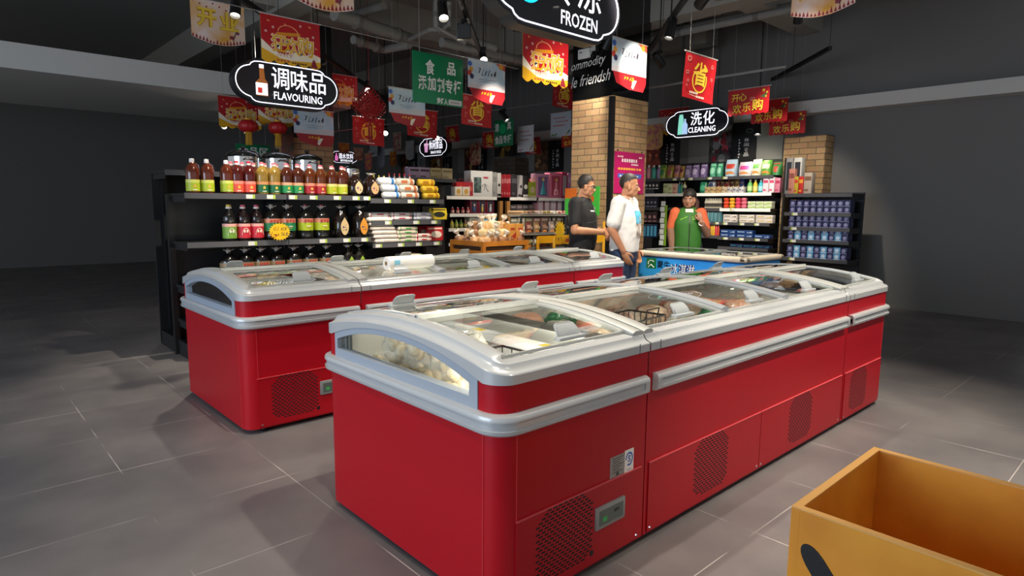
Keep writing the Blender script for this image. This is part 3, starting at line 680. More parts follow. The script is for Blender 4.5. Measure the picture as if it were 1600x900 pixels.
def b_open(W):       # orange to white, big gold character, skyline foot
    H = W*.82; g = G(); t = G()
    pm = bpy.data.materials.get('orange_print')
    if not pm: pm = mat('#ecdfe0', .45, noise_=('#e0a23c', 2.2)); pm.name = 'orange_print'
    low = [(W*(1-k/12), -H*(.86+.12*math.sin(PI*k/12))) for k in range(13)]
    g.prism([(0, 0), (W, 0)]+low, -.002, 0, pm, 'y')
    r = random.Random(3)
    for k in range(16):
        x = W*k/16; b = -H*(.86+.12*math.sin(PI*(1-(k+.5)/16)))*.985; g.prism([(x, b), (x+W*.05, b), (x+W*.026, b+H*(.06+.07*r.random()))], -.0028, -.002, mat('#8e1b26', .5), 'y')
    g.prism([(W*.70, -H*.72), (W*.78, -H*.72), (W*.78, -H*.80), (W*.70, -H*.80)], -.0028, -.002, mat('#8e3040', .5), 'y'); g.tube([(W*.76, -.002, -H*.82), (W*.84, -.002, -H*.6)], .006, mat('#5a4046', .5), 6); disc(g, W*.86, -H*.64, W*.03, mat('#7a3a50', .5), -.003, 8)
    for i, ch in enumerate('开业'): write(t, ch, W*(.1+.42*i), -H*.62, W*.36, H*.42, mat('#b9821a', .5), -.003, bold=.05); write(t, ch, W*(.11+.42*i), -H*.61, W*.36, H*.42, YELB, -.0036, bold=.02)
    for i in range(8): disc(g, W*(.05+.12*i), -H*(.06+.05*(i % 3)), W*.018, mat('#a33a2a', .5), -.003, 6)
    return g, t, W, H
def b_joy(W):        # red, slanted gold characters
    H = W*.62; g = G(); t = G()
    low = [(W*(1-k/14), -H*(.93+.05*(k % 2))) for k in range(15)]
    g.prism([(0, 0), (W, 0)]+low, -.002, 0, BRED, 'y')
    g.prism([(W*.78, -H*.35), (W*.98, -H*.18), (W*.90, -H*.42)], -.0028, -.002, mat('#4d6a3a', .5), 'y')
    for cx, cz, r in ((.86, .14, .05), (.94, .22, .03), (.92, .36, .03)):
        g.prism([(W*cx+W*r*(1 if k % 2 == 0 else .45)*math.sin(k*PI/5), -H*cz+W*r*(1 if k % 2 == 0 else .45)*math.cos(k*PI/5)) for k in range(10)], -.0034, -.0028, YELB, 'y')
    for ch, u0, u1, v0, v1 in (('开', .08, .28, .46, .18), ('心', .27, .46, .44, .16), ('欢', .12, .34, .90, .55), ('乐', .36, .57, .85, .52), ('购', .60, .86, .84, .42)):
        write(t, ch, W*u0-.005, -H*v0-.005, W*(u1-u0)+.01, H*(v0-v1)+.01, mat('#6b0d12', .5), -.0032, bold=.03); write(t, ch, W*u0, -H*v0, W*(u1-u0), H*(v0-v1), YELB, -.0040, bold=.015)
    write(t, 'GO', W*.54, -H*.47, W*.12, H*.13, mat('#e8b8a0', .5), -.0036)
    return g, t, W, H
def b_notice(W, c='#d9dfe0', H=None, foot='#c2486a'):
    H = H or W*1.1; g = G(); t = G(); g.prism([(0, 0), (W, 0), (W, -H), (0, -H)], -.002, 0, mat(c, .4), 'y')
    for i in range(6): disc(g, W*(.05+.05*i), -H*(.95-.03*(i % 3)), W*.035, mat(foot if i % 2 else '#7fa05a', .5), -.0026, 7)
    for i in range(4): disc(g, W*(.80+.045*i), -H*(.93-.05*i), W*.04, mat(['#d9a23a', '#7fa05a', foot, '#5a8a6a'][i], .5), -.0026, 7)
    for k in range(3): bars(t, W*(.12+.14*(k % 2)), -H*(.24+.16*k), W*.6, mat('#b0574a', .5), -.0028, k+3, 8, .02)
    return g, t, W, H
def b_cut(W, c1='#b03040', c2='#d8b060', H=None):
    H = H or W*1.25; g = G(); t = G()
    low = [(W*(.5+.5*math.cos(PI*k/10)), -H*(.82+.18*math.sin(PI*k/10))) for k in range(11)]
    g.prism([(0, 0), (W, 0)]+low, -.002, 0, mat(c1, .45, noise_=(c2, 9)), 'y'); scribble(t, W*.2, -H*.72, W*.6, H*.4, mat(c2, .5), -.003, 4, 4, .02)
    return g, t, W, H
_BN = {}
def hang(kind, tl, tr, w, label, mode='x', group=None, plane=None, string=.45, **k):
    """tl, tr: the upper corners in the photograph; w: the real width; the depth follows"""
    if plane is None: plane = w/(ratX(tr)-ratX(tl)) if mode == 'x' else w/(ratY(tl)-ratY(tr))
    c = P(*tl, y=plane) if mode == 'x' else P(*tl, x=plane)
    key = (kind.__name__, round(w, 3), tuple(sorted(k.items())))
    rz = 0 if mode == 'x' else RY
    if key in _BN:
        T = dup(_BN[key], c, rz, label, group)
        for ch in T.children:
            if ch.name.startswith('string'): ch.scale.z = ZC-c.z
        return T
    T = thing('hanging_banner', label, 'banner', c, rz, group); g, t, W, H = kind(w, **k)
    g.done('sheet', T, smooth=25); t.done('lettering', T, smooth=0)
    g = G(); g.tube([(-.015, 0, .0), (W+.015, 0, .0)], .006, mat('#b9b4ae', .4), 8); g.done('top_rod', T)
    g = G()
    for u in (.12, .86): g.tube([(W*u, 0, 0), (W*u, 0, 1)], .0018, mat('#8f8c86', .5), 5)
    g.done('string', T).scale.z = ZC-c.z
    _BN[key] = T; return T
GH, GS, GP, GJ = 'red happy go banners', 'red save banners', 'pale printed banners', 'red happy-shopping banners'
hang(b_happy, (406, 19), (499, 44), .6, 'red and gold HAPPY GO banner hanging over the top of the flavouring sign', 'x', GH)
hang(b_happy, (817, 44), (888, 64), .6, 'red HAPPY GO banner half hidden below the frozen sign', 'x', GH)
hang(b_happy, (502, 112), (544, 117), .6, 'red HAPPY GO banner showing past the end of the flavouring sign', 'x', GH, plane=9.2)
hang(b_happy, (340, 148), (386, 154), .6, 'red HAPPY GO banner behind the outermost lantern', 'x', GH, plane=9.6)
hang(b_happy, (402, 142), (461, 152), .6, 'red HAPPY GO banner under the middle of the flavouring sign', 'x', GH, plane=9.0)
hang(b_happy, (1030, 172), (1077, 168), .6, 'red banner tucked behind the cleaning sign', 'y', GH, plane=9.75)
hang(b_open, (296, -6), (381, 14), .6, 'orange and white opening banner with a gold character, cut by the picture edge', 'x', 'opening banners')
hang(b_open, (448, -92), (551, -72), .6, 'pale scalloped banner with a red skyline foot at the top of the view', 'x', 'opening banners')
hang(b_open, (1240, -44), (1300, -50), .6, 'opening banner of which only a yellow corner shows', 'y', 'opening banners', plane=6.5)
hang(b_save, (1072, 79), (1120, 94), .52, 'single red save banner hanging free above the cleaning sign', 'x', GS)
hang(b_save, (722, 146), (769, 150), .55, 'red save banner below the pale banner by the green counter sign', 'x', GS)
hang(b_save, (637, 168), (680, 170), .55, 'red save banner below the pale banner next to the red knot', 'x', GS, plane=8.3)
hang(b_save, (865, 125), (912, 131), .55, 'red save banner half hidden behind the pillar wrap', 'x', GS, plane=7.4)
hang(b_save, (696, 198), (722, 195), .45, 'small red save banner overlapping the snack food sign', 'y', GS, plane=8.4)
hang(b_save, (753, 207), (780, 203), .45, 'small red save banner beside the green sign with a disc', 'y', GS, plane=8.8)
hang(b_save, (820, 216), (846, 211), .45, 'small red save banner behind the white flower notice', 'y', GS, plane=9.3)
hang(b_save, (551, 181), (592, 183), .55, 'red save banner hanging behind the knot tassel', 'x', GS, plane=8.9)
hang(b_pale, (607, 135), (664, 145), .55, 'pale blue banner with a red foot, beside the red knot', 'x', GP)
hang(b_pale, (731, 90), (789, 105), .6, 'pale blue banner with a red foot, next to the green counter sign', 'x', GP)
hang(b_pale, (957, 56), (1014, 68), .6, 'brightly lit pale banner in front of the black pillar wrap', 'x', GP, plane=4.3)
hang(b_pale, (458, 168), (508, 175), .6, 'pale banner with a red foot, under the end of the flavouring sign', 'x', GP, plane=8.7)
hang(b_joy, (1139, 142), (1201, 132), .6, 'red happy-shopping banner, frontmost of three', 'y', GJ, plane=8.5)
hang(b_joy, (1175, 159), (1226, 150), .55, 'red happy-shopping banner, middle one of three', 'y', GJ, plane=9.2)
hang(b_joy, (1203, 178), (1254, 169), .55, 'red happy-shopping banner, rearmost of three', 'y', GJ, plane=9.6)
hang(b_joy, (878, 208), (905, 205), .45, 'red happy-shopping banner partly hidden by the brick pillar', 'y', GJ, plane=9.0)
hang(b_notice, (809, 198), (837, 195), .45, 'white notice with flowers beside the green sign with a disc', 'y', plane=8.6)
hang(b_notice, (861, 178), (896, 175), .5, 'pale blue notice under a save banner left of the pillar', 'y', plane=8.5, c='#aebdc8', H=.42, foot='#31654a')
GC = 'small shaped banners at the far end'
hang(b_cut, (734, 224), (755, 222), .42, 'round red and cream shaped banner right of the snack food sign', 'y', GC, plane=9.6, c1='#b82a2a', c2='#e8cfa8')
hang(b_cut, (614, 208), (634, 206), .40, 'red shaped banner with pale characters left of the snack food sign', 'y', GC, plane=9.5, c1='#b8404a', c2='#e0d0b8')
hang(b_cut, (634, 221), (654, 219), .40, 'white shaped banner left of the snack food sign', 'y', GC, plane=9.6, c1='#c8c8c4', c2='#b0a8a4')
hang(b_cut, (609, 237), (626, 235), .34, 'yellow and red shaped banner above the rear bottles', 'y', GC, plane=9.7, c1='#b02a2a', c2='#dca52e')
hang(b_cut, (570, 240), (584, 239), .34, 'pink and gold shaped banner right of the beverage sign', 'y', GC, plane=8.2, c1='#c83a6a', c2='#d8a048')
hang(b_cut, (529, 223), (546, 222), .20, 'gold and red shaped banner over the top of the beverage sign', 'x', GC, plane=10.2, c1='#8f2428', c2='#c8962a', H=.17)
hang(b_cut, (553, 231), (566, 230), .18, 'faded red shaped banner right beside the beverage sign', 'x', GC, plane=10.6, c1='#a04a48', c2='#c8a888')
hang(b_cut, (578, 214), (598, 212), .36, 'grey white shaped banner under the red knot', 'y', GC, plane=8.3, c1='#b0b0b2', c2='#8f9a98', H=.45)
hang(b_cut, (589, 224), (606, 222), .36, 'long grey shaped banner behind the one under the red knot', 'y', GC, plane=8.5, c1='#a8a6ac', c2='#8c8a96', H=.62)
hang(b_cut, (652, 238), (676, 236), .40, 'grey shaped banner with dark spots left of the food posters', 'y', GC, plane=9.55, c1='#a3a3a3', c2='#4a4a4a', H=.52)
hang(b_cut, (1006, 196), (1036, 193), .42, 'pink and gold shaped banner at the pillar edge', 'y', GC, plane=9.7, c1='#c06a78', c2='#d8b060', H=.45)
# green counter signs
GR1 = mat('#0d7a4c', .35)
def green_sign(tl, tr, w, mode, lines, label, plane=None, dsc=False, bar=False, h=None):
    if plane is None: plane = w/(ratX(tr)-ratX(tl)) if mode == 'x' else w/(ratY(tl)-ratY(tr))
    c = P(*tl, y=plane) if mode == 'x' else P(*tl, x=plane); h = h or w*.78
    T = thing('counter_sign', label, 'sign', c, 0 if mode == 'x' else RY, 'green counter signs')
    g = G(); g.rbox((w/2, 0, -h/2), (w, .012, h), .003, GR1)
    if dsc: disc(g, w*.47, -h*.34, w*.17, mat('#12b06a', .4), -.0065, 24)
    g.done('board', T, smooth=30)
    g = G()
    for ch, u0, u1, v0, v1 in lines: write(g, ch, w*u0, -h*v1, w*(u1-u0), h*(v1-v0), WHITE, -.0075, bold=.025)
    if bar: g.span((w*.70, -.0075, -h*.97), (w*.97, -.007, -h*.86), mat('#c8c8c4', .5)); bars(g, w*.74, -h*.935, w*.18, mat('#8c8c8a', .5), -.008, 3, 4, .02)
    g.done('lettering', T, smooth=0)
    g = G()
    for u in (.13, .87): g.tube([(w*u, 0, 0), (w*u, 0, ZC-c.z)], .002, mat('#8f8c86', .5), 5)
    g.done('string', T); return T
green_sign((644, 78), (723, 94), .72, 'x', [('食', .24, .42, .12, .42), ('品', .67, .84, .10, .36), ('添', .10, .26, .45, .74), ('加', .28, .44, .45, .74), ('剂', .46, .61, .45, .74), ('专', .63, .78, .45, .74), ('柜', .80, .96, .45, .74), ('责任人:', .46, .69, .85, .98)], 'large green sign with white characters for food additives, above the noodle shelf', bar=True)
green_sign((772, 189), (810, 185), .55, 'y', [('清', .06, .28, .12, .44), ('真', .70, .92, .10, .40), ('食', .06, .28, .60, .92), ('品', .28, .48, .60, .90), ('专', .50, .70, .58, .90), ('柜', .72, .93, .58, .90)], 'smaller green sign with a bright disc between white characters', dsc=True, h=.50, plane=8.2)
green_sign((368, 224), (396, 224), .55, 'x', [('食品区', .06, .94, .10, .50), ('专柜', .2, .8, .6, .9)], 'dim green sign far down the aisle beyond the steel pots', plane=10.5, h=.36)
# lanterns
def lantern(px, py, plane, label):
    c = P(px, py, y=plane); T = thing('red_lantern', label, 'lantern', c, 0, 'red lanterns with gold tassels')
    lr = mat('#b3161a', .45, emit=0); gd = mat('#c9962b', .4, .4)
    g = G(); n = 24; prof = [(math.sin(PI*k/10)**.75, math.cos(PI*k/10)) for k in range(1, 10)]
    def bul(u, v):
        a = 2*PI*u; rr, zz = prof[int(round(v*8))]; k = 1+.04*math.cos(a*12); return (.125*rr*k*math.cos(a), .125*rr*k*math.sin(a), .085*zz)
    g.grid(bul, 48, 8, lr); g.done('shade', T, smooth=60)
    g = G(); g.lathe([(.05, .078), (.055, .10), (.02, .105), (0, .13)], gd, 16); g.lathe([(.055, -.10), (.05, -.078)], gd, 16); g.done('gold_cap', T)
    g = G()
    for k in range(18): a = 2*PI*k/18; g.tube([(.035*math.cos(a), .035*math.sin(a), -.09), (.038*math.cos(a), .038*math.sin(a), -.25)], .006, gd, 5)
    g.done('tassel', T)
    g = G(); g.tube([(0, 0, .12), (0, 0, ZC-c.z)], .003, DARK, 5); g.done('cord', T)
lantern(388, 197, 8.8, 'red ribbed lantern with gold tassel hanging nearer the picture edge'); lantern(434, 200, 8.8, 'red ribbed lantern with gold tassel beside the pale banner')
# the knot
c = P(577, 166, y=8.4); T = thing('knot_ornament', 'large red woven knot ornament with loops and tassels', 'ornament', c)
kr = mat('#a3141c', .55); g = G(); s = .17
R45 = Matrix.Rotation(PI/4, 4, 'Y')
for k in range(13):
    q = -s+2*s*k/12; g.tube([(q, -.012*(-1)**k, -s), (q, .012*(-1)**k, 0), (q, -.012*(-1)**k, s)], .0115, kr, 6, M=R45); g.tube([(-s, .012*(-1)**k, q), (0, -.012*(-1)**k, q), (s, .012*(-1)**k, q)], .0115, kr, 6, M=R45)
g.done('woven_body', T)
g = G()
for k in range(7):
    q = -s+2*s*(k+.5)/7
    for e in ((q, s, 0, 1), (q, -s, 0, -1), (s, q, 1, 0), (-s, q, -1, 0)):
        g.tube([(e[0]+e[2]*.035+.028*math.cos(a)*(1 if e[2] == 0 else 1), 0, e[1]+e[3]*.035+.028*math.sin(a)) for a in [2*PI*j/10 for j in range(10)]], .006, kr, 5, True, M=R45)
g.done('loops', T)
g = G()
for x in (-.02, .02):
    for j in range(5): g.tube([(x+.004*j, 0, -.25), (x+.006*j, .01*(j % 2), -.52)], .005, kr, 5)
g.done('tassel', T); g = G(); g.tube([(0, 0, .24), (0, 0, ZC-c.z)], .004, kr, 5); g.done('cord', T)
# steel wires that carry the banners
def wire(a, b, label):
    T = thing('hanging_wire', label, 'wire', a); g = G(); v = Vector(b)-Vector(a); g.tube([(0, 0, 0), v], .005, mat('#8f8d88', .4), 6); g.done('cable', T)
    g = G(); g.tube([(v*.02), (v.x*.02, v.y*.02, ZC-a[2])], .003, DARK, 5); g.tube([(v*.98), (v.x*.98, v.y*.98, ZC-a[2])], .003, DARK, 5); g.done('suspension_rod', T)
wire(P(350, 5, y=6.4), P(810, 108, y=6.4), 'steel wire stretched above the HAPPY GO banner and the green sign')
wire(P(520, 206, y=9.3), P(900, 155, x=9.0), 'faint steel wire strung low across the far aisles')
# ================================================================== shelves and goods
SHELF = mat('#19191b', .45); LIP = mat('#4d4d50', .28); TAGM = mat('#d9d8cf', .5); TAGG = mat('#a9c04a', .5); RAILW = mat('#f3f1ea', .4)
def gondola(label, axis, plane, a, b, depth, top, decks, posts=(), group=None, lipm=LIP, name='shelving_unit', tags={}, back_z=None, base=True):
    """axis 'x': front on y=plane, runs a..b along x, depth to +y;  axis 'y': front on x=plane, runs along y, depth to +x
       decks: (z of the shelf top, a, b, setback)"""
    o = (a, plane, 0) if axis == 'x' else (plane, a, 0)
    T = thing(name, label, 'shelf', o, 0, group)
    def S(g, u0, u1, v0, v1, z0, z1, m):     # u along, v into the depth
        if axis == 'x': g.span((u0-a, v0, z0), (u1-a, v1, z1), m)
        else: g.span((v0, u0-a, z0), (v1, u1-a, z1), m)
    g = G(); S(g, a, b, depth-.03, depth, .02, back_z or top, SHELF); g.done('back_panel', T, smooth=0)
    if base:
        g = G(); S(g, a, b, .02, depth, 0, .14, SHELF); g.done('base', T, smooth=0)
    for p in posts:
        g = G(); S(g, p-.025, p+.025, depth-.09, depth-.03, 0, top, BLACK); g.done('upright', T, smooth=0)
    for z, u0, u1, sb in decks:
        g = G(); S(g, u0+.004, u1-.004, sb, depth-.03, z-.025, z, SHELF); d = g.done('shelf_board', T, smooth=0)
        g = G(); S(g, u0+.004, u1-.004, sb-.014, sb, z-.045, z+.004, lipm(z, u0) if callable(lipm) else lipm); d2 = g.done('price_rail', d, smooth=0)
        for u in tags.get((z, u0), ()):
            g = G(); S(g, u-.04, u+.018, sb-.017, sb-.0145, z-.040, z-.003, TAGM); S(g, u+.018, u+.040, sb-.017, sb-.0145, z-.040, z-.003, TAGG); g.done('price_tag', d, smooth=0)
        g = G()
        for u in (u0+.02, u1-.02): S(g, u-.004, u+.004, sb+.05, depth-.03, z-.075, z-.025, SHELF)
        g.done('bracket', d, smooth=0)
    return T
# ---- goods, all of them placed by their real spot on a shelf
GOODS = {}
def place(key, make, loc, rz, label, cat, group, scale=(1, 1, 1)):
    """first of a kind is built, the rest are copies of the thing and its parts"""
    if key in GOODS:
        o = dup(GOODS[key], loc, rz, label, group); o['category'] = cat
    else:
        o = make(label, cat, group); o.location = loc; o.rotation_euler = (0, 0, rz); GOODS[key] = o
    o.scale = scale; o.location.z += .0015; return o
def oil_bottle(oil, lab, band, cap, w=.112, h=.30):
    def make(label, cat, group):
        T = thing('oil_bottle', label, cat, (0, 0, 0), 0, group); r = w/2; om = mat(oil, .12, coat=.4, noise_=(lin_mix(oil), 14))
        g = G(); g.lathe([(0, 0), (r*.92, 0), (r, .012), (r, h*.40), (r*.96, h*.43), (r, h*.48), (r, h*.66), (r*.72, h*.78), (r*.34, h*.86), (r*.30, h*.90), (0, h*.90)], om, 16)
        g.tube([(r*.28, 0, h*.86), (r*.85, 0, h*.80), (r*.95, 0, h*.66)], .010, om, 6); g.done('bottle_body', T)
        g = G(); R = r*1.012
        g.lathe([(R, h*.06), (R, h*.30, mat(lab, .45)), (R, h*.39, mat(band, .45))], mat(lab, .45), 16)
        for k in range(3): a = -PI/2+.12*(k-1); g.box((R*1.004*math.cos(a), R*1.004*math.sin(a), h*(.2+.02*(k % 2))), (.008, .002, h*.07), mat('#d9b44a', .5), rz=a+PI/2)
        g.box((0, -R-.0008, h*.10), (w*.34, .001, h*.02), CREAM); g.done('label', T)
        g = G(); g.lathe([(r*.36, h*.88), (r*.38, h*.93), (r*.36, h*.93, mat('#e7d9d4', .4)), (r*.33, h*.99, mat(cap, .4)), (0, h, mat(cap, .4))], mat('#e7d9d4', .4), 12); g.done('cap', T)
        return T
    return make
def lin_mix(h): # a lighter tone of the same oil
    c = [int(h.lstrip('#')[i:i+2], 16) for i in (0, 2, 4)]; return '#%02x%02x%02x' % tuple(min(255, int(v*1.18+6)) for v in c)
def jug(body, lab, band, cap, w=.152, h=.335, drop=None, slim=False):
    def make(label, cat, group):
        T = thing('oil_jug', label, cat, (0, 0, 0), 0, group); r = w/2; om = mat(body, .12, coat=.5)
        g = G()
        if drop: prof = [(0, 0), (r*.75, 0), (r*.9, .02), (r*1.02, h*.25), (r*.98, h*.48), (r*.78, h*.66), (r*.5, h*.78), (r*.28, h*.86), (r*.28, h*.92), (0, h*.92)]
        else: prof = [(0, 0), (r*.92, 0), (r, .015), (r, h*.2), (r*.95, h*.22), (r, h*.25), (r, h*.62), (r*.9, h*.70), (r*.55, h*.80), (r*.28, h*.86), (r*.26, h*.92), (0, h*.92)]
        g.lathe(prof, om, 18)
        if drop:
            for k in range(12): a = 2*PI*k/12; g.tube([(r*1.0*math.cos(a), r*1.0*math.sin(a), h*.12), (r*.80*math.cos(a), r*.80*math.sin(a), h*.64)], .006, om, 5)
        g.done('jug_body', T)
        g = G(); R = r*1.02
        if drop:
            pts = []
            for k in range(20):
                a = 2*PI*k/20; x = .044*math.sin(a)*(1-.35*max(0, math.cos(a))**1.0)*(1 if math.cos(a) < 0 else (1-math.cos(a)**3)); z = h*.36+h*.27*math.cos(a); pts.append((x, z))
            g.prism(pts, -r*1.10-.004, -r*1.10, mat(lab, .5), 'y')
            for x, z, q, cc in ((-.014, .33, .011, '#4a3f6b'), (.012, .40, .004, band), (.010, .32, .006, band), (.016, .25, .008, '#3d3a30'), (-.012, .24, .006, band)): disc(g, x, h*z, q, mat(cc, .5), -r*1.10-.004, 8)
        else:
            g.lathe([(R, h*.25), (R, h*.48, mat(lab, .45)), (R, h*.60, mat(band, .45))], mat(lab, .45), 18)
            for k in range(3): g.box((w*.2*(k-1), -R*.99-.001, h*.54), (.022, .006, h*.07), mat('#a83a30', .5))
            g.box((0, -R-.001, h*.38), (w*.3, .003, h*.02), CREAM); g.box((0, -R-.001, h*.33), (w*.2, .003, h*.015), mat('#d8a23a', .5))
        g.done('label', T)
        g = G(); g.lathe([(r*.30, h*.90), (r*.31, h*.95), (r*.24, h*.96), (r*.24, h*.995, mat(cap, .35)), (0, h, mat(cap, .35))], mat('#b9aca2', .35), 12); g.done('cap', T)
        g = G(); g.tube([(-r*.30, 0, h*.93), (-r*.62, -.01, h*.955), (-r*.1, -.02, h*.925), (r*.62, -.01, h*.96), (r*.30, 0, h*.93)], .004, mat('#a9a59c', .35), 6); g.done('carry_ring', T)
        return T
    return make
def slim_bottle(body, lab, cap, w=.12, h=.33):
    def make(label, cat, group):
        T = thing('oil_bottle', label, cat, (0, 0, 0), 0, group); r = w/2; om = mat(body, .12, coat=.5)
        g = G(); g.lathe([(0, 0), (r*.92, 0), (r, .012), (r, h*.50), (r*.90, h*.53), (r*.95, h*.60), (r*.85, h*.72), (r*.42, h*.84), (r*.34, h*.90), (0, h*.90)], om, 16); g.done('bottle_body', T)
        g = G(); R = r*1.015; g.lathe([(R, h*.08), (R, h*.40, mat(lab, .45)), (R, h*.48, mat('#e0a59a', .45))], mat(lab, .45), 16)
        g.grid(lambda u, v: (R*.6*math.cos(PI*u)*(1-.08*v), -R-.002, h*.16+h*.2*math.sin(PI*u)*(1-.08*v)), 12, 1, CREAM)
        for k in (-1, 1): g.box((.012*k, -R-.0015, h*.27), (.014, .002, h*.07), CREAM)
        g.done('label', T)
        g = G(); g.lathe([(r*.42, h*.89), (r*.44, h*.94), (r*.36, h*.945, mat('#e9e2da', .4)), (r*.36, h, mat(cap, .4)), (0, h, mat(cap, .4))], mat('#e9e2da', .4), 12); g.done('cap', T)
        return T
    return make
def carton(w, d, h, c, c2, style=0):
    def make(label, cat, group):
        T = thing('carton', label, cat, (0, 0, 0), 0, group)
        g = G(); g.rbox((0, 0, h/2), (w, d, h), min(.004, w*.05), mat(c, .4)); g.done('box_body', T, smooth=30)
        g = G(); y = -d/2; e = mat(c2, .45)
        if style == 0:
            g.span((-w*.42, y-.0008, h*.62), (w*.42, y, h*.82), e); g.span((-w*.42, y-.0008, h*.12), (w*.1, y, h*.22), e)
        elif style == 1:      # long box: lettering blocks
            for k in range(4): g.span((-w*.42+w*.11*k, y-.0008, h*.42), (-w*.42+w*.11*k+w*.08, y, h*.66), e)
            g.span((w*.15, y-.0008, h*.3), (w*.45, y, h*.45), e); g.prism([(w*.34, h*.35), (w*.46, h*.5), (w*.34, h*.65)], y-.0008, y, e, 'y')
        elif style == 2:      # window front
            g.span((-w*.36, y-.0008, h*.10), (w*.36, y, h*.88), e)
        elif style == 3:
            disc(g, 0, h*.5, min(w, h)*.30, e, y, 14); g.span((-w*.45, y-.0008, h*.04), (w*.45, y, h*.14), e)
        elif style == 4:      # drink or soap pack: diagonal flash
            g.prism([(-w*.48, h*.1), (w*.48, h*.35), (w*.48, h*.6), (-w*.48, h*.3)], y-.0008, y, e, 'y'); g.span((-w*.3, y-.0008, h*.7), (w*.3, y, h*.8), e)
        g.done('front_print', T, smooth=0); return T
    return make
def pouch(w, d, h, c, c2, name='pouch', style=0):
    """upright soft bag with a crimped top"""
    def make(label, cat, group):
        T = thing(name, label, cat, (0, 0, 0), 0, group)
        g = G(); m = mat(c, .3, coat=.3)
        def f(u, v):
            a = 2*PI*u; k = (1-v**4)**.5 if v < 1 else 0; q = .06+.94*max(0, 1-(max(0, v-.35)/.65)**1.6)
            sx = w/2*(.94+.06*math.sin(PI*v)); 
            return (sx*math.copysign(abs(math.cos(a))**.6, math.cos(a)), d/2*q*math.copysign(abs(math.sin(a))**.8, math.sin(a)), h*v)
        g.grid(f, 20, 8, m); g.add([f(k/20, 0) for k in range(20)], [list(range(20))], m); g.done('bag', T, smooth=60)
        g = G(); e = mat(c2, .35)
        def F(u, v): # front face patch
            q = .06+.94*max(0, 1-(max(0, v-.35)/.65)**1.6); return (w*(u-.5), -d/2*q*(1-abs(2*(u-.5))**3*.6)-.004, h*v)
        if style == 0: g.grid(lambda a, b: F(.15+.7*a, .45+.28*b), 8, 4, e); g.grid(lambda a, b: F(.1+.8*a, .08+.14*b+.08*math.sin(a*PI)), 8, 2, mat('#e08a3a' if c2 != '#e08a3a' else '#3a6ad0', .4))
        else: g.grid(lambda a, b: F(.5+.32*math.cos(2*PI*a)*b, .45+.25*math.sin(2*PI*a)*b), 14, 1, e); g.grid(lambda a, b: F(.1+.8*a, .82+.1*b), 8, 1, e)
        g.done('front_print', T, smooth=0); return T
    return make
def plastic_bottle(w, d, h, c, cap, lab=None, name='plastic_bottle'):
    def make(label, cat, group):
        T = thing(name, label, cat, (0, 0, 0), 0, group); r = w/2; g = G()
        g.lathe([(0, 0), (r*.9, 0), (r, h*.04), (r, h*.58), (r*.8, h*.70), (r*.38, h*.80), (r*.34, h*.84), (0, h*.84)], mat(c, .3, coat=.3), 14, sy=d/w); g.done('bottle_body', T)
        g = G(); g.lathe([(r*.40, h*.83), (r*.42, h*.97), (r*.3, h), (0, h)], mat(cap, .35), 12, sy=d/w); g.done('cap', T)
        if lab: g = G(); g.lathe([(r*1.015, h*.15), (r*1.015, h*.5)], mat(lab, .45), 14, sy=d/w); g.done('label', T)
        return T
    return make
def roll_pack(L, r, c, c2, name='noodle_pack'):
    """soft roll lying along x with a printed band and twisted ends"""
    def make(label, cat, group):
        T = thing(name, label, cat, (0, 0, 0), 0, group); M = Matrix.Translation((0, 0, r)) @ Matrix.Rotation(PI/2, 4, 'Y')
        g = G(); g.lathe([(0, -L/2), (r*.6, -L/2), (r*.95, -L/2+.012), (r, -L/2+.03), (r, L/2-.03), (r*.95, L/2-.012), (r*.6, L/2), (0, L/2)], mat(c, .35, coat=.2), 14, M); g.done('wrapper', T, smooth=50)
        g = G(); R = r*1.012; g.lathe([(R, L*.22), (R, L*.36)], mat(c2, .4), 14, M); g.grid(lambda u, v: (L*(-.28+.34*u), -R*math.cos(.5*(v-.5)), r+R*math.sin(.9*(v-.5))), 6, 4, mat(c2, .4) if c2 != '#2f78b8' else mat('#c9ccd8', .4)); g.done('printed_band', T); return T
    return make
def flat_pack(w, d, h, c, c2):
    def make(label, cat, group):
        T = thing('flour_pack', label, cat, (0, 0, 0), 0, group); g = G()
        g.rbox((0, 0, h/2), (w, d, h), h*.42, mat(c, .4, coat=.15), seg=3); g.done('wrapper', T, smooth=60)
        g = G(); 
        for sx in (-1, 1): g.rbox((sx*w*.40, 0, h/2), (w*.12, d*1.005, h*1.02), h*.42, mat(c2, .4), seg=3)
        g.box((0, -d/2-.0005, h*.5), (w*.3, .001, h*.3), mat(c2, .4)); g.done('printed_band', T, smooth=60); return T
    return make
def run(kind, rows):
    for r in rows: kind(*r)
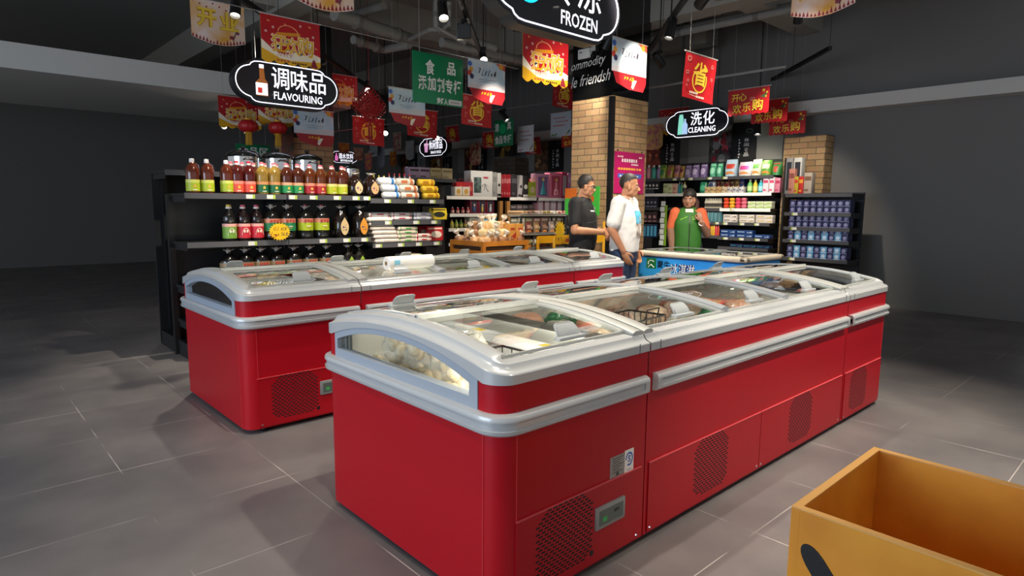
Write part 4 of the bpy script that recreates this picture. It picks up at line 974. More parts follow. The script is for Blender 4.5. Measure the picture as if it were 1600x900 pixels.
# ------------------------------------------------------- the oil and noodle shelving
YO = 5.9
def XO(px, py=340, y=YO): return P(px, py, y=y).x
tg = {(1.485, 1.6): [XO(p) for p in (424, 392)], (1.485, 2.5): [XO(p) for p in (458, 490, 527, 556, 573)], (1.46, 3.39): [XO(p) for p in (605, 641, 675)],
      (1.058, 1.6): [XO(p) for p in (392,)], (1.058, 2.5): [XO(p) for p in (503, 540, 568)], (1.228, 3.43): [XO(p) for p in (610, 654, 682)], (.985, 3.43): [XO(p) for p in (593, 628, 656, 684)]}
oil_shelf = gondola('black shelving unit stocked with oil bottles and noodles behind the back freezer row', 'x', YO, 1.6, 4.40, .52, 1.48, [(1.485, 1.6, 2.5, 0), (1.485, 2.5, 3.39, 0), (1.46, 3.39, 4.34, .0), (1.058, 1.6, 2.5, 0), (1.058, 2.5, 3.39, 0), (1.228, 3.43, 4.34, .06), (.985, 3.43, 4.34, .04), (.66, 1.6, 2.5, 0), (.66, 2.5, 3.39, 0), (.74, 3.43, 4.34, .04), (.34, 1.6, 3.39, 0), (.34, 3.43, 4.34, .04)], posts=(1.6, 2.5, 3.40, 4.37), tags=tg)
GO = 'oil bottles on the upper shelf'
row = [(355, '#4a1c0c', '#a7b822', '#c9d060', '#e8e6e0', 'lime labelled amber oil bottle, nearest the picture edge on the upper shelf'),
 (371, '#3f0e0b', '#d8503c', '#e08a78', '#c02030', 'coral labelled oil bottle with red cap, next to the lime one at the edge'),
 (390, '#3f0e0b', '#d8503c', '#e08a78', '#c02030', 'coral labelled oil bottle touching the gold oil bottles'),
 (410, '#7a6028', '#12603a', '#c78a58', '#d26a74', 'pale gold oil bottle with dark green label, beside the coral bottles'),
 (429, '#7a6028', '#12603a', '#c78a58', '#d26a74', 'pale gold oil bottle with dark green label, beside the bright green labels'),
 (448, '#3a160a', '#1f8a4c', '#d8a07c', '#d26a74', 'amber oil bottle with bright green label, beside the gold bottles'),
 (465.5, '#3a160a', '#1f8a4c', '#d8a07c', '#d26a74', 'amber oil bottle with bright green label, beside the red labels'),
 (484, '#4c220a', '#a3202a', '#c9846a', '#d26a74', 'amber oil bottle with red label, beside the bright green labels'),
 (501, '#4c220a', '#a3202a', '#c9846a', '#d26a74', 'amber oil bottle with red label, beside the lime labels'),
 (518.5, '#421a0a', '#a8b41f', '#d0c87a', '#d26a74', 'amber oil bottle with lime label, beside the red labels'),
 (534.5, '#421a0a', '#a8b41f', '#d0c87a', '#d26a74', 'amber oil bottle with lime label, beside the round dark jugs')]
for px, oil, lab, band, cap, lb in row:
    place(('oil', oil, lab), oil_bottle(oil, lab, band, cap), (XO(px, 300, YO+.075), YO+.075, 1.485), 0, lb, 'oil bottle', GO)
for k, px in enumerate((1.70, 1.82)): place(('oil', '#4a1c0c', '#a7b822'), None, (px, YO+.075, 1.485), 0, 'lime labelled amber oil bottle beyond the picture edge on the upper shelf', 'oil bottle', GO)
for k in range(11):
    px = 362+17.6*k; gold = k in (3, 4, 7, 8, 9)
    place(('oil2', gold), oil_bottle('#6e5416' if gold else '#3c180a', '#a3202a' if gold else '#1f8a4c', '#c9846a', '#d26a74'), (XO(px, 300, YO+.24), YO+.24, 1.485), 0, '%s oil bottle in the second rank, %s from the picture edge' % ('golden' if gold else 'amber', ORD[k]), 'oil bottle', 'oil bottles in the second rank')
for px, lab, lb in ((554, '#c9b287', 'rounded dark jug with cream drop label, beside the lime bottles on the upper shelf'), (579, '#cf9a6c', 'rounded dark jug with tan drop label, beside the white noodle rolls')):
    place(('drop_s', lab), jug('#1d100a', lab, '#c65a3a', '#3a2010', .165, .25, True), (XO(px, 290, YO+.09), YO+.09, 1.485), 0, lb, 'oil jug', 'dark jugs with drop labels')
GM = 'oil bottles on the middle shelf'
for px, body, lab, cap, lb in ((358, '#141210', '#6f9a34', '#e0b840', 'slim dark bottle with green label and yellow cap on the middle shelf'), (380, '#1a0f0e', '#c02434', '#c8485c', 'slim dark bottle with red label, beside the green labelled bottle'), (401, '#2a0f10', '#c02434', '#c8485c', 'slim dark bottle with red label, beside the green labelled jug')):
    place(('slim', lab), slim_bottle(body, lab, cap), (XO(px, 345, YO+.08), YO+.08, 1.058), 0, lb, 'oil bottle', GM)
for px, lab, band, cap, lb in ((424, '#147a48', '#c98468', '#a9a59c', 'large dark jug with green label behind the starburst price sign'), (449, '#147a48', '#c98468', '#b9a468', 'large dark jug with green label, right behind the starburst edge'), (477, '#a3b41c', '#c98468', '#b03a58', 'large dark jug with lime label, beside the green labelled jugs'), (502, '#a3b41c', '#c98468', '#b03a58', 'large dark jug with lime label, beside the drop label jugs')):
    place(('jug', lab), jug('#121210', lab, band, cap), (XO(px, 345, YO+.09), YO+.09, 1.058), 0, lb, 'oil jug', GM)
for px, lab, bd, lb in ((532, '#c9ae7e', '#4a3f2b', 'dark ribbed jug with cream drop label on the middle shelf'), (562, '#d08a2c', '#7a4416', 'dark ribbed jug with orange drop label on the middle shelf')):
    place(('drop', lab), jug('#17100c', lab, bd, '#6b4a22', .16, .335, True), (XO(px, 345, YO+.09), YO+.09, 1.058), 0, lb, 'oil jug', 'dark jugs with drop labels')
for k, px in enumerate((357, 383, 408, 432, 459, 484, 510)):
    lab = '#8a1c5a' if k in (1, 2) else '#d9d0b8' if k > 4 else '#a59a6a'
    place(('jugl', lab), jug('#0f0d0c', lab, '#8f7a58', '#4a3a26'), (XO(px, 400, YO+.09), YO+.09, .66), 0, 'black jug on the low shelf, %s from the picture edge, with a %s label' % (ORD[k], 'purple' if k in (1, 2) else 'cream' if k > 4 else 'khaki'), 'oil jug', 'dark jugs on the low shelf')
for px, lb in ((543, 'dark ribbed jug with green drop label on the low shelf, beside the cream labels'), (560, 'dark ribbed jug with green drop label on the low shelf, by the noodle bay')):
    place(('drop_g',), jug('#13100c', '#8fae3a', '#35602a', '#3a2a16', .16, .335, True), (XO(px, 400, YO+.09), YO+.09, .66), 0, lb, 'oil jug', 'dark jugs with drop labels')
# starburst price card
c = P(437, 362, y=YO-.06); T = thing('price_card', 'yellow starburst price card with handwritten figures, propped on the middle shelf', 'price card', c)
g = G(); n = 22; g.prism([((.105 if k % 2 else .088)*math.cos(PI*k/n), (.085 if k % 2 else .070)*math.sin(PI*k/n)) for k in range(2*n)], -.002, .002, mat('#e8b912', .5), 'y'); g.done('card', T, smooth=0)
g = G(); write(g, '65.3', -.06, .01, .05, .035, mat('#8a2a18', .5), -.0032, shear=.2); write(g, '56.8', .01, -.04, .065, .035, INK, -.0032, shear=.2); write(g, '63.8', .01, .012, .055, .03, INK, -.0032, shear=.2)
g.tube([(-.07, -.004, 0), (-.085, -.004, -.04), (-.05, -.004, -.055), (-.03, -.004, -.03), (-.06, -.004, -.025)], .003, mat('#8a1a18', .5), 5); scribble(g, -.045, -.045, .04, .03, mat('#a31c18', .5), -.0032, 3, 4, .004); g.done('lettering', T, smooth=0)
g = G(); g.tube([(0, .004, -.06), (0, .05, -.062)], .004, CHROME, 6); g.done('clip', T)
# noodle bay
def stack3(px, py, L, r, c, c2, nm, what):
    for k in range(3):
        x = XO(px+4*(2-k)*0+ (5, 3, 0)[k]-2, py, YO+.12)
        place(('roll', c), roll_pack(L, r, c, c2), (x, YO+.10+.03*(k == 2), 1.462+k*2*r*.93), 0, '%s, %s of its pile on the upper shelf' % (nm, ('lowest', 'middle', 'topmost')[k]), 'noodles', 'noodle rolls on the upper shelf')
stack3(606, 300, .215, .040, '#dfe0e2', '#2f78b8', 'white and blue noodle roll', 0); stack3(635, 300, .235, .040, '#e3d9c8', '#cf7a4c', 'white and orange noodle roll', 0); stack3(668, 300, .225, .040, '#e0b62c', '#b07a14', 'yellow noodle roll', 0)
for k in range(2):
    for i, (px, w, c, c2) in enumerate(((588, .27, '#e2dcd6', '#b02448'), (622, .27, '#e2dcd6', '#b02448'), (655, .24, '#dcdcdc', '#9a90a8'))):
        place(('flat', i > 1), flat_pack(w, .19, .043, c, c2), (XO(px, 340, YO+.16), YO+.17, 1.230+k*.044), 0, '%s flour pack on the second noodle shelf, %s tier, %s' % (('white and red', 'white and red', 'white and lilac')[i], ('lower', 'upper')[k], ('at the jug end', 'in the middle', 'beside the yellow pack')[i]), 'flour', 'flour packs')
place(('ypack',), pouch(.26, .07, .13, '#c9b32c', '#2a2a20', 'rice_pack', 1), (XO(682, 340, YO+.25), YO+.22, 1.232), 0, 'yellow rice pack leaning at the end of the second noodle shelf', 'rice', None)
for k in range(6): place(('wpack',), flat_pack(.30, .24, .045, '#ddd2c6', '#cfc4b6'), (XO(598-2*k, 360, YO+.16), YO+.18, .987+.0455*k), 0, 'plain white flour pack, %s from the bottom of the tall pile' % ORD[k], 'flour', 'white flour pile')
for k in range(4): place(('gpack',), flat_pack(.27, .2, .043, '#cfc2ae', '#3f9a3a'), (XO(630, 360, YO+.16), YO+.16, .987+.0435*k), .08*(k % 2), 'green ended flour pack, %s from the bottom of its pile' % ORD[k], 'flour', 'green flour pile')
for k in range(2): place(('rpack',), flat_pack(.22, .18, .045, '#e0cdbf', '#b8242c'), (XO(656, 370, YO+.14), YO+.14, .987+.0455*k), 0, 'red ended flour pack, %s of two' % ('lower', 'upper')[k], 'flour', 'red flour pile')
place(('rw',), pouch(.24, .09, .16, '#b8242c', '#e0d2c0', 'rice_pack', 1), (XO(679, 370, YO+.2), YO+.2, .987), 0, 'red and white rice pack standing at the end of the third noodle shelf', 'rice', None)
place(('rw2',), pouch(.20, .09, .17, '#a01c28', '#c8b8a8', 'rice_pack', 0), (XO(664, 370, YO+.3), YO+.30, .987), 0, 'dark red rice pack behind the red ended flour packs', 'rice', None)
place(('gp2',), flat_pack(.32, .22, .06, '#2f7a38', '#8a5a30'), (XO(628, 390, YO+.16), YO+.18, .742), 0, 'green pack lying on the lowest visible noodle shelf', 'flour', None)
place(('gp3',), flat_pack(.26, .2, .05, '#c9bca8', '#3f9a3a'), (XO(640, 398, YO+.12), YO+.14, .803), 0, 'cream pack lying over the green pack', 'flour', None)
place(('roll', 'b'), roll_pack(.25, .045, '#d9d8d2', '#2a4a88', 'noodle_pack'), (XO(666, 398, YO+.12), YO+.12, .742), 0, 'white and blue roll alone on the lowest visible noodle shelf', 'noodles', None)
# things standing on the far side of this unit: steel pots and small bottles
def pot(label, cat, group):
    T = thing('steel_pot', label, cat, (0, 0, 0), 0, group); g = G(); g.lathe([(0, 0), (.15, 0), (.16, .01), (.16, .17), (.168, .18), (.165, .185)], CHROME, 28); g.done('pot_body', T)
    g = G(); g.lathe([(.172, .186), (.16, .20), (.11, .232), (.03, .246), (0, .248)], mat('#8f9496', .08, 1.0), 28); g.lathe([(.012, .246), (.024, .27), (.02, .282), (0, .285)], BLACK, 14); g.done('lid', T)
    for s in (-1, 1): g = G(); g.tube([(s*.155, -.04, .14), (s*.205, -.03, .15), (s*.205, .03, .15), (s*.155, .04, .14)], .009, CHROME, 8); g.done('pot_handle', T)
    return T
rear = gondola('dark shelving unit back to back with the oil shelf, carrying steel pots', 'x', 6.46, 1.6, 4.40, .5, 1.70, [(1.70, 1.6, 3.0, 0), (1.60, 3.0, 4.39, 0)], posts=(1.7, 3.0, 4.3))
for px, lb, s in ((382, 'steel pot with glass lid nearest the picture edge, behind the oil bottles', 1.0), (435, 'steel pot with domed lid behind the gold oil bottles', 1.0), (481, 'steel pot with domed lid behind the red labelled bottles', 1.0), (549, 'small steel pot behind the rounded dark jugs', .62)):
    place(('pot',), pot, (P(px, 290, y=6.72).x, 6.72, 1.70), 1.5, lb, 'pot', 'steel pots', (s, s, s))
for k in range(9):
    px = 576+8*k; red = k > 3
    place(('sb', red), plastic_bottle(.045, .045, .17 if red else .14, '#8f9090' if red else '#c9c2a4', '#b8242c' if red else '#d0c046', '#5a5a5c' if red else '#7a6a3a', 'sauce_bottle'), (P(px, 280, y=6.56).x, 6.56, 1.60), 0, 'small %s capped sauce bottle, %s from the pot end of the far rank' % ('red' if red else 'yellow', ORD[k]), 'bottle', 'sauce bottles behind the noodle rolls')
# ------------------------------------------------------- gift shelving in the middle
YG = 7.6
def XG(px, py=300, y=YG): return P(px, py, y=y).x
def ZG(px, py, y=YG): return P(px, py, y=y).z
zt = ZG(800, 308.5); z2 = ZG(750, 334); z3 = ZG(750, 356)
def glip(z, u): return RAILW
gift = gondola('black shelving unit with white rails holding gift boxes and dolls', 'x', YG, XG(694), XG(896), .5, zt+.32, [(zt, XG(697), XG(776), 0), (zt, XG(796), XG(838), 0), (zt, XG(838), XG(894), -.05), (z2, XG(702), XG(776), 0), (z2, XG(796), XG(890), 0), (z3, XG(700), XG(780), 0), (z3, XG(796), XG(890), 0), (ZG(750, 378), XG(700), XG(890), 0)], posts=(XG(785), XG(694)), lipm=glip, back_z=zt+.02)
for px in (782, 793.5):
    g = G(); x = XG(px, 330)-XG(694); g.span((x-.035, -.02, .4), (x+.035, .03, zt-.06), mat('#a8743c', .6)); g.done('wood_post', gift, smooth=0)
def boxat(pl, pr, pt, pb, y, z, d, c, c2, style, lb, cat='gift box', group='gift boxes on the middle shelf', rz=0, tilt=0):
    w = abs(P(pr, pb, y=y).x-P(pl, pb, y=y).x); h = (P(pl, pt, y=y)-P(pl, pb, y=y)).z
    o = place(('bx', pl, pt), carton(w, d, h, c, c2, style), ((P(pl, pb, y=y).x+P(pr, pb, y=y).x)/2, y+d/2, z), rz, lb, cat, group); o.rotation_euler = (0, tilt, rz); return o
bb = boxat(738, 769, 265, 306, YG+.05, zt, .20, '#e9e7e3', '#5f7a76', 5, 'big white gift box with a grey green picture, on the middle shelf', rz=-.12)
g = G(); w = .30; h = .36; d = .20
g.span((-.145, -d/2-.0012, .06), (-.01, -d/2, .30), mat('#6d8480', .5, noise_=('#2b3a3a', 14))); g.span((.03, -d/2-.0012, .28), (.12, -d/2, .31), mat('#c0485a', .5)); g.tube([(.0, -d/2, .16), (.05, -d/2-.001, .20), (.09, -d/2-.001, .12), (.12, -d/2-.001, .08)], .005, INK, 5); g.tube([(.05, -d/2-.001, .20), (.10, -d/2-.001, .17)], .004, INK, 5); g.tube([(.06, -d/2-.001, .18), (.04, -d/2-.001, .1)], .004, INK, 5); g.done('picture', bb, smooth=0)
boxat(770, 776, 267, 306, YG+.06, zt, .2, '#a9a8a6', '#8a8a88', 0, 'narrow grey box standing in for the grey side of the big white box')  # separate grey box added as the side face of the white box
boxat(777, 783, 268, 306, YG+.05, zt, .2, '#d8d4cc', '#2a2826', 3, 'narrow white gift box with black branches')
for k, px in enumerate((783.5, 787.3, 791.1, 794.6)): boxat(px, px+3.5, 271-k % 2, 306, YG+.05, zt, .2, '#a3202c', '#c8787a', 0, 'slim red gift box, %s from the white boxes' % ORD[k], group='slim red gift boxes')
boxat(799, 808, 271, 307, YG+.03, zt, .16, '#343236', '#5a585c', 0, 'charcoal gift box beside the slim red ones')
boxat(809, 815, 272, 307, YG+.03, zt, .12, '#b9b3b4', '#3a3638', 3, 'tilted white gift box with black flowers', tilt=.16)
boxat(817, 826, 273, 307, YG+.02, zt, .14, '#2a282a', '#d8d4cc', 3, 'black gift box with a white bloom')
boxat(826, 838, 279, 304, YG+.01, zt, .14, '#a9b82e', '#d8c8a0', 3, 'lime toy box beside the pink doll box', 'toy box')
for k, px in enumerate((808, 827)): boxat(px, px+11, 268, 276, YG+.2, zt+.24, .2, '#a8202e', '#d8b8b0', 0, 'red topped box at the back, above the %s gift box' % ('tilted white', 'lime toy')[k], group='red topped boxes')
db = boxat(838, 858, 266, 304, YG-.003, zt, .14, '#c88aa8', '#7a5a88', 2, 'pink boxed doll in a teal dress', 'doll box', 'boxed dolls')
g = G(); g.lathe([(0, .05), (.075, .05), (.03, .19), (.022, .23), (.03, .26), (0, .28)], mat('#3f9aa8', .4), 14, Matrix.Translation((0, -.078, 0)), sy=.35); g.ell((0, -.082, .30), (.02, .018, .024), mat('#d8b090', .5)); g.ell((0, -.078, .31), (.026, .02, .028), mat('#c8b048', .5)); g.done('doll', db)
db = boxat(859, 877, 264, 304, YG-.003, zt, .14, '#d0708c', '#a83a54', 2, 'deep pink boxed doll in a rose dress', 'doll box', 'boxed dolls')
g = G(); g.lathe([(0, .05), (.07, .05), (.05, .14), (.024, .2), (.03, .25), (0, .28)], mat('#c84a6c', .4, noise_=('#e8b0b8', 30)), 14, Matrix.Translation((.01, -.078, 0)), sy=.35); g.ell((.01, -.082, .30), (.02, .018, .024), mat('#d8b090', .5)); g.ell((.01, -.078, .312), (.028, .02, .03), mat('#c89a3a', .5)); g.done('doll', db)
boxat(878, 886, 264, 305, YG-.02, zt, .16, '#b83058', '#b8a8a8', 2, 'crimson doll box seen edge on, against the pillar', 'doll box', 'boxed dolls')
boxat(887, 893, 265, 305, YG-.01, zt, .16, '#c888b0', '#d8a8c8', 0, 'lilac pink box next to the brick pillar', 'doll box', 'boxed dolls')
for i, (pl, pr, pt, c, lb) in enumerate(((640, 656, 262, '#a890a8', 'lilac gift bag at the noodle shelf end'), (656, 672, 262, '#b098ae', 'lilac gift bag beside the beige ones'), (673, 690, 262, '#b8a478', 'beige gift bag beside the lilac ones'), (691, 707, 262, '#c0ac84', 'beige gift bag beside the red bag'))):
    boxat(pl, pr, pt, 279, 7.3, ZG(670, 279, 7.3), .12, c, '#3a2a2a' if i < 2 else '#8a7848', 0, lb, 'gift bag', 'gift bags on the long shelf')
gondola('dark rear shelf carrying the row of gift bags', 'x', 7.28, P(630, 279, y=7.28).x, P(712, 279, y=7.28).x, .3, ZG(670, 279, 7.3), [(ZG(670, 279, 7.3), P(630, 279, y=7.28).x, P(712, 279, y=7.28).x, 0)])
def gift_bag(c):
    def make(label, cat, group):
        T = thing('gift_bag', label, cat, (0, 0, 0), 0, group); g = G(); g.prism([(-.09, 0), (.09, 0), (.085, .21), (-.085, .21)], -.05, .05, mat(c, .45), 'y'); g.done('bag', T, smooth=0)
        g = G(); g.tube([(.04*math.cos(a), -.05, .20+.06*math.sin(a)) for a in [PI*k/10 for k in range(11)]], .004, mat('#8a1820', .5), 6); g.done('bag_handle', T)
        g = G(); disc(g, 0, .11, .045, mat('#d06a5a', .5), -.051); g.done('front_print', T, smooth=0); return T
    return make
place(('gb',), gift_bag('#b01c24'), (XG(717, 290, YG+.1), YG+.1, zt+.01), 0, 'bright red gift bag with looped handle', 'gift bag', 'red gift bags')
place(('gb2',), gift_bag('#a82a38'), (XG(732, 290, YG+.1), YG+.12, zt+.01), 0, 'dull red gift bag beside the big white box', 'gift bag', 'red gift bags')
for k, px in enumerate((711, 723)): boxat(px, px+11, 293, 308, YG-.01, zt, .1, '#e6ddcc', '#d0a048', 3, 'white and gold pastry box, %s' % ('next to the shelf end', 'next to the big white box')[k], group='pastry boxes')
for k in range(3): 
    px = 735+12.6*k; o = boxat(px, px+11.6, 310, 333, YG+.02, z2, .14, '#7a1c34', '#2c3040', 2, 'boxed toy figure, %s from the shelf end' % ORD[k], 'toy box', 'boxed toy figures')
    g = G(); g.ell((0, -.075, .07), (.022, .012, .05), mat(('#4a5a8a', '#c8a85a', '#c8c8cc')[k], .4)); g.ell((0, -.078, .13), (.016, .012, .018), mat('#d8c8a8', .5)); g.done('figure', o)
for k in range(4): place(('cup',), plastic_bottle(.055, .055, .10, '#a82c3a', '#e0d0c4', '#d8b0a0', 'jar'), (XG(707+8*k, 320, YG+.06), YG+.06, z2), 0, 'small red jar with pale cap, %s on its shelf' % ORD[k], 'jar', 'red jars')
for k, c in enumerate(('#b8a428', '#7a9a3a', '#4f7a34', '#6a3a24', '#5a2a20')): place(('jar', c), plastic_bottle(.06, .06, .13, c, '#c8c088', '#b8b060', 'jar'), (XG(706+7*k, 345, YG+.06), YG+.06, z3), 0, '%s pickle jar, %s from the noodle shelf' % (('yellow', 'lime', 'green', 'brown', 'dark brown')[k], ORD[k]), 'jar', 'pickle jars')
boxat(734, 752, 338, 355, YG+.02, z3, .14, '#d8d4c6', '#8f8a78', 0, 'plain white box on the lower gift shelf'); boxat(754, 776, 340, 355, YG+.02, z3, .14, '#3f9ac0', '#b8d0d8', 4, 'sky blue box on the lower gift shelf')
for k in range(4): boxat(798+9.5*k, 806.5+9.5*k, 319, 333, YG+.03, z2, .14, ('#3a383c', '#5a4a4c', '#4a4648', '#6a5a58')[k], '#8a8084', 0, 'dim %s box on the shelf under the black gift boxes, %s' % (('charcoal', 'brown', 'grey', 'taupe')[k], ORD[k]), group='dim boxes')
for k in range(5): boxat(840+10*k, 849+10*k, 311, 333, YG+.02, z2, .14, ('#c08a98', '#8a5a64', '#b09aa8', '#7a4a58', '#3a6a78')[k], '#d8c8d0', 2, '%s window box under the dolls, %s' % (('pink', 'wine', 'lilac', 'plum', 'teal')[k], ORD[k]), 'toy box', 'window boxes under the dolls')
for k in range(7): boxat(798+12*k, 808+12*k, 341, 355, YG+.03, z3, .14, ('#8a8a78', '#b8b0a0', '#7a7a5a', '#8f5f58', '#9a6a60', '#8a7a6a', '#6a5a52')[k], '#d8d0c0', 0, 'snack box on the lower shelf behind the trolley rack, %s from the post' % ORD[k], group='snack boxes behind the rack')
# ------------------------------------------------------- detergent shelving on the far right
XD = 9.5
def YD(px, py=300, x=XD): return P(px, py, x=x).y
def ZD(px, py, x=XD): return P(px, py, x=x).z
ya, yb, yc = YD(1208), YD(1128), YD(1000)
z1, z2d, z3d, z4d, z5d, z6d = ZD(1165, 275), ZD(1165, 301.5), ZD(1165, 326), ZD(1165, 348), ZD(1165, 371.5), ZD(1165, 387)
lz = lambda z, u: RAILW if abs(z-z2d) < .02 or (abs(z-z3d) < .02 and u < yb-.2) else LIP  # plain white rail colour mimics brightly lit rails here, nothing glows
tagd = {(z1, ya): [YD(p, 275) for p in (1134,)], (z3d, ya): [YD(1147, 326)], (z4d, ya): [YD(p, 348) for p in (1136, 1162, 1185)], (z5d, ya): [YD(p, 372) for p in (1137, 1162, 1187)], (z1, yb): [YD(p, 275) for p in (1055, 1067, 1080, 1110)], (z4d, yb): [YD(p, 348) for p in (1105, 1120)]}
det = gondola('black shelving unit full of detergent bags and toothpaste along the far wall', 'y', XD, ya, yc, .46, ZD(1165, 248), [(z1, ya, yb, 0), (z2d, ya, yb, -.04), (z3d, ya, yb, -.04), (z4d, ya, yb, -.04), (z5d, ya, yb, -.06), (z6d, ya, yb, -.04), (z1, yb, yc, 0), (z2d+.0, yb, yc, .0), (z3d, yb, yc, .03), (z4d, yb, yc, .03), (z5d+.01, yb, yc, .03)], posts=(yb, (yb+yc)/2), lipm=lz, tags=tagd)
g = G(); yy = YD(1222, 380)-ya; g.span((-.02, yy, .02), (.46, yy+.03, ZD(1165, 248)-.02), BLACK); g.span((.40, yy, 0), (.44, -.0, ZD(1165, 300)), SHELF); g.done('end_panel', det, smooth=0)
def atD(kind, key, pl, pr, pt, pb, z, d, lb, cat, group, setb=.02, x=None):
    X = (x or XD)+setb; y1, y0 = P(pl, pb, x=X).y, P(pr, pb, x=X).y; w = (y1-y0)*.96; h = P((pl+pr)/2, pt, x=X).z-z
    return place(key+(round(w, 2), round(h, 2)), kind(w, d, h), (X+d/2, (y0+y1)/2, z), RY, lb, cat, group)
def BX(c, c2, s=0): return lambda w, d, h: carton(w, d, h, c, c2, s)
def PO(c, c2, s=0, n='detergent_bag'): return lambda w, d, h: pouch(w, d, h, c, c2, n, s)
def BO(c, cap, lab=None): return lambda w, d, h: plastic_bottle(w, min(d, w), h, c, cap, lab)
GB = 'detergent bags on the top shelf'
for pl, pr, pt, c, c2, s, lb in ((1028, 1039, 258, '#8a9a34', '#3a7a4a', 1, 'olive green bag'), (1040, 1050, 258, '#a8923a', '#b05a6a', 1, 'gold and pink bag'), (1051, 1060, 258, '#c08a90', '#8a5060', 0, 'dusty pink bag'), (1060, 1067, 259, '#c0a058', '#8a2a44', 0, 'tan bag'), (1068, 1078, 258, '#8a78a0', '#c8b8d4', 1, 'mauve bag beside the tan one'), (1079, 1090, 257, '#7f6c98', '#c8b8d4', 1, 'mauve bag in the middle of three'), (1092, 1103, 256, '#6a5884', '#b8a8c8', 1, 'dark mauve bag beside the green ones'),
    (1107, 1117, 255, '#4aa078', '#9ad8b8', 1, 'green bag beside the mauve ones'), (1118, 1127, 255, '#4aa078', '#9ad8b8', 1, 'green bag beside the blue and white sack'), (1130, 1149, 249, '#b8d4e4', '#c8402c', 0, 'large pale blue and white sack with red lettering'), (1151, 1172, 253, '#e0d8dc', '#d8488a', 0, 'large white and pink sack'), (1172, 1187, 249, '#d8dcc4', '#5a9a4a', 0, 'large white sack with green print'), (1187, 1203, 250, '#5a9a3a', '#c8d89a', 0, 'bright green sack'), (1204, 1218, 253, '#3f8a4c', '#b84a38', 1, 'green and red sack at the shelf end')):
    big = pr-pl > 13; atD(PO(c, c2, s), ('po', c, s), pl, pr, pt, 275, z1, .16 if big else .12, lb+' on the top shelf', 'detergent', GB, .012 if big else .03)
for k, (pl, c) in enumerate(((1009, '#c87a84'), (1017, '#3f9a8c'), (1025, '#8a7aa4'))): atD(BO(c, '#d8d4d0', None), ('bo', c), pl-1, pl+6, 258, 275, z1, .08, '%s bottle on the top shelf near the pillar' % ('rose', 'teal', 'lilac')[k], 'bottle', 'bottles near the pillar')
G2 = 'goods on the lit second shelf'
for pl, pr, pt, kind, key, lb in ((1036, 1043, 287, BX('#c8cfa0', '#98a870', 0), ('b1',), 'pale green box'), (1043, 1050, 287, BX('#d8dcb0', '#b0b880', 3), ('b2',), 'lemon box'), (1050, 1057, 287, BX('#e0b8a4', '#c87a6a', 3), ('b3',), 'peach box'), (1057, 1061, 284, BO('#2a8aa0', '#d8d8d0'), ('b4',), 'slim teal bottle'), (1061, 1064, 285, BO('#58b878', '#d8d8d0'), ('b5',), 'slim green bottle'), (1064, 1070, 284, BO('#d8d0b0', '#c8a83a', '#2a2a28'), ('b6',), 'cream bottle with yellow cap'),
    (1091, 1103, 283, PO('#1c6a4a', '#4aa07a', 1, 'refill_pack'), ('b7',), 'dark green refill pack'), (1104, 1116, 279, PO('#7a8088', '#2a3a5a', 1, 'refill_pack'), ('b8',), 'grey refill pack with navy emblem'),
    (1165, 1173, 280, BO('#5fa85a', '#d0d8b0', '#b8d890'), ('b9',), 'lime green bottle'), (1174, 1181, 280, BO('#d8b82a', '#e0d8a0', '#e8d880'), ('b10',), 'yellow bottle'), (1182, 1190, 280, BO('#2fa8b8', '#c8e0e0', '#9ad8e0'), ('b11',), 'turquoise bottle'), (1191, 1200, 277, BX('#e4d0d8', '#c0486a', 0), ('b12',), 'tall white and pink box'), (1201, 1209, 277, BX('#e8dce0', '#c8486a', 0), ('b13',), 'tall white and rose box'), (1210, 1218, 278, BX('#c87a90', '#b02a50', 0), ('b14',), 'tall pink box at the shelf end')):
    atD(kind, key, pl, pr, pt, 301, z2d, .10, lb+' on the second shelf', 'box' if 'box' in lb else 'bottle' if 'bottle' in lb else 'refill pack', G2, .0 if pl > 1128 else .04)
for k in range(6): atD(BX(('#8a2a30', '#6a4a30', '#a03a3a', '#5a3a28', '#8a6a3a', '#3a4a8a')[k], '#c8a878', 4), ('sp', k), 1117+7.6*k, 1124+7.6*k, 280, 301, z2d, .12, '%s soap carton, %s of the rear stack' % (('crimson', 'brown', 'red', 'umber', 'ochre', 'blue')[k], ORD[k]), 'carton', 'rear soap cartons', .16)
for k in range(7): atD(BX(('#b8a070', '#c0a878', '#b89868', '#c8b898', '#c8c0b0', '#c8c4c0', '#d0ccc8')[k], '#4a4a88' if k > 3 else '#7a4a28', 1), ('sf', k), 1101+8.8*k, 1109+8.8*k, 292, 301, z2d, .10, '%s soap carton, %s of the front stack' % ('white' if k > 3 else 'tan', ORD[k]), 'carton', 'front soap cartons', .02)
for k in range(9): place(('cone',), plastic_bottle(.05, .05, .165, '#b8b09a', '#d0c8b4', '#3a3630', 'shampoo_bottle'), (XD+.06, P(1103+2.9*k, 320, x=XD+.06).y, z3d), RY, 'small beige bottle in the close rank beside the woman, %s' % ORD[k], 'bottle', 'small beige bottles')
def soap_tub(c):
    def make(label, cat, group):
        T = thing('soap_tub', label, cat, (0, 0, 0), 0, group); g = G(); g.lathe([(0, 0), (.035, 0), (.045, .014), (.046, .03), (.043, .034)], mat(c, .35), 16); g.done('tub', T); g = G(); g.lathe([(.047, .034), (.047, .044), (.03, .055), (0, .056)], mat(lin_mix(c), .35), 16); g.done('lid', T); return T
    return make
for k in range(4):
    c = ('#c8482a', '#d09a2a', '#c8405a', '#d0687a')[k]
    for q in range(3): place(('tub', c), soap_tub(c), (XD+.02, P(1135+9.3*k, 320, x=XD+.02).y, z3d+.057*q), 0, '%s soap tub, %s of its pile' % (('orange', 'amber', 'red', 'pink')[k], ('lowest', 'middle', 'topmost')[q]), 'soap', 'round soap tubs')
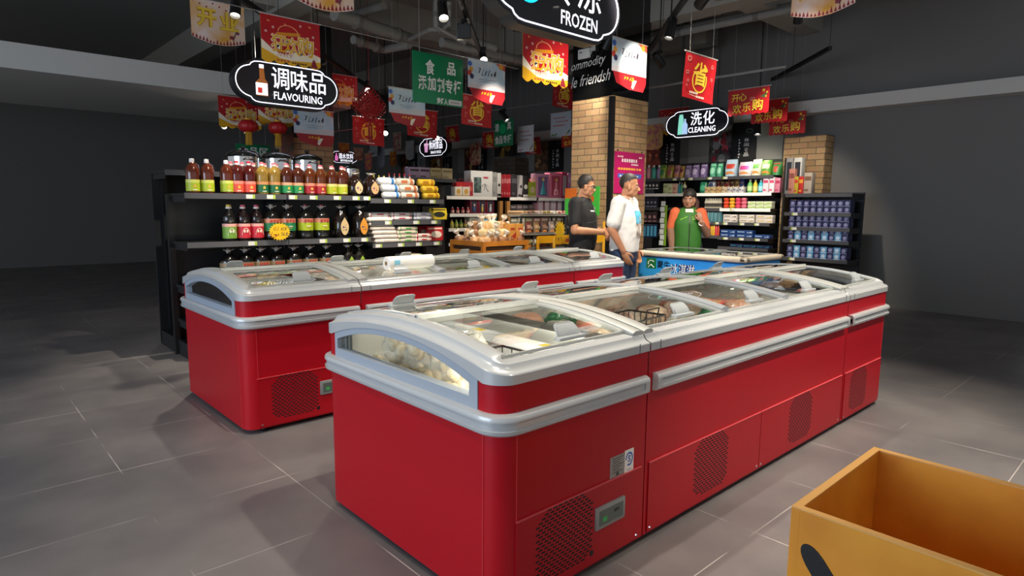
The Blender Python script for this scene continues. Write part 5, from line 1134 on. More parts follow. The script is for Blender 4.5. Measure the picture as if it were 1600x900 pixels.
for k in range(3):
    for q in range(2): 
        X = XD-.02; y1, y0 = P(1168+12.7*k, 322, x=X).y, P(1180+12.7*k, 322, x=X).y
        place(('lime',), carton((y1-y0)*.97, .12, .056, '#d8dcc0', '#8ab82a', 4), (X+.06, (y0+y1)/2, z3d+.057*q), RY, 'white and lime soap box, %s from the tubs, %s tier' % (ORD[k], ('lower', 'upper')[q]), 'soap', 'lime soap boxes')
for k in range(8): place(('tealtube', k % 2), plastic_bottle(.042, .03, .20, '#3a7a80' if k % 2 else '#6a8a90', '#c8ccc8', None, 'toothpaste_tube'), (XD+.05, P(1106+3.0*k, 346, x=XD+.05).y, z4d), RY, 'standing %s toothpaste tube beside the woman, %s' % ('teal' if k % 2 else 'grey', ORD[k]), 'toothpaste', 'standing toothpaste tubes')
for k, (pl, pr, c2) in enumerate(((1130, 1151, '#2a2a2e'), (1155, 1178, '#8a8a3a'), (1181, 1207, '#c8a83a'))):
    for q in range(2):
        X = XD-.03; y1, y0 = P(pl, 340, x=X).y, P(pr, 340, x=X).y; place(('tp', k), carton(y1-y0, .10, .062, '#d8d0c8', c2, 1), (X+.05, (y0+y1)/2, z4d+.063*q), RY, 'long white toothpaste box, %s group, %s' % (('woman side', 'middle', 'end')[k], ('lower', 'upper')[q]), 'toothpaste', 'white toothpaste boxes')
for k in range(8): place(('ct', k), plastic_bottle(.05, .035, .20, ('#4a6a8a', '#2a5a8a', '#8a3a28', '#b8502a', '#c89a2a', '#d0a82a', '#c8404a', '#c84a3a')[k], '#d8d0c0', None, 'toothpaste_tube'), (XD+.05, P(1098+3.4*k, 370, x=XD+.05).y, z5d+.01), RY, '%s tube on the lower shelf beside the woman' % ('steel blue', 'deep blue', 'brown red', 'rust', 'ochre', 'gold', 'crimson', 'scarlet')[k], 'toothpaste', 'coloured tubes')
for k, (pl, pr, q) in enumerate(((1125, 1149, 0), (1150, 1176, 0), (1125, 1149, 1), (1150, 1176, 1), (1178, 1203, 0))):
    X = XD-.05; y1, y0 = P(pl, 367, x=X).y, P(pr, 367, x=X).y; place(('blue', pl), carton((y1-y0)*.98, .12, .058, '#1c3f78', '#b8c8e0', 1), (X+.06, (y0+y1)/2, z5d+.059*q), RY, 'long navy toothpaste box, %s' % ('lower on the woman side', 'lower in the middle', 'upper on the woman side', 'upper in the middle', 'single one at the end')[k], 'toothpaste', 'navy toothpaste boxes')
for k in range(3): X = XD-.03; y1, y0 = P(1140+21*k, 383, x=X).y, P(1160+21*k, 383, x=X).y; place(('navy2',), carton((y1-y0)*.97, .12, .05, '#16264e', '#2a7a78', 1), (X+.06, (y0+y1)/2, z6d), RY, 'dark navy box on the bottom visible shelf, %s from the woman' % ORD[k], 'toothpaste', 'dark navy boxes')
# dark hanging goods near the pillar
GH2 = 'packs hanging near the pillar'
for r_, (zt_, zb_, n, c, c2) in enumerate(((284, 296, 4, '#26262a', '#c8c4bc'), (309, 324, 4, '#2c2c38', '#9a9ab0'), (331, 347, 3, '#3a2a2c', '#b8888a'), (351, 371, 4, '#1c2c48', '#4a9ac0'))):
    X = XD-.02
    for k in range(n):
        pl = 1004+22.0/n*k+ (3 if r_ == 0 else 0); y1, y0 = P(pl, zb_, x=X).y, P(pl+20.0/n, zb_, x=X).y; z0 = P(pl, zb_, x=X).z; place(('hp', r_), carton(abs(y1-y0), .05, P(pl, zt_, x=X).z-z0, c, c2, 2 if r_ == 3 else 3), (X+.03, (y0+y1)/2, z0), RY, '%s pack near the pillar, %s in its row' % (('black', 'slate', 'maroon', 'navy and blue')[r_], ORD[k]), 'pack', GH2)
X = XD-.10; T = thing('strip_display', 'white and lime hanging strip of packets beside the woman', 'display', (X, P(1036, 340, x=X).y, P(1036, 384, x=X).z))
g = G(); h = P(1036, 308, x=X).z-T.location.z; g.box((.02, -.04, h*.42), (.004, .05, h*.84), mat('#86b02a', .5)); g.done('lime_strip', T, smooth=0)
for k in range(8): g = G(); g.rbox((0, .02-.015*(k % 2), h*(.06+.115*k)), (.012, .085, h*.10), .004, mat('#d8dcdc', .35), M=None); g.done('packet', T)
g = G(); g.tube([(.03, 0, 0), (.03, 0, h)], .006, DARK, 6); g.done('hook_bar', T)
# the last unit, running out of the picture
XE = 9.0
def YE(px, py=340): return P(px, py, x=XE).y
ez = [P(1236, p, x=XE).z for p in (303, 332, 354.5, 374, 402)]
end_y = YE(1225); last = gondola('dark shelving unit with blue packs at the very edge of the picture', 'y', XE, YE(1330), end_y, .45, ez[0]+.02, [(z, YE(1330), end_y, 0) for z in ez], posts=(end_y-.03,), tags={(z, YE(1330)): [YE(1242)] for z in ez[1:]})
for r_ in range(1, 5):
    for k in range(9):
        pl = 1231+10.6*k; y1, y0 = P(pl, 350, x=XE).y, P(pl+10, 350, x=XE).y; lt = r_ > 2 and k % 2
        for q in range(2): place(('dp', bool(lt)), carton(.085, .16, .085, '#5a9ac8' if lt else '#20264e', '#c8d8e8' if lt else '#8a8ab0', 3), (XE+.09, (y0+y1)/2, ez[r_]+.086*q), RY, '%s napkin pack on shelf %s of the end unit, %s column, %s' % ('light blue' if lt else 'navy', ('two', 'three', 'four', 'five')[r_-1], ORD[k], ('lower', 'upper')[q]), 'napkins', 'napkin packs in the end unit')
for k, (pl, pr, pt, c, c2, lb) in enumerate(((1230, 1239, 264, '#b87a68', '#8a4a40', 'tall salmon pink box on top of the end unit'), (1239, 1245, 276, '#b8a02a', '#c83a2a', 'yellow and red carton on top of the end unit'), (1246, 1253, 276, '#c02a24', '#d8a02a', 'red carton on top of the end unit'), (1254, 1266, 270, '#b0a090', '#7a5a40', 'beige carton on top of the end unit'))):
    y1, y0 = P(pl, 302, x=XE).y, P(pr, 302, x=XE).y; place(('et', k), carton(y1-y0, .12, P(pl, pt, x=XE).z-ez[0], c, c2, 0), (XE+.08, (y0+y1)/2, ez[0]), RY, lb, 'carton', 'cartons on the end unit')
XF = 9.14
for k, (pl, pr, c) in enumerate(((1230, 1240, '#8d8b88'), (1242, 1254, '#c4c2bc'))):
    y1, y0 = P(pl, 263, x=XF).y, P(pr, 263, x=XF).y; hh = P(pl, 247, x=XF).z-ez[0]; place(('em', k), carton(y1-y0, .12, hh, c, '#2a2c34', 2), (XF+.02, (y0+y1)/2, ez[0]), RY, ('plain grey tall box behind the salmon box', 'pale tall box with a dark screen picture')[k], 'carton', 'tall boxes on the end unit')
# ================================================================== pillar, posters on the walls
PX, PY = 6.83, 5.48
py1 = P(893, 250, x=PX).y; px1 = P(1009.5, 250, y=PY).x; pz = P(955, 149, x=PX).z
g = G(); g.span((PX, PY, 0), (px1, py1, pz), BRICK); pil = structure(g.done('trim_7', smooth=0), 'tan brick pillar in the middle of the shop')
g = G(); g.span((PX-.004, PY-.004, pz), (px1+.004, py1+.004, ZC), mat('#0b0b0c', .12, coat=.8)); structure(g.done('trim_8', smooth=0), 'glossy black wrap on the upper part of the brick pillar')
g = G(); g.span((PX-.012, PY-.012, 0), (PX+.05, PY+.05, pz-.01), BLACK); structure(g.done('trim_9', smooth=0), 'black corner guard of the brick pillar')
T = thing('pillar_lettering', 'white slanted script lettering on the black pillar wrap', 'lettering', (PX-.006, P(893, 116, x=PX).y, P(893, 116, x=PX).z), RY)
g = G()
wd = (py1-PY)
write(g, 'ommodity', .0, .0, wd*.86, .155, WHITE, 0, shear=.35, skew=.03); write(g, 'le friendsh', .0, -.20, wd*.98, .15, WHITE, 0, shear=.35, skew=.03); g.done('lettering', T, smooth=0)
c = P(913, 84, x=PX-.03); T = thing('wall_router', 'white flat box with a looped cable fixed on the black pillar wrap', 'router', c, RY)
g = G(); g.rbox((0, 0, 0), (.21, .035, .13), .008, WHITE); g.box((-.05, -.018, .02), (.05, .002, .012), DARK); g.done('housing', T)
g = G(); g.tube([(.10, -.01, -.04), (.14, -.02, -.02), (.15, -.02, .03), (.12, -.02, .05), (.09, -.02, .03)], .006, WHITE, 6); g.done('cable', T)
g = G(); g.rbox((.16, 0, .06), (.07, .03, .10), .006, mat('#b9b9b6', .4)); g.done('socket', T)
c = P(961, 236, y=PY-.012); w = P(1007, 236, y=PY-.012).x-c.x; hgt = c.z-P(961, 302, y=PY-.012).z
T = thing('wall_poster', 'magenta notice hung on the shaded face of the brick pillar', 'poster', c)
g = G(); g.box((w/2, 0, -hgt/2), (w, .012, hgt), mat('#b0145e', .4)); g.done('board', T, smooth=0)
g = G(); bars(g, w*.22, -hgt*.24, w*.55, WHITE, -.0065, 3, 7, .045); bars(g, w*.55, -hgt*.31, w*.25, WHITE, -.0065, 4, 5, .02); bars(g, w*.08, -hgt*.13, w*.2, CREAM, -.0065, 4, 4, .02); bars(g, w*.8, -hgt*.13, w*.12, CREAM, -.0065, 6, 2, .02)
bars(g, w*.10, -hgt*.43, w*.8, mat('#e8a83a', .5), -.0065, 5, 9, .03); g.span((w*.1, -.0065, -hgt*.62), (w*.9, -.006, -hgt*.52), mat('#3a6ab8', .5)); bars(g, w*.16, -hgt*.59, w*.66, WHITE, -.0072, 6, 9, .018); bars(g, w*.15, -hgt*.72, w*.6, CREAM, -.0065, 7, 7, .02); g.done('print', T, smooth=0)
g = G()
for u in (.08, .9): g.tube([(w*u, 0, 0), (w*u+.01, 0, .03)], .008, CHROME, 6)
g.done('hook', T)
# other pillars
a, b = P(458, 240, y=9.1), P(521, 240, y=9.1)
g = G(); g.span((a.x, 9.1, 0), (b.x, 9.75, P(490, 217, y=9.1).z), BRICK); structure(g.done('trim_10', smooth=0), 'far brick pillar behind the steel pots')
g = G(); g.span((a.x-.01, 9.09, P(490, 217, y=9.1).z), (b.x+.01, 9.76, ZC), BLACK); structure(g.done('trim_11', smooth=0), 'black upper part of the far brick pillar')
c = P(440, 205, y=9.0); w = P(459, 205, y=9.0).x-c.x; T = thing('wall_poster', 'faded green and red food poster beside the far brick pillar', 'poster', c); g = G(); g.box((w/2, .03, -.5), (w, .02, 1.0), mat('#3a3a2c', .5, noise_=('#7a4038', 6))); g.done('board', T, smooth=0)
g = G(); disc(g, w*.5, -.5, w*.3, mat('#5a6a34', .5), .018); disc(g, w*.5, -.62, w*.2, mat('#7a2a22', .5), .017); g.done('print', T, smooth=0)
a, b = P(772, 255, x=9.55), P(804, 255, x=9.55)
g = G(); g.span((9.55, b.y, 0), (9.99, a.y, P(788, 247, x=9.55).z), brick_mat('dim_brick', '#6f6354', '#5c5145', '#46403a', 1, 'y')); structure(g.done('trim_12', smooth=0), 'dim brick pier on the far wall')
a, b = P(1225, 230, x=9.7), P(1290, 230, x=9.7)
g = G(); g.span((9.7, b.y, 0), (9.99, a.y, P(1235, 214, x=9.7).z), BRICK); structure(g.done('trim_13', smooth=0), 'brick pier at the picture edge on the far wall')
# wall panels and food posters between the shelves and the pale bulkhead
def wallpanel(pl, pr, pt, pb, kind, label, x=XW-.012):
    c = P(pl, pb, x=x); e = P(pr, pb, x=x); w = c.y-e.y; z1 = P((pl+pr)/2, pt, x=x).z; h = z1-c.z
    if kind == 'grey':
        g = G(); g.span((x-.008, e.y, c.z), (XW-.002, c.y, z1), PANELG); return structure(g.done('trim_%d' % (20+int(pl)), smooth=0), label)
    T = thing('wall_poster', label, 'poster', (x, c.y, c.z), RY, None); g = G(); t = G()
    if kind == 'text':
        g.box((w/2, 0, h/2), (w, .02, h), BLACK); 
        for i, ch in enumerate('休闲食品'): write(t, ch, w*.52, h*(.50-.125*i), min(w*.2, h*.16), h*.10, WHITE, -.0115, bold=.01)
        for k in range(7): t.span((w*.30, -.0112, h*(.54-.075*k)), (w*(.34+.03*(k % 2)), -.0105, h*(.58-.075*k)), WHITE)
        t.tube([(w*(.72+.12*math.cos(a)), -.011, h*(.78+.05*math.sin(a))) for a in [2*PI*k/12 for k in range(12)]], .006, mat('#6a6a68', .5), 5, True)
    else:
        c1, c2, blobs = kind
        g.box((w/2, 0, h/2), (w, .02, h), mat(c1, .5, noise_=(c2, 7))); r = random.Random(int(pl))
        for k in range(16):
            disc(t, w*(.15+.7*r.random()), h*(.06+.84*r.random()), w*(.06+.12*r.random()), mat(blobs[k % len(blobs)], .45), -.0105-.0006*k, 10)
    g.done('board', T, smooth=0); t.done('print', T, smooth=0); return T
wallpanel(1006, 1032, 205, 262, ('#3a1c14', '#a0482c', ['#c8643c', '#d8906a', '#8a2a1a', '#b8502a']), 'orange sausage and salad poster right beside the pillar')
wallpanel(1032.5, 1061, 200, 260, 'text', 'black poster strip with faint white writing next to the sausage poster')
wallpanel(1075, 1107, 210, 257, 'grey', 'grey wall panel below the cleaning sign')
wallpanel(1108, 1141, 205, 255, ('#241a1a', '#5a5a5a', ['#8a2430', '#b03a44', '#5a1820', '#8a8a88', '#c8c4c0']), 'poster of dark red fruit under the cleaning sign')
wallpanel(1142, 1180, 192, 253, 'text', 'black poster with white characters for snacks, right of the fruit poster')
wallpanel(1182, 1222, 190, 250, 'grey', 'grey wall panel right of the snack poster')
wallpanel(836, 856, 212, 268, ('#3a2a20', '#7a5a3c', ['#8a6a48', '#a8845a', '#5a3a2a']), 'poster of brown nuts above the pink dolls')
wallpanel(857, 880, 210, 268, 'text', 'black poster strip with white writing above the pink dolls')
wallpanel(823, 835, 240, 268, 'grey', 'grey wall strip beside the nut poster')
wallpanel(716, 726, 226, 270, 'grey', 'grey wall strip right of the snack food sign')
wallpanel(727, 743, 222, 270, ('#2a1410', '#6a2a1c', ['#a8804a', '#c8a060', '#4a1a14']), 'poster of brown rings behind the white gift box')
wallpanel(744, 760, 222, 270, 'text', 'black poster strip beside the brown ring poster')
wallpanel(673, 690, 247, 272, ('#2a1a14', '#8a4a2a', ['#d8a03a', '#c86a3a', '#e8d8b0']), 'small food poster under the snack food sign')
wallpanel(692, 706, 245, 271, 'text', 'black poster strip under the snack food sign')
wallpanel(627, 638, 236, 272, ('#241210', '#5a2a1c', ['#7a4a3a', '#a86a4a']), 'narrow dark food poster above the small sauce bottles')
wallpanel(640, 652, 240, 272, 'text', 'narrow black poster strip above the small sauce bottles')
wallpanel(773, 803, 208, 245, ('#16120e', '#2a2018', ['#8a6a2a', '#a8843a', '#6a5a4a']), 'round picture poster above the dim brick pier', x=9.54)
# ================================================================== ice cream chest
RZ_ = .92; cc = P(1165, 402, z=RZ_); cx0, cy0 = cc.x, cc.y; cx1 = P(1222, 394, y=cy0).x; cy1 = P(997, 385, x=cx0).y
BLUE = mat('#1173c4', .35, noise_=('#2f95d8', 1.4)); RIM = mat('#c9bca8', .4)
T = thing('chest_freezer', 'blue ice cream chest freezer with pale rounded rim, behind the front freezer row', 'freezer', (cx0, cy0, 0))
W_, D_ = cx1-cx0, cy1-cy0
g = G(); g.rbox((W_/2, D_/2, .46), (W_, D_, .80), .03, BLUE); g.done('cabinet', T)
g = G(); g.box((W_/2, D_/2, .04), (W_-.06, D_-.06, .08), DARK); g.done('plinth', T)
g = G(); o_ = .02
for (x0, x1, y0, y1) in ((-o_, W_+o_, -o_, .07), (-o_, W_+o_, D_-.07, D_+o_), (-o_, .07, -o_, D_+o_), (W_-.07, W_+o_, -o_, D_+o_)): g.rbox(((x0+x1)/2, (y0+y1)/2, .8875), (x1-x0, y1-y0, .058), .022, RIM, seg=3)
g.done('rim', T)
for k, (y0, y1, z) in enumerate(((.06, D_*.52, .912), (D_*.48, D_-.06, .922))):
    g = G(); g.box((W_/2, (y0+y1)/2, z), (W_-.12, y1-y0, .006), GLASS); ld = g.done('sliding_lid', T, smooth=0)
    g = G()
    for yy in (y0, y1): g.box((W_/2, yy, z), (W_-.12, .03, .016), FRAMEGREY)
    for xx in (.07, W_-.07): g.box((xx, (y0+y1)/2, z), (.02, y1-y0, .016), FRAMEGREY)
    g.done('lid_frame', ld, smooth=0)
def onface(fn): # face -x, u along the face from the far end (left in view) to the corner
    return lambda u, v: (-.0022, D_*(1-u), v)
g = G()
def FT(body, u0, u1, z0, z1, m, d=.0022, sk=0, bold=0, sh=0): write(g, body, 0, 0, 1, 1, m, bold=bold, shear=sh, fn=lambda u, v: (-d, D_*(1-(u0+(u1-u0)*u)), z0+(z1-z0)*v+sk*u))
g.add([(-.0016, D_*.905, .725), (-.0016, D_*.805, .725), (-.0016, D_*.805, .84), (-.0016, D_*.905, .84)], [(0, 1, 2, 3)], mat('#1f7a3c', .4))
g.tube([(-.003, D_*(.855+.03*math.cos(a)), .785+.03*math.sin(a)) for a in [PI*k/8-.5 for k in range(9)]], .006, WHITE, 5); g.tube([(-.003, D_*.885, .74), (-.003, D_*.855, .77), (-.003, D_*.825, .74)], .006, WHITE, 5)
FT('蒙牛', .205, .335, .735, .82, mat('#14202e', .4), .0022, bold=.02)
for dx, m, b_ in ((.0018, mat('#1c2a6c', .4), .09), (.0030, WHITE, .0)):
    FT('冰淇淋', .335, .57, .685, .80, m, dx, bold=b_, sh=.15); FT('欢乐每一天', .17, .55, .555, .675, m, dx, bold=b_, sh=.15)
g.done('lettering', T, smooth=0)
g = G(); g.grid(lambda u, v: (-.0012, D_*(.42-.20*math.cos(PI*u)*(1-.3*v)), .10+.56*v*math.sin(PI*u)), 16, 6, mat('#0d5fae', .4)); g.done('printed_wave', T, smooth=0)
# ================================================================== bread bin
zc = 1.0; bc = P(755, 378, z=zc); bx0, by0 = bc.x, bc.y; bx1 = P(826, 376, y=by0).x; by1 = P(703, 373, x=bx0).y
WOOD = mat('#b87322', .5, noise_=('#a5611a', 5)); WOODL = mat('#c98a3c', .5)
T = thing('bread_bin', 'yellow wooden display bin heaped with bagged bread', 'display bin', (bx0, by0, 0))
w, d = bx1-bx0, by1-by0
g = G()
for z0, z1, i in ((zc-.055, zc, 0), (zc-.15, zc-.105, 0)):
    for (x0, x1, y0, y1) in ((.041, w-.041, .002, .03), (.041, w-.041, d-.03, d-.002), (.002, .03, .041, d-.041), (w-.03, w-.002, .041, d-.041)): g.span((x0, y0, z0), (x1, y1, z1), WOOD)
for x in (0, w-.04):
    for y in (0, d-.04): g.span((x, y, .05), (x+.04, y+.04, zc), WOOD)
g.done('frame', T, smooth=0)
g = G(); g.span((.03, .03, zc-.16), (w-.03, d-.03, zc-.06), mat('#3a2410', .6)); g.done('tray', T, smooth=0)
g = G(); g.span((.06, .02, .1), (w-.06, .05, zc-.24), WOODL); g.span((.02, .06, .1), (.05, d-.06, zc-.24), WOODL); g.done('apron_panel', T, smooth=0)
def loaf(c, c2, film=False):
    def make(label, cat, group):
        T = thing('bread_bag', label, cat, (0, 0, 0), 0, group); r = random.Random(sum(map(ord, c+c2)))
        g = G(); g.ell((0, 0, .05), (.085, .06, .055), mat(c, .45, coat=.25, noise_=(c2, 25)), 20, 12, fn=lambda p: Vector((math.copysign(abs(p.x)**.55, p.x), math.copysign(abs(p.y)**.55, p.y), math.copysign(abs(p.z)**.7, p.z)))*(.86+.12*noise.noise(p*2.3+Vector((3, 1, 3))))); g.done('loaf', T, smooth=70)
        g = G(); g.lathe([(.02, .0), (.012, .02), (.035, .06), (.03, .075)], mat('#d8cdb8', .3, coat=.4), 9, Matrix.Translation((.03, 0, .09)) @ Matrix.Rotation(.5, 4, 'Y')); g.done('twisted_end', T); return T
    return make
r = random.Random(11); n = 0
pal = [('#b98a50', '#d8b888'), ('#8a5a30', '#c09060'), ('#d0b888', '#e8dcc0'), ('#a8703a', '#c8a070'), ('#6a4428', '#9a6a40'), ('#c8a060', '#e0c898')]
for lay in range(3):
    for i in range(5-lay):
        for j in range(4-lay):
            k = r.randrange(len(pal)); x = .10+(w-.2)*((i+.5*lay)/(4.0)); y = .09+(d-.18)*((j+.5*lay)/3.0)
            if x > w-.10: continue
            place(('loaf', k), loaf(*pal[k]), (bx0+x, by0+y, zc-.06+.085*lay), r.random()*6, '%s bread bag in the bin, %s layer, %s row, %s along' % (('tan', 'brown', 'cream', 'honey', 'dark', 'golden')[k], ('bottom', 'middle', 'top')[lay], ORD[j], ORD[i]), 'bread', 'bread bags in the bin', (1.12, 1.12, 1.12)); n += 1
for k in range(2): place(('bbox', k), carton(.11, .10, .24, '#b8803a', '#9a2a1c', 4), (bx1-.10-.12*k, by0+.09, zc-.05), 0, 'golden pastry carton standing in the bread bin, %s from the rack' % ORD[k], 'carton', 'pastry cartons')
# ================================================================== packet rack behind the row
ry = 5.64; rx0, rx1 = P(814, 360, y=ry).x, P(884, 360, y=ry).x
T = thing('packet_rack', 'black framed see-through rack of packets behind the back freezer row', 'rack', (rx0, ry, 0)); w = rx1-rx0
lv = [P(850, p, y=ry).z for p in (337, 366, 389)]
g = G()
for x in (0, w):
    for y in (0, .26): g.tube([(x, y, 0), (x, y, lv[0])], .014, BLACK, 8)
g.done('posts', T)
for z in lv:
    g = G(); g.box((w/2, .13, z), (w, .26, .012), mat('#8a857c', .3)); g.tube([(0, 0, z+.02), (w, 0, z+.02)], .006, FRAMEGREY, 6); g.done('rack_shelf', T, smooth=0)
cols = [('#8a6a4c', '#c8a878'), ('#7a3a30', '#c89a88'), ('#9a9080', '#d8d0c0'), ('#6a5a3a', '#a89858'), ('#8a7a70', '#c0a898'), ('#5a4438', '#9a7058')]
for l, z in enumerate(lv):
    for k in range(6):
        c1, c2 = cols[(k*5+l*2) % 6]
        if l == 0: place(('flatp', c1), flat_pack(.10, .24, .05, c1, c2), (rx0+.06+(w-.12)*k/5, ry+.13, z+.008), .2, '%s packet lying on the rack top, %s from the bread' % (('tan', 'rust', 'grey', 'olive', 'taupe', 'brown')[(k*5+l*2) % 6], ORD[k]), 'packet', 'packets on the rack')
        else: place(('rackp', c1), pouch(.095, .06, .15, c1, c2, 'snack_packet', 0), (rx0+.06+(w-.12)*k/5, ry+.08, z+.008), 0, '%s packet on the %s rack shelf, %s from the bread' % (('tan', 'rust', 'grey', 'olive', 'taupe', 'brown')[(k*5+l*2) % 6], ('top', 'middle', 'lower')[l], ORD[k]), 'packet', 'packets on the rack')
# yellow trolley
ty = 5.28; tx0, tx1 = P(866, 375, y=ty).x, P(943, 375, y=ty).x; YM = mat('#d69a12', .4)
T = thing('yellow_trolley', 'yellow steel trolley frame standing behind the two men', 'trolley', (tx0, ty, 0)); w = tx1-tx0; zb = P(900, 371, y=ty).z; zt2 = P(942, 346, y=ty).z
g = G()
for x in (0, w): g.tube([(x, 0, .12), (x, 0, zt2 if x else zb)], .02, YM, 8); g.tube([(x, .28, .12), (x, .28, zb)], .02, YM, 8)
g.done('uprights', T)
g = G(); g.box((w/2, 0, zb-.03), (w, .025, .09), YM); g.box((w/2, .28, zb-.03), (w, .025, .09), YM); bars(g, w*.2, zb-.05, w*.5, mat('#a83a1c', .5), -.0135, 3, 4, .04); g.done('side_rail', T, smooth=0)
g = G(); g.box((w/2, .14, .16), (w, .3, .04), YM); g.done('deck', T, smooth=0)
for x in (.05, w-.05):
    for y in (.02, .26): g = G(); g.lathe([(0, -.015), (.055, -.015), (.06, 0), (.055, .015), (0, .015)], BLACK, 14, Matrix.Translation((x, y, .06)) @ Matrix.Rotation(PI/2, 4, 'X')); g.box((x, y, .12), (.04, .03, .06), DARK); g.done('castor', T)
c = P(875, 360, y=ty-.03); T = thing('price_card', 'yellow starburst card fixed to the trolley rail', 'price card', c); g = G(); n = 14; r = random.Random(2)
g.prism([((.10 if k % 2 else .065)*math.cos(PI*k/n)*1.0, (.12 if k % 2 else .075)*math.sin(PI*k/n)) for k in range(2*n)], -.002, .002, mat('#d8aa14', .5), 'y'); g.done('card', T, smooth=0); g = G(); g.tube([(0, .004, -.05), (0, .03, -.16)], .005, CHROME, 6); g.done('clip', T)
c = P(884, 291, x=6.68); e = P(937, 291, x=6.68)
T = thing('promotion_board', 'bright green board with orange lettering behind the man in black', 'board', (6.68, c.y, 0), RY); w = c.y-e.y; z1 = P(937, 291, x=6.68).z; z0 = P(910, 336, x=6.68).z
g = G(); g.prism([(0, z0), (w, z0), (w, z1), (w*.8, z1), (w*.5, z1-.12), (0, z1-.16)], -.01, .01, mat('#3fa83a', .4), 'y'); g.span((.0, -.012, z1-.16), (w*.35, -.010, z1-.02), mat('#c8641c', .5)); g.done('board', T, smooth=0)
g = G(); bars(g, w*.55, z0+(z1-z0)*.48, w*.35, mat('#c8501c', .5), -.0115, 3, 3, .07); g.span((w*.72, -.0112, z0+.04), (w*.9, -.0105, z0+.11), mat('#b8c8b0', .5)); g.done('print', T, smooth=0)
g = G(); g.span((w*.3, 0, 0), (w*.36, .02, z0), DARK); g.span((w*.7, 0, 0), (w*.76, .02, z0), DARK); g.box((w*.53, .0, .015), (w*.8, .14, .03), DARK); g.done('stand', T, smooth=0)
# plywood bin at the near corner of the picture
bz = .62; c = P(1237, 790, z=bz); T = thing('plywood_bin', 'orange plywood bin with black oval slots at the near corner', 'display bin', (c.x, c.y, 0)); w, d = .62, .55
PLY = mat('#e39a2c', .45, noise_=('#d28420', 4)); PLYE = mat('#dba45c', .5)
g = G()
for (x0, x1, y0, y1) in ((0, w, -.022, 0), (0, w, -d, -d+.022), (0, .022, -d+.0222, -.0222), (w-.022, w, -d+.0222, -.0222)): g.span((x0, y0, .10), (x1, y1, bz-.004), PLY); g.span((x0, y0, bz-.004), (x1, y1, bz), PLYE)
g.span((.02, -d+.02, .12), (w-.02, -.02, .14), PLY); g.done('box_body', T, smooth=0)
g = G(); g.span((.01, -d+.01, 0), (w-.01, -.01, .10), BLACK); g.done('plinth', T, smooth=0)
g = G(); n = 24
for k, (yy, zz) in enumerate(((-.05, .47), (-.20, .30), (-.35, .47))):
    ca, sa = math.cos(.9), math.sin(.9); pts = []
    for i in range(n): a = 2*PI*i/n; u = .10*math.copysign(abs(math.cos(a))**.5, math.cos(a)); v = .028*math.sin(a); pts.append((yy-.05-(u*ca-v*sa), zz-.02-(u*sa+v*ca)))
    g.prism(pts, -.002, .0, BLACK, 'x')
g.done('slot', T, smooth=0)
g = G(); g.prism([(-.0, .31), (-.10, .20), (-.10, .12), (0, .12)], -.0025, 0, BLACK, 'x'); g.done('black_band', T, smooth=0)
# ================================================================== what lies in the freezers
def food_bag(c, c2, w=.2, d=.15, h=.09, seed=1, clear=True):
    def make(label, cat, group):
        T = thing('food_bag', label, cat, (0, 0, 0), 0, group); r = random.Random(seed)
        if clear:
            g = G(); m = mat(c, .4, noise_=(c2, 30))
            for k in range(12): g.ell(((r.random()-.5)*w*.72, (r.random()-.5)*d*.72, h*(.25+.45*r.random())), (w*.14, d*.15, h*.22), m, 8, 6)
            g.done('frozen_pieces', T, smooth=80)
        o = Vector((r.random()*9, r.random()*9, 2)); g = G()
        g.ell((0, 0, h*.5), (w/2, d/2, h/2), BAGFILM if clear else mat(c, .22, coat=.5, noise_=(c2, 9)), 22, 14, fn=lambda p: Vector((math.copysign(abs(p.x)**.75, p.x), math.copysign(abs(p.y)**.75, p.y), p.z))*(1+(.22 if clear else .10)*noise.noise(p*3.1+o)+.10*noise.noise(p*8+o)))
        g.done('film' if clear else 'bag', T, smooth=25 if clear else 60); return T
    return make
def meat_tray(tray, c, c2, seed=1):
    def make(label, cat, group):
        T = thing('meat_tray', label, cat, (0, 0, 0), 0, group); r = random.Random(seed)
        g = G(); g.grid(lambda u, v: ((.11+.03*v)*math.copysign(abs(math.cos(2*PI*u))**.4, math.cos(2*PI*u)), (.08+.025*v)*math.copysign(abs(math.sin(2*PI*u))**.4, math.sin(2*PI*u)), .04*v), 24, 3, mat(tray, .4)); g.box((0, 0, .003), (.2, .14, .004), mat(tray, .4)); g.done('tray', T)
        g = G()
        for k in range(9): g.ell(((r.random()-.5)*.17, (r.random()-.5)*.11, .035+.03*r.random()), (.035+.02*r.random(), .03, .022), mat(c, .35, coat=.3, noise_=(c2, 18)), 10, 7, fn=lambda p: p*(1+.2*noise.noise(p*2+Vector((k, seed, 0)))))
        g.done('meat', T, smooth=80); return T
    return make
def wire_basket(w, d, h):
    def make(label, cat, group):
        T = thing('wire_basket', label, cat, (0, 0, 0), 0, group)
        g = G()
        for z, t in ((h, .005), (.005, .004)): g.tube([(-w/2, -d/2, z), (w/2, -d/2, z), (w/2, d/2, z), (-w/2, d/2, z)], t, BLACK, 6, True)
        g.done('rim', T); g = G()
        for k in range(7):
            x = -w/2+w*k/6; g.tube([(x, -d/2, h), (x, -d/2, .005), (x, d/2, .005), (x, d/2, h)], .0028, BLACK, 5); y = -d/2+d*k/6; g.tube([(-w/2, y, h), (-w/2, y, .005), (w/2, y, .005), (w/2, y, h)], .0028, BLACK, 5)
        g.tube([(-w/2, -d/2, h*.55), (w/2, -d/2, h*.55), (w/2, d/2, h*.55), (-w/2, d/2, h*.55)], .0028, BLACK, 5, True); g.done('wires', T)
        g = G(); g.tube([(-.06, -d/2, h), (-.06, -d/2-.01, h+.05), (.06, -d/2-.01, h+.05), (.06, -d/2, h)], .004, BLACK, 6); g.done('basket_handle', T); return T
    return make
NF = 'freezer goods'
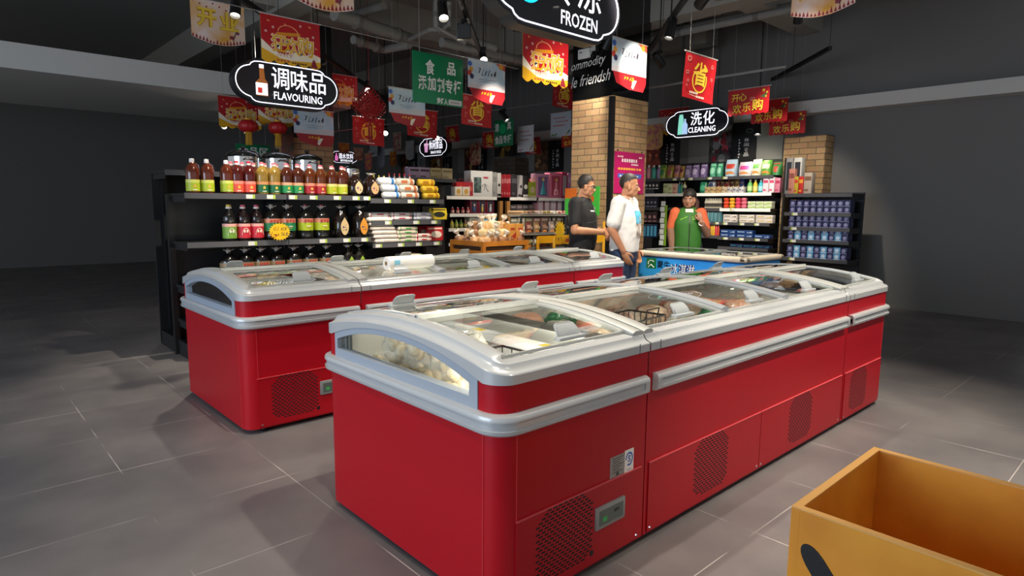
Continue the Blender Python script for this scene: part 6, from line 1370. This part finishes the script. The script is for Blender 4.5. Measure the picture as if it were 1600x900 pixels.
place(('wb',), wire_basket(.22, .36, .22), (1.655, 1.80, .58), 0, 'black wire basket at the near corner of the nearest freezer', 'basket', 'wire baskets in the nearest freezer')
place(('wb',), None, (1.655, 2.26, .58), 0, 'black wire basket at the far corner of the nearest freezer', 'basket', 'wire baskets in the nearest freezer')
r = random.Random(5)
spots = [(1.44, 1.66, .47), (1.43, 1.84, .47), (1.44, 2.02, .47), (1.43, 2.20, .47), (1.44, 2.38, .47), (1.43, 1.68, .61), (1.44, 1.86, .61), (1.43, 2.04, .61), (1.44, 2.22, .61), (1.44, 2.39, .61), (1.43, 1.90, .73), (1.43, 2.08, .74), (1.43, 2.26, .73), (1.66, 1.72, .60), (1.66, 1.88, .61), (1.66, 2.18, .60), (1.66, 2.34, .61)]
for k, (x, y, z) in enumerate(spots): place(('fb', k % 4), food_bag('#d6bd8a', '#ead9b4', .17, .18, .14, 3+k % 4), (x+.014, y, z), r.random()*6, 'clear bag of pale frozen dumplings %s, %s of the heap' % ('by the side window' if k < 13 else 'in a wire basket', ORD[k]), 'frozen food', 'dumpling bags in the nearest freezer')
place(('tallbag',), food_bag('#d8d4c8', '#c8c0b0', .15, .13, .24, 9), (1.63, 2.03, .64), .3, 'tall crumpled clear bag standing up beside the white price rail', 'frozen food', None)
T = thing('price_rail', 'white price rail with yellow tags laid across the nearest freezer', 'price rail', (1.83, 2.02, .80)); g = G()
g.prism([(-.05, -.035), (.05, -.035), (.05, .01), (.035, .028), (-.03, .028), (-.05, .0)], -.455, .455, mat('#d3d5da', .35), 'y'); g.done('rail_body', T, smooth=25)
g = G()
for y in (-.42, -.25, .2): g.box((0, y, .0288), (.04, .06, .002), mat('#d8b82a', .5)); g.box((0, y+.11, .0288), (.04, .12, .002), WHITE)
g.done('price_tag', T, smooth=0)
for yy in (-.461, .461): g = G(); g.rbox((0, yy, -.004), (.102, .012, .066), .005, mat('#b9bcc2', .35)); g.done('end_cap', T)
place(('wb2',), wire_basket(.16, .9, .16), (1.94, 2.05, .48), 0, 'shallow wire basket under the lid next to the middle freezer', 'basket', 'wire baskets in the nearest freezer')
def fill(x0, x1, y0, zf, spec, where, cells=None):
    """spec: list of (make, key, label stem, category); things laid in a grid, two ranks front and back"""
    n = 0; nx = max(2, int((x1-x0)/.25))
    for j, yy in enumerate((.235, .48, .73, .975)):
        for i in range(nx):
            mk, key, lb, cat = spec[(i*3+j*5+(i*j) % 3) % len(spec)]; x = x0+.14+(x1-x0-.28)*i/(nx-1)
            zz = zf+(.012 if 'bag' in lb else 0)
            place(key, mk, (x, y0+yy, zz), (r.random()-.5)*.3, '%s in %s, %s row, %s along' % (lb, where, ('front', 'second', 'third', 'rear')[j], ORD[i]), cat, 'frozen goods in '+where, (.86, .9, 1.15)); n += 1
MEAT = [(meat_tray('#1f6b3a', '#8a4a3c', '#c08a78', 1), ('mt', 1), 'green tray of meat', 'meat'), (food_bag('#b0806a', '#c8a490', .24, .18, .13, 21, False), ('fbm', 1), 'pale pink meat bag', 'meat'), (meat_tray('#1f6b3a', '#a05a44', '#d0a088', 2), ('mt', 2), 'green tray of ribs', 'meat'), (food_bag('#9a5a4a', '#c09080', .22, .18, .12, 22), ('fbm', 2), 'clear bag of red meat', 'meat'), (food_bag('#1f5a38', '#3a7a50', .24, .17, .12, 23, False), ('fbm', 3), 'green printed bag', 'frozen food'), (food_bag('#c8b49c', '#8a5a48', .22, .18, .12, 24, False), ('fbm', 4), 'cream and brown bag', 'frozen food'), (meat_tray('#d0cfc8', '#8a4a44', '#b88078', 3), ('mt', 3), 'white tray of minced meat', 'meat')]
MIX = [(food_bag('#c8d0dc', '#3a5aa8', .24, .18, .12, 31, False), ('fbx', 1), 'blue and white bag', 'frozen food'), (food_bag('#d8d4cc', '#9a8a7a', .22, .18, .12, 32), ('fbx', 2), 'clear bag of white balls', 'frozen food'), (meat_tray('#d0cfc8', '#8a4a44', '#b88078', 4), ('mt', 4), 'white tray of meat slices', 'meat'), (food_bag('#c8b02a', '#d8d0a8', .22, .17, .12, 33, False), ('fbx', 3), 'yellow printed bag', 'frozen food'), (food_bag('#a83a34', '#d0a090', .22, .17, .12, 34, False), ('fbx', 4), 'red printed bag', 'frozen food')]
fill(2.20, 4.12, YA, .662, MEAT, 'the middle front freezer')
place(('wb3',), wire_basket(.30, .22, .14), (2.62, YA+.48, .70), .1, 'black wire basket among the meat under the first long lid', 'basket', None)
fill(4.32, 4.88, YA, .662, MIX, 'the far front freezer')
fill(1.40, 1.98, YB, .662, MIX, 'the near back freezer')
fill(2.20, 4.12, YB, .662, MIX[::-1]+MEAT[3:6], 'the middle back freezer')
fill(4.32, 4.88, YB, .662, MEAT[1:6:2]+MIX[:2], 'the far back freezer')
# white bag roll lying on the back row
c = P(640, 424, y=YB+.20); T = thing('bag_roll', 'white roll of plastic bags lying on the glass of the back freezer row', 'bag roll', (c.x, YB+.20, .925+.052)); Lr = P(675, 424, y=YB+.2).x-P(604, 424, y=YB+.2).x
M = Matrix.Rotation(PI/2, 4, 'Y'); g = G(); g.lathe([(.018, -Lr/2), (.044, -Lr/2), (.05, -Lr/2+.006), (.05, Lr/2-.006), (.044, Lr/2), (.018, Lr/2)], mat('#e9e8e2', .4), 24, M); g.done('film_roll', T)
g = G(); g.lathe([(.018, -Lr/2-.001), (.012, -Lr/2-.001), (.012, Lr/2+.001), (.018, Lr/2+.001), (.018, -Lr/2-.001)], mat('#b89a74', .6), 16, M); g.done('core', T)
g = G(); g.grid(lambda u, v: (-Lr*.5+.04+.05*u, -.051*math.cos(.5-.7*v), .051*math.sin(.5-.7*v)), 4, 4, mat('#7fc4d8', .5)); g.done('blue_mark', T)
g = G(); g.tube([(-Lr/2, -.04, -.03), (-Lr/2-.005, -.07, -.048), (-Lr/2+.03, -.075, -.05), (-Lr/2+.02, -.05, -.04)], .004, WHITE, 6); g.done('loose_end', T)
# ================================================================== people
from mathutils.bvhtree import BVHTree
FADE = mat('#5c4433', .7)
SKIN = mat('#b98560', .5, noise_=('#a86f50', 6)); SKINW = mat('#a87a5e', .5, noise_=('#9c6e54', 6)); HAIRM = mat('#17130f', .6, noise_=('#241d17', 60)); LIPS = mat('#8a4a40', .5); EYEW = mat('#d8d4cc', .3); IRIS = mat('#1c120c', .2)
def fused(name, g, m, parent, voxel=.010, it=4, wrinkle=0.0, wseed=0):
    """one continuous skin grown over overlapping volumes"""
    o = g.done('volume', None, smooth=0)
    md = o.modifiers.new('r', 'REMESH'); md.mode = 'VOXEL'; md.voxel_size = voxel
    if it: s = o.modifiers.new('s', 'SMOOTH'); s.factor = .5; s.iterations = it
    dg = bpy.context.evaluated_depsgraph_get(); me = bpy.data.meshes.new_from_object(o.evaluated_get(dg)); om = o.data
    bpy.data.objects.remove(o); bpy.data.meshes.remove(om)
    me.materials.clear(); me.materials.append(m); me.polygons.foreach_set('material_index', [0]*len(me.polygons)); me.polygons.foreach_set('use_smooth', [True]*len(me.polygons))
    if wrinkle:
        o3 = Vector((wseed, 2*wseed, 0)); ns = [v.normal.copy() for v in me.vertices]
        for v, nn in zip(me.vertices, ns): 
            p = v.co; v.co += nn*wrinkle*(noise.noise(Vector((p.x*9, p.y*9, p.z*5+p.x*6))+o3)+.5*noise.noise(p*22+o3))
    r = bpy.data.objects.new(name, me); COL.objects.link(r); r.parent = parent; return r
def loft(g, rings, m=SKIN, seg=20):
    """rings: (x, y, z, rx, ry)"""
    vs = []; fs = []
    for x, y, z, rx, ry in rings:
        vs += [(x+rx*math.copysign(abs(math.cos(2*PI*k/seg))**.85, math.cos(2*PI*k/seg)), y+ry*math.copysign(abs(math.sin(2*PI*k/seg))**.85, math.sin(2*PI*k/seg)), z) for k in range(seg)]
    n = len(rings)
    for i in range(n-1): fs += [(i*seg+k, i*seg+(k+1) % seg, (i+1)*seg+(k+1) % seg, (i+1)*seg+k) for k in range(seg)]
    fs += [list(range(seg))[::-1], [(n-1)*seg+k for k in range(seg)]]
    g.add(vs, fs, m)
def chain(g, pts, rad, m=SKIN, n=6):
    """tapered limb through joints, with rounded ends"""
    P_, R_ = [], []
    for i in range(len(pts)-1):
        for k in range(n):
            t = k/n; P_.append(Vector(pts[i]).lerp(Vector(pts[i+1]), t)); R_.append(rad[i]*(1-t)+rad[i+1]*t)
    P_.append(Vector(pts[-1])); R_.append(rad[-1]); g.tube(P_, 0, m, 12, radii=R_)
    for p, r in zip(pts, rad): g.ell(p, (r, r, r), m, 12, 8)
def hand(g, wrist, d, up, side, curl=.5, s=1.0, thumb=1):
    """palm and five bent fingers; d: fingers' way, up: back of the hand, side: thumb's way"""
    d, up, side = Vector(d).normalized(), Vector(up).normalized(), Vector(side).normalized(); w = Vector(wrist)
    M = Matrix((( *d, 0), (*side, 0), (*up, 0), (0, 0, 0, 1))).transposed(); M.translation = w+d*.045*s
    g.ell((0, 0, 0), (.055*s, .040*s, .018*s), SKIN, 14, 10, M)
    for k, (o, ln) in enumerate(((.030, .070), (.010, .078), (-.010, .073), (-.029, .058))):
        p = w+d*.085*s+side*o*s; pts = [w+d*.05*s+side*o*s*.9, p]; a = 0
        for q in range(3):
            a += curl*(.5+.25*q); p = p+(d*math.cos(a)-up*math.sin(a))*ln*s*(.42, .33, .25)[q]; pts.append(p)
        g.tube(pts, 0, SKIN, 8, radii=[.0095*s, .0095*s, .009*s, .008*s, .0065*s]); g.ell(pts[-1], (.0068*s,)*3, SKIN, 8, 6)
    b = w+d*.02*s+side*.03*s; pts = [b, b+d*.022*s+side*.028*s-up*.006*s, b+d*.05*s+side*.034*s-up*.014*s, b+d*.07*s+side*.026*s-up*.02*s]
    g.tube(pts, 0, SKIN, 8, radii=[.013*s, .0115*s, .010*s, .0075*s]); g.ell(pts[-1], (.0078*s,)*3, SKIN, 8, 6)
def headM(neck, yaw, pitch=0, roll=0):
    return Matrix.Translation(neck) @ Matrix.Rotation(yaw, 4, 'Z') @ Matrix.Rotation(pitch, 4, 'X') @ Matrix.Rotation(roll, 4, 'Y')
def head(g, M, w=1.0):
    """face towards -y; origin at the base of the skull"""
    E = lambda c, r, **k: g.ell(c, (r[0]*w, r[1], r[2]), SKIN, 20, 14, M, **k)
    E((0, .012, .075), (.077, .095, .088)); E((0, -.030, .015), (.064, .066, .080)); E((0, -.052, -.040), (.044, .038, .034)); E((0, -.066, -.052), (.022, .020, .018))
    E((0, -.078, .052), (.052, .016, .012)); 
    for s in (-1, 1):
        E((s*.040, -.062, .006), (.022, .020, .020)); E((s*.052, -.012, -.030), (.016, .04, .028))
        g.ell((s*.078*w, .012, .018), (.010, .020, .032), SKIN, 12, 8, M @ Matrix.Rotation(-s*.3, 4, 'Z'))
    g.tube([(0, -.086, .040), (0, -.100, .018), (0, -.112, -.002)], 0, SKIN, 8, M=M, radii=[.008, .010, .013]); E((0, -.104, -.006), (.018, .012, .009))
    E((0, -.086, -.030), (.022, .010, .010))
def face(M, parent, w=1.0):
    for s in (-1, 1):
        g = G(); g.ell((s*.031*w, -.083, .030), (.0145, .008, .0075), EYEW, 12, 8, M); e = g.done('eye', parent); g = G(); g.ell((s*.031*w, -.0895, .030), (.0062, .003, .0062), IRIS, 10, 6, M); g.done('iris', e)
        g = G(); g.tube([(s*.014*w, -.0945, .048), (s*.032*w, -.0935, .054), (s*.05*w, -.082, .048)], .0035, HAIRM, 6, M=M); g.done('eyebrow', parent)
    g = G(); g.ell((0, -.0935, -.026), (.020, .006, .0045), LIPS, 12, 6, M); g.ell((0, -.092, -.034), (.017, .006, .005), LIPS, 12, 6, M); g.done('lips', parent)
def crop(M, parent, name='hair', front=.088, back=-.005, k=1.03):
    """short hair: a cap that follows the skull and ends at a hairline"""
    g = G()
    def fn(p):
        nonlocal front, back, k
        z = p.z*.088*k+.078; y = p.y*.096*k
        line = front + (back-front)*max(0, min(1, (y+.075)/.12)) if y < .045 else back
        if abs(p.x) > .75 and -.045 < y < .03: line = min(line, .05) if k < 2 else line
        return p if z > line else p*.93
    g.ell((0, .013, .078), (.0775*k, .096*k, .0885*k), HAIRM, 36, 24, M, fn=fn); h = g.done(name, parent, smooth=60)
    g = G(); front, back = front-.012, back-.035; kk = k; k = kk-.012; g.ell((0, .013, .078), (.0775*k, .096*k, .0885*k), FADE, 36, 24, M, fn=fn); g.done('shaved_sides', h, smooth=60); return h
def place_person(o, xy, rz): o.location = (xy[0], xy[1], 0); o.rotation_euler = (0, 0, rz)
def heading(v): return math.atan2(v[1], v[0])+PI/2
RIGHT = Vector((.736, -.676)); TOW = Vector((-.676, -.736))
def cast(shirt, fn, nu, nv, m, name, parent, eps=.004):
    """a printed patch lying on the cloth: points are dropped onto it from the front"""
    bv = BVHTree.FromPolygons([v.co for v in shirt.data.vertices], [p.vertices[:] for p in shirt.data.polygons]); pts = []
    for i in range(nu+1):
        for j in range(nv+1):
            o, d = fn(i/nu, j/nv); h = bv.ray_cast(Vector(o), Vector(d)); pts.append(tuple((h[0] if h[0] else Vector(o)+Vector(d)*.3)-Vector(d)*eps))
    g = G(); g.add(pts, [(i*(nv+1)+j, (i+1)*(nv+1)+j, (i+1)*(nv+1)+j+1, i*(nv+1)+j+1) for i in range(nu) for j in range(nv)], m); return g.done(name, parent)
def lower_body(g):
    for s in (-1, 1):
        chain(g, [(s*.095, .0, .92), (s*.10, -.01, .50), (s*.10, .03, .09)], [.085, .058, .038]); g.ell((s*.10, .0+.03, .30+.08), (.05, .055, .12), SKIN, 12, 8)
        g.ell((s*.105, -.05, .045), (.042, .11, .035), SKIN, 14, 8)
    loft(g, [(0, .0, .84, .15, .11), (0, 0, .92, .17, .125), (0, 0, 1.02, .155, .115)])
def jeans(parent, m, name='trousers', top=1.0):
    g = G()
    for s in (-1, 1): chain(g, [(s*.095, .0, .90), (s*.105, -.012, .50), (s*.108, .02, .10)], [.105, .082, .070])
    loft(g, [(0, .005, .80, .175, .125), (0, .005, .90, .187, .140), (0, 0, top, .172, .128)]); return fused(name, g, m, parent, .012, 5, .006, 3)
def shoes(parent, m):
    for s in (-1, 1):
        g = G(); g.ell((s*.108, -.055, .045), (.048, .135, .045), m, 16, 10, fn=lambda p: Vector((p.x, p.y, max(p.z, -.95)))); g.box((s*.108, -.055, .012), (.085, .25, .022), WHITE); g.done('shoe', parent)
def belt(parent, z, m):
    g = G(); g.grid(lambda u, v: (.178*math.cos(2*PI*u), .134*math.sin(2*PI*u), z+.035*v), 32, 1, m); g.box((0, -.136, z+.017), (.05, .008, .04), CHROME); g.done('belt', parent)
# ---- the man in white
A = thing('person', 'person in a white printed T-shirt and jeans looking to the side, hand in his pocket', 'person')
NK = (0, -.035, 1.545); HM = headM(NK, .22, .06)
g = G(); lower_body(g)
loft(g, [(0, 0, 1.0, .155, .115), (0, -.01, 1.15, .16, .12), (0, 0, 1.32, .18, .115), (0, .01, 1.42, .16, .09), (0, .0, 1.47, .09, .07)])
chain(g, [(0, .005, 1.44), (0, -.02, 1.53)], [.062, .056]); head(g, HM, 1.04)
chain(g, [(-.195, .01, 1.405), (-.245, .055, 1.14), (-.200, -.065, .925)], [.058, .045, .030]); hand(g, (-.197, -.07, .918), (.18, -.35, -.9), (-.95, .1, .0), (.1, -.9, .2), .35)
chain(g, [(.195, .01, 1.405), (.235, .06, 1.14), (.172, -.07, .93)], [.058, .045, .030]); hand(g, (.170, -.076, .922), (-.18, -.35, -.9), (.95, .1, .0), (-.1, -.9, .2), .35)
fused('body', g, SKIN, A, .0075, 3); face(HM, A, 1.04); crop(HM, A, k=1.018, front=.118)
TEE = mat('#dedbd6', .75)
g = G(); loft(g, [(0, .0, .905, .188, .140), (0, .0, .98, .190, .145), (0, -.015, 1.12, .186, .148), (0, -.008, 1.28, .198, .142), (0, .005, 1.38, .192, .120), (0, .01, 1.435, .150, .095), (0, .0, 1.468, .085, .072)])
for s in (-1, 1): chain(g, [(s*.185, .008, 1.40), (s*.232, .04, 1.215)], [.080, .076])
tee = fused('t_shirt', g, TEE, A, .010, 4, .009, 1)
cast(tee, lambda u, v: ((-.075+.17*u, -.4, 1.20+.13*v), (0, 1, 0)), 14, 10, mat('#5fb4d4', .7), 'blue_print', A)
cast(tee, lambda u, v: ((-.055+.10*u+.012*math.sin(9*v), -.4, 1.05+.15*v), (0, 1, 0)), 10, 10, mat('#c9c0b6', .7, noise_=('#8a7a70', 22)), 'faded_print', A)
cast(tee, lambda u, v: ((.015+.035*u, -.4, 1.20+.07*v), (0, 1, 0)), 5, 6, mat('#d8d4d0', .7, noise_=('#3a5a7a', 40)), 'figure_print', A, .006)
g = G(); g.tube([(.088*math.cos(a), -.002+.075*math.sin(a), 1.468-.018*math.sin(-a)) for a in [2*PI*k/24 for k in range(24)]], .009, TEE, 8, True); g.done('collar', A)
jn = jeans(A, mat('#1c2a42', .8, noise_=('#2a3c5a', 12))); belt(A, .985, BLACK); shoes(A, mat('#2a2a2c', .5))
g = G(); g.tube([(.03*math.cos(a)+.173, -.068+.03*math.sin(a), .945) for a in [2*PI*k/14 for k in range(14)]], .007, BLACK, 6, True); g.done('wristband', A)
A.scale = (1, 1, 1.022); place_person(A, (5.41, 4.13), heading(RIGHT*.86+TOW*.50))
# ---- the man in black
B = thing('person', 'person in a black T-shirt and glasses with hands clasped, standing behind the man in white', 'person')
HM = headM((0, -.04, 1.555), .10, .10)
g = G(); lower_body(g)
loft(g, [(0, 0, 1.0, .16, .12), (0, -.03, 1.13, .17, .14), (0, 0, 1.32, .185, .12), (0, .01, 1.42, .165, .092), (0, .0, 1.475, .09, .07)])
chain(g, [(0, .005, 1.445), (0, -.025, 1.535)], [.062, .056]); head(g, HM, 1.0)
chain(g, [(-.200, .02, 1.41), (-.285, -.01, 1.115), (-.095, -.280, 1.10)], [.058, .048, .031]); hand(g, (-.088, -.286, 1.10), (.75, -.45, -.25), (-.3, -.9, .3), (.3, .1, .9), .75)
chain(g, [(.200, .02, 1.41), (.275, -.02, 1.115), (.075, -.300, 1.08)], [.058, .048, .031]); hand(g, (.068, -.306, 1.08), (-.75, -.35, -.3), (.3, -.9, .3), (-.3, .1, .9), .75)
fused('body', g, mat('#b98462', .5, noise_=('#b07a58', 6)), B, .0075, 3); face(HM, B); crop(HM, B, k=1.03, front=.105)
g = G()
for s in (-1, 1):
    g.tube([(s*.034+.026*math.cos(a), -.099, .030+.017*math.sin(a)) for a in [2*PI*k/16 for k in range(16)]], .0028, BLACK, 6, True, M=HM); g.tube([(s*.060, -.098, .034), (s*.076, -.05, .034), (s*.082, .01, .030)], .0026, BLACK, 6, M=HM)
g.tube([(-.009, -.100, .034), (.009, -.100, .034)], .0026, BLACK, 6, M=HM); g.done('glasses', B)
g = G(); loft(g, [(0, .0, .90, .190, .150), (0, -.015, 1.0, .19, .155), (0, -.022, 1.12, .19, .158), (0, -.01, 1.28, .200, .148), (0, .005, 1.38, .198, .124), (0, .01, 1.44, .155, .097), (0, .0, 1.475, .085, .072)])
for s in (-1, 1): chain(g, [(s*.19, .018, 1.40), (s*.248, .008, 1.20)], [.082, .080])
bt = fused('t_shirt', g, mat('#141416', .8), B, .010, 4, .009, 5)
cast(bt, lambda u, v: ((-.09+.09*u, -.4, 1.315+.016*v), (0, 1, 0)), 8, 3, mat('#b8b8b8', .7), 'chest_mark', B)
cast(bt, lambda u, v: ((-.16+.24*u, -.4, 1.195+.006*v+.03*u), (0, 1, 0)), 12, 2, mat('#4a4a4c', .7), 'seam_line', B)
jeans(B, mat('#121215', .8)); belt(B, .985, DARK); shoes(B, mat('#1a1a1a', .5))
B.scale = (.95, .95, 1.02); place_person(B, (5.41, 4.73), heading(RIGHT*.90+TOW*.42))
# ---- the woman
C_ = thing('person', 'person in a green vest and orange sleeves with one hand raised', 'person')
HM = headM((0, -.035, 1.465), -.35, .05)
g = G()
S_ = .94
lower_body(g)
loft(g, [(0, 0, .98, .15, .11), (0, -.01, 1.08, .14, .105), (0, 0, 1.25, .165, .115), (0, .01, 1.34, .15, .085), (0, .0, 1.39, .075, .06)])
chain(g, [(0, .005, 1.36), (0, -.02, 1.45)], [.052, .047]); head(g, HM, .96)
chain(g, [(-.175, .01, 1.325), (-.215, .03, 1.06), (-.195, -.05, .84)], [.050, .041, .028]); hand(g, (-.194, -.056, .832), (.08, -.2, -.95), (-.95, .1, .0), (.1, -.9, .2), .3, .92)
chain(g, [(.175, .01, 1.325), (.240, -.03, 1.06), (.135, -.185, 1.215)], [.050, .042, .027]); hand(g, (.132, -.188, 1.222), (-.22, .06, .97), (-.15, -.95, .1), (-.9, .1, .1), .55, .92)
fused('body', g, SKINW, C_, .0075, 3); face(HM, C_, .96)
hg = G()
def hf(p):
    z = p.z*.098+.078; y = p.y*.105; x = p.x*.086
    line = .070-.012*math.cos(9*x/.086) if y < -.03 else (-.02 if y < .03 else -.055)
    return p if z > line else p*.78
hg.ell((0, .014, .078), (.086, .106, .098), HAIRM, 36, 24, HM, fn=hf); hair = hg.done('hair', C_, smooth=60)
HB = mat('#2a1610', .6, noise_=('#4a2416', 40)); g = G(); g.tube([HM @ Vector(q) for q in ((.05, .08, .06), (.075, .10, .0), (.075, .085, -.07), (.065, .075, -.13), (.06, .07, -.17))], 0, HB, 10, radii=[.02, .034, .036, .026, .01]); g.done('ponytail', C_)
g = G(); g.ell(HM @ Vector((.055, .085, .045)), (.022, .022, .018), mat('#7a2a24', .5), 12, 8); g.done('hair_tie', C_)
g = G()
for s in (-1, 1): chain(g, [(s*.165, .008, 1.325), (s*(.205 if s < 0 else .222), .025 if s < 0 else -.02, 1.14)], [.072, .064])
loft(g, [(0, 0, 1.25, .17, .115), (0, .01, 1.35, .14, .085), (0, 0, 1.395, .07, .06)]); fused('orange_top', g, mat('#d0623a', .75), C_, .010, 4, .006, 7)
g = G(); chain(g, [(-.208, .022, 1.13), (-.197, -.04, .87)], [.058, .042]); chain(g, [(.226, -.022, 1.13), (.241, -.03, 1.06), (.150, -.165, 1.19)], [.058, .054, .038]); fused('sleeve_cover', g, mat('#8a6652', .8), C_, .010, 4, .005, 9)
g = G(); loft(g, [(0, .0, .70, .19, .145), (0, .0, .85, .185, .145), (0, -.01, 1.02, .172, .140), (0, -.005, 1.2, .182, .142), (0, .005, 1.31, .160, .115), (0, .01, 1.365, .120, .085), (0, .005, 1.40, .075, .066)])
vest = fused('green_vest', g, mat('#2f6a1e', .7), C_, .010, 4, .005, 11)
cast(vest, lambda u, v: ((-.006+.012*u, -.5, .72+.58*v), (0, 1, 0)), 2, 20, BLACK, 'zip', C_)
for s in (-1, 1): cast(vest, lambda u, v: ((s*(.03+.085*u), -.5, 1.275+.012*v-.04*u), (0, 1, 0)), 8, 2, mat('#7ab02e', .7), 'lime_trim', C_)
cast(vest, lambda u, v: ((-.05+.10*u, -.5, 1.335+.045*v), (0, 1, 0)), 6, 4, mat('#d8d0c8', .7), 'scarf', C_, .008)
cast(vest, lambda u, v: ((.035+.07*u, -.5, 1.245+.010*v), (0, 1, 0)), 6, 2, mat('#a8c870', .7), 'name_print', C_)
g = G(); c = Vector((.143, -.178, 1.20)); g.tube([c+Vector((.034*math.cos(a), .012*math.sin(a), .030*math.sin(a))) for a in [2*PI*k/16 for k in range(16)]], .006, mat('#d8d0c4', .3), 6, True); g.done('bangle', C_)
jeans(C_, mat('#22242a', .8), top=.97); shoes(C_, mat('#2a2a2c', .5))
wp = P(1077, 300, x=7.20); place_person(C_, (7.20, wp.y), heading(TOW*1.0-RIGHT*.12)); C_.scale = (.99, .99, 1.0)
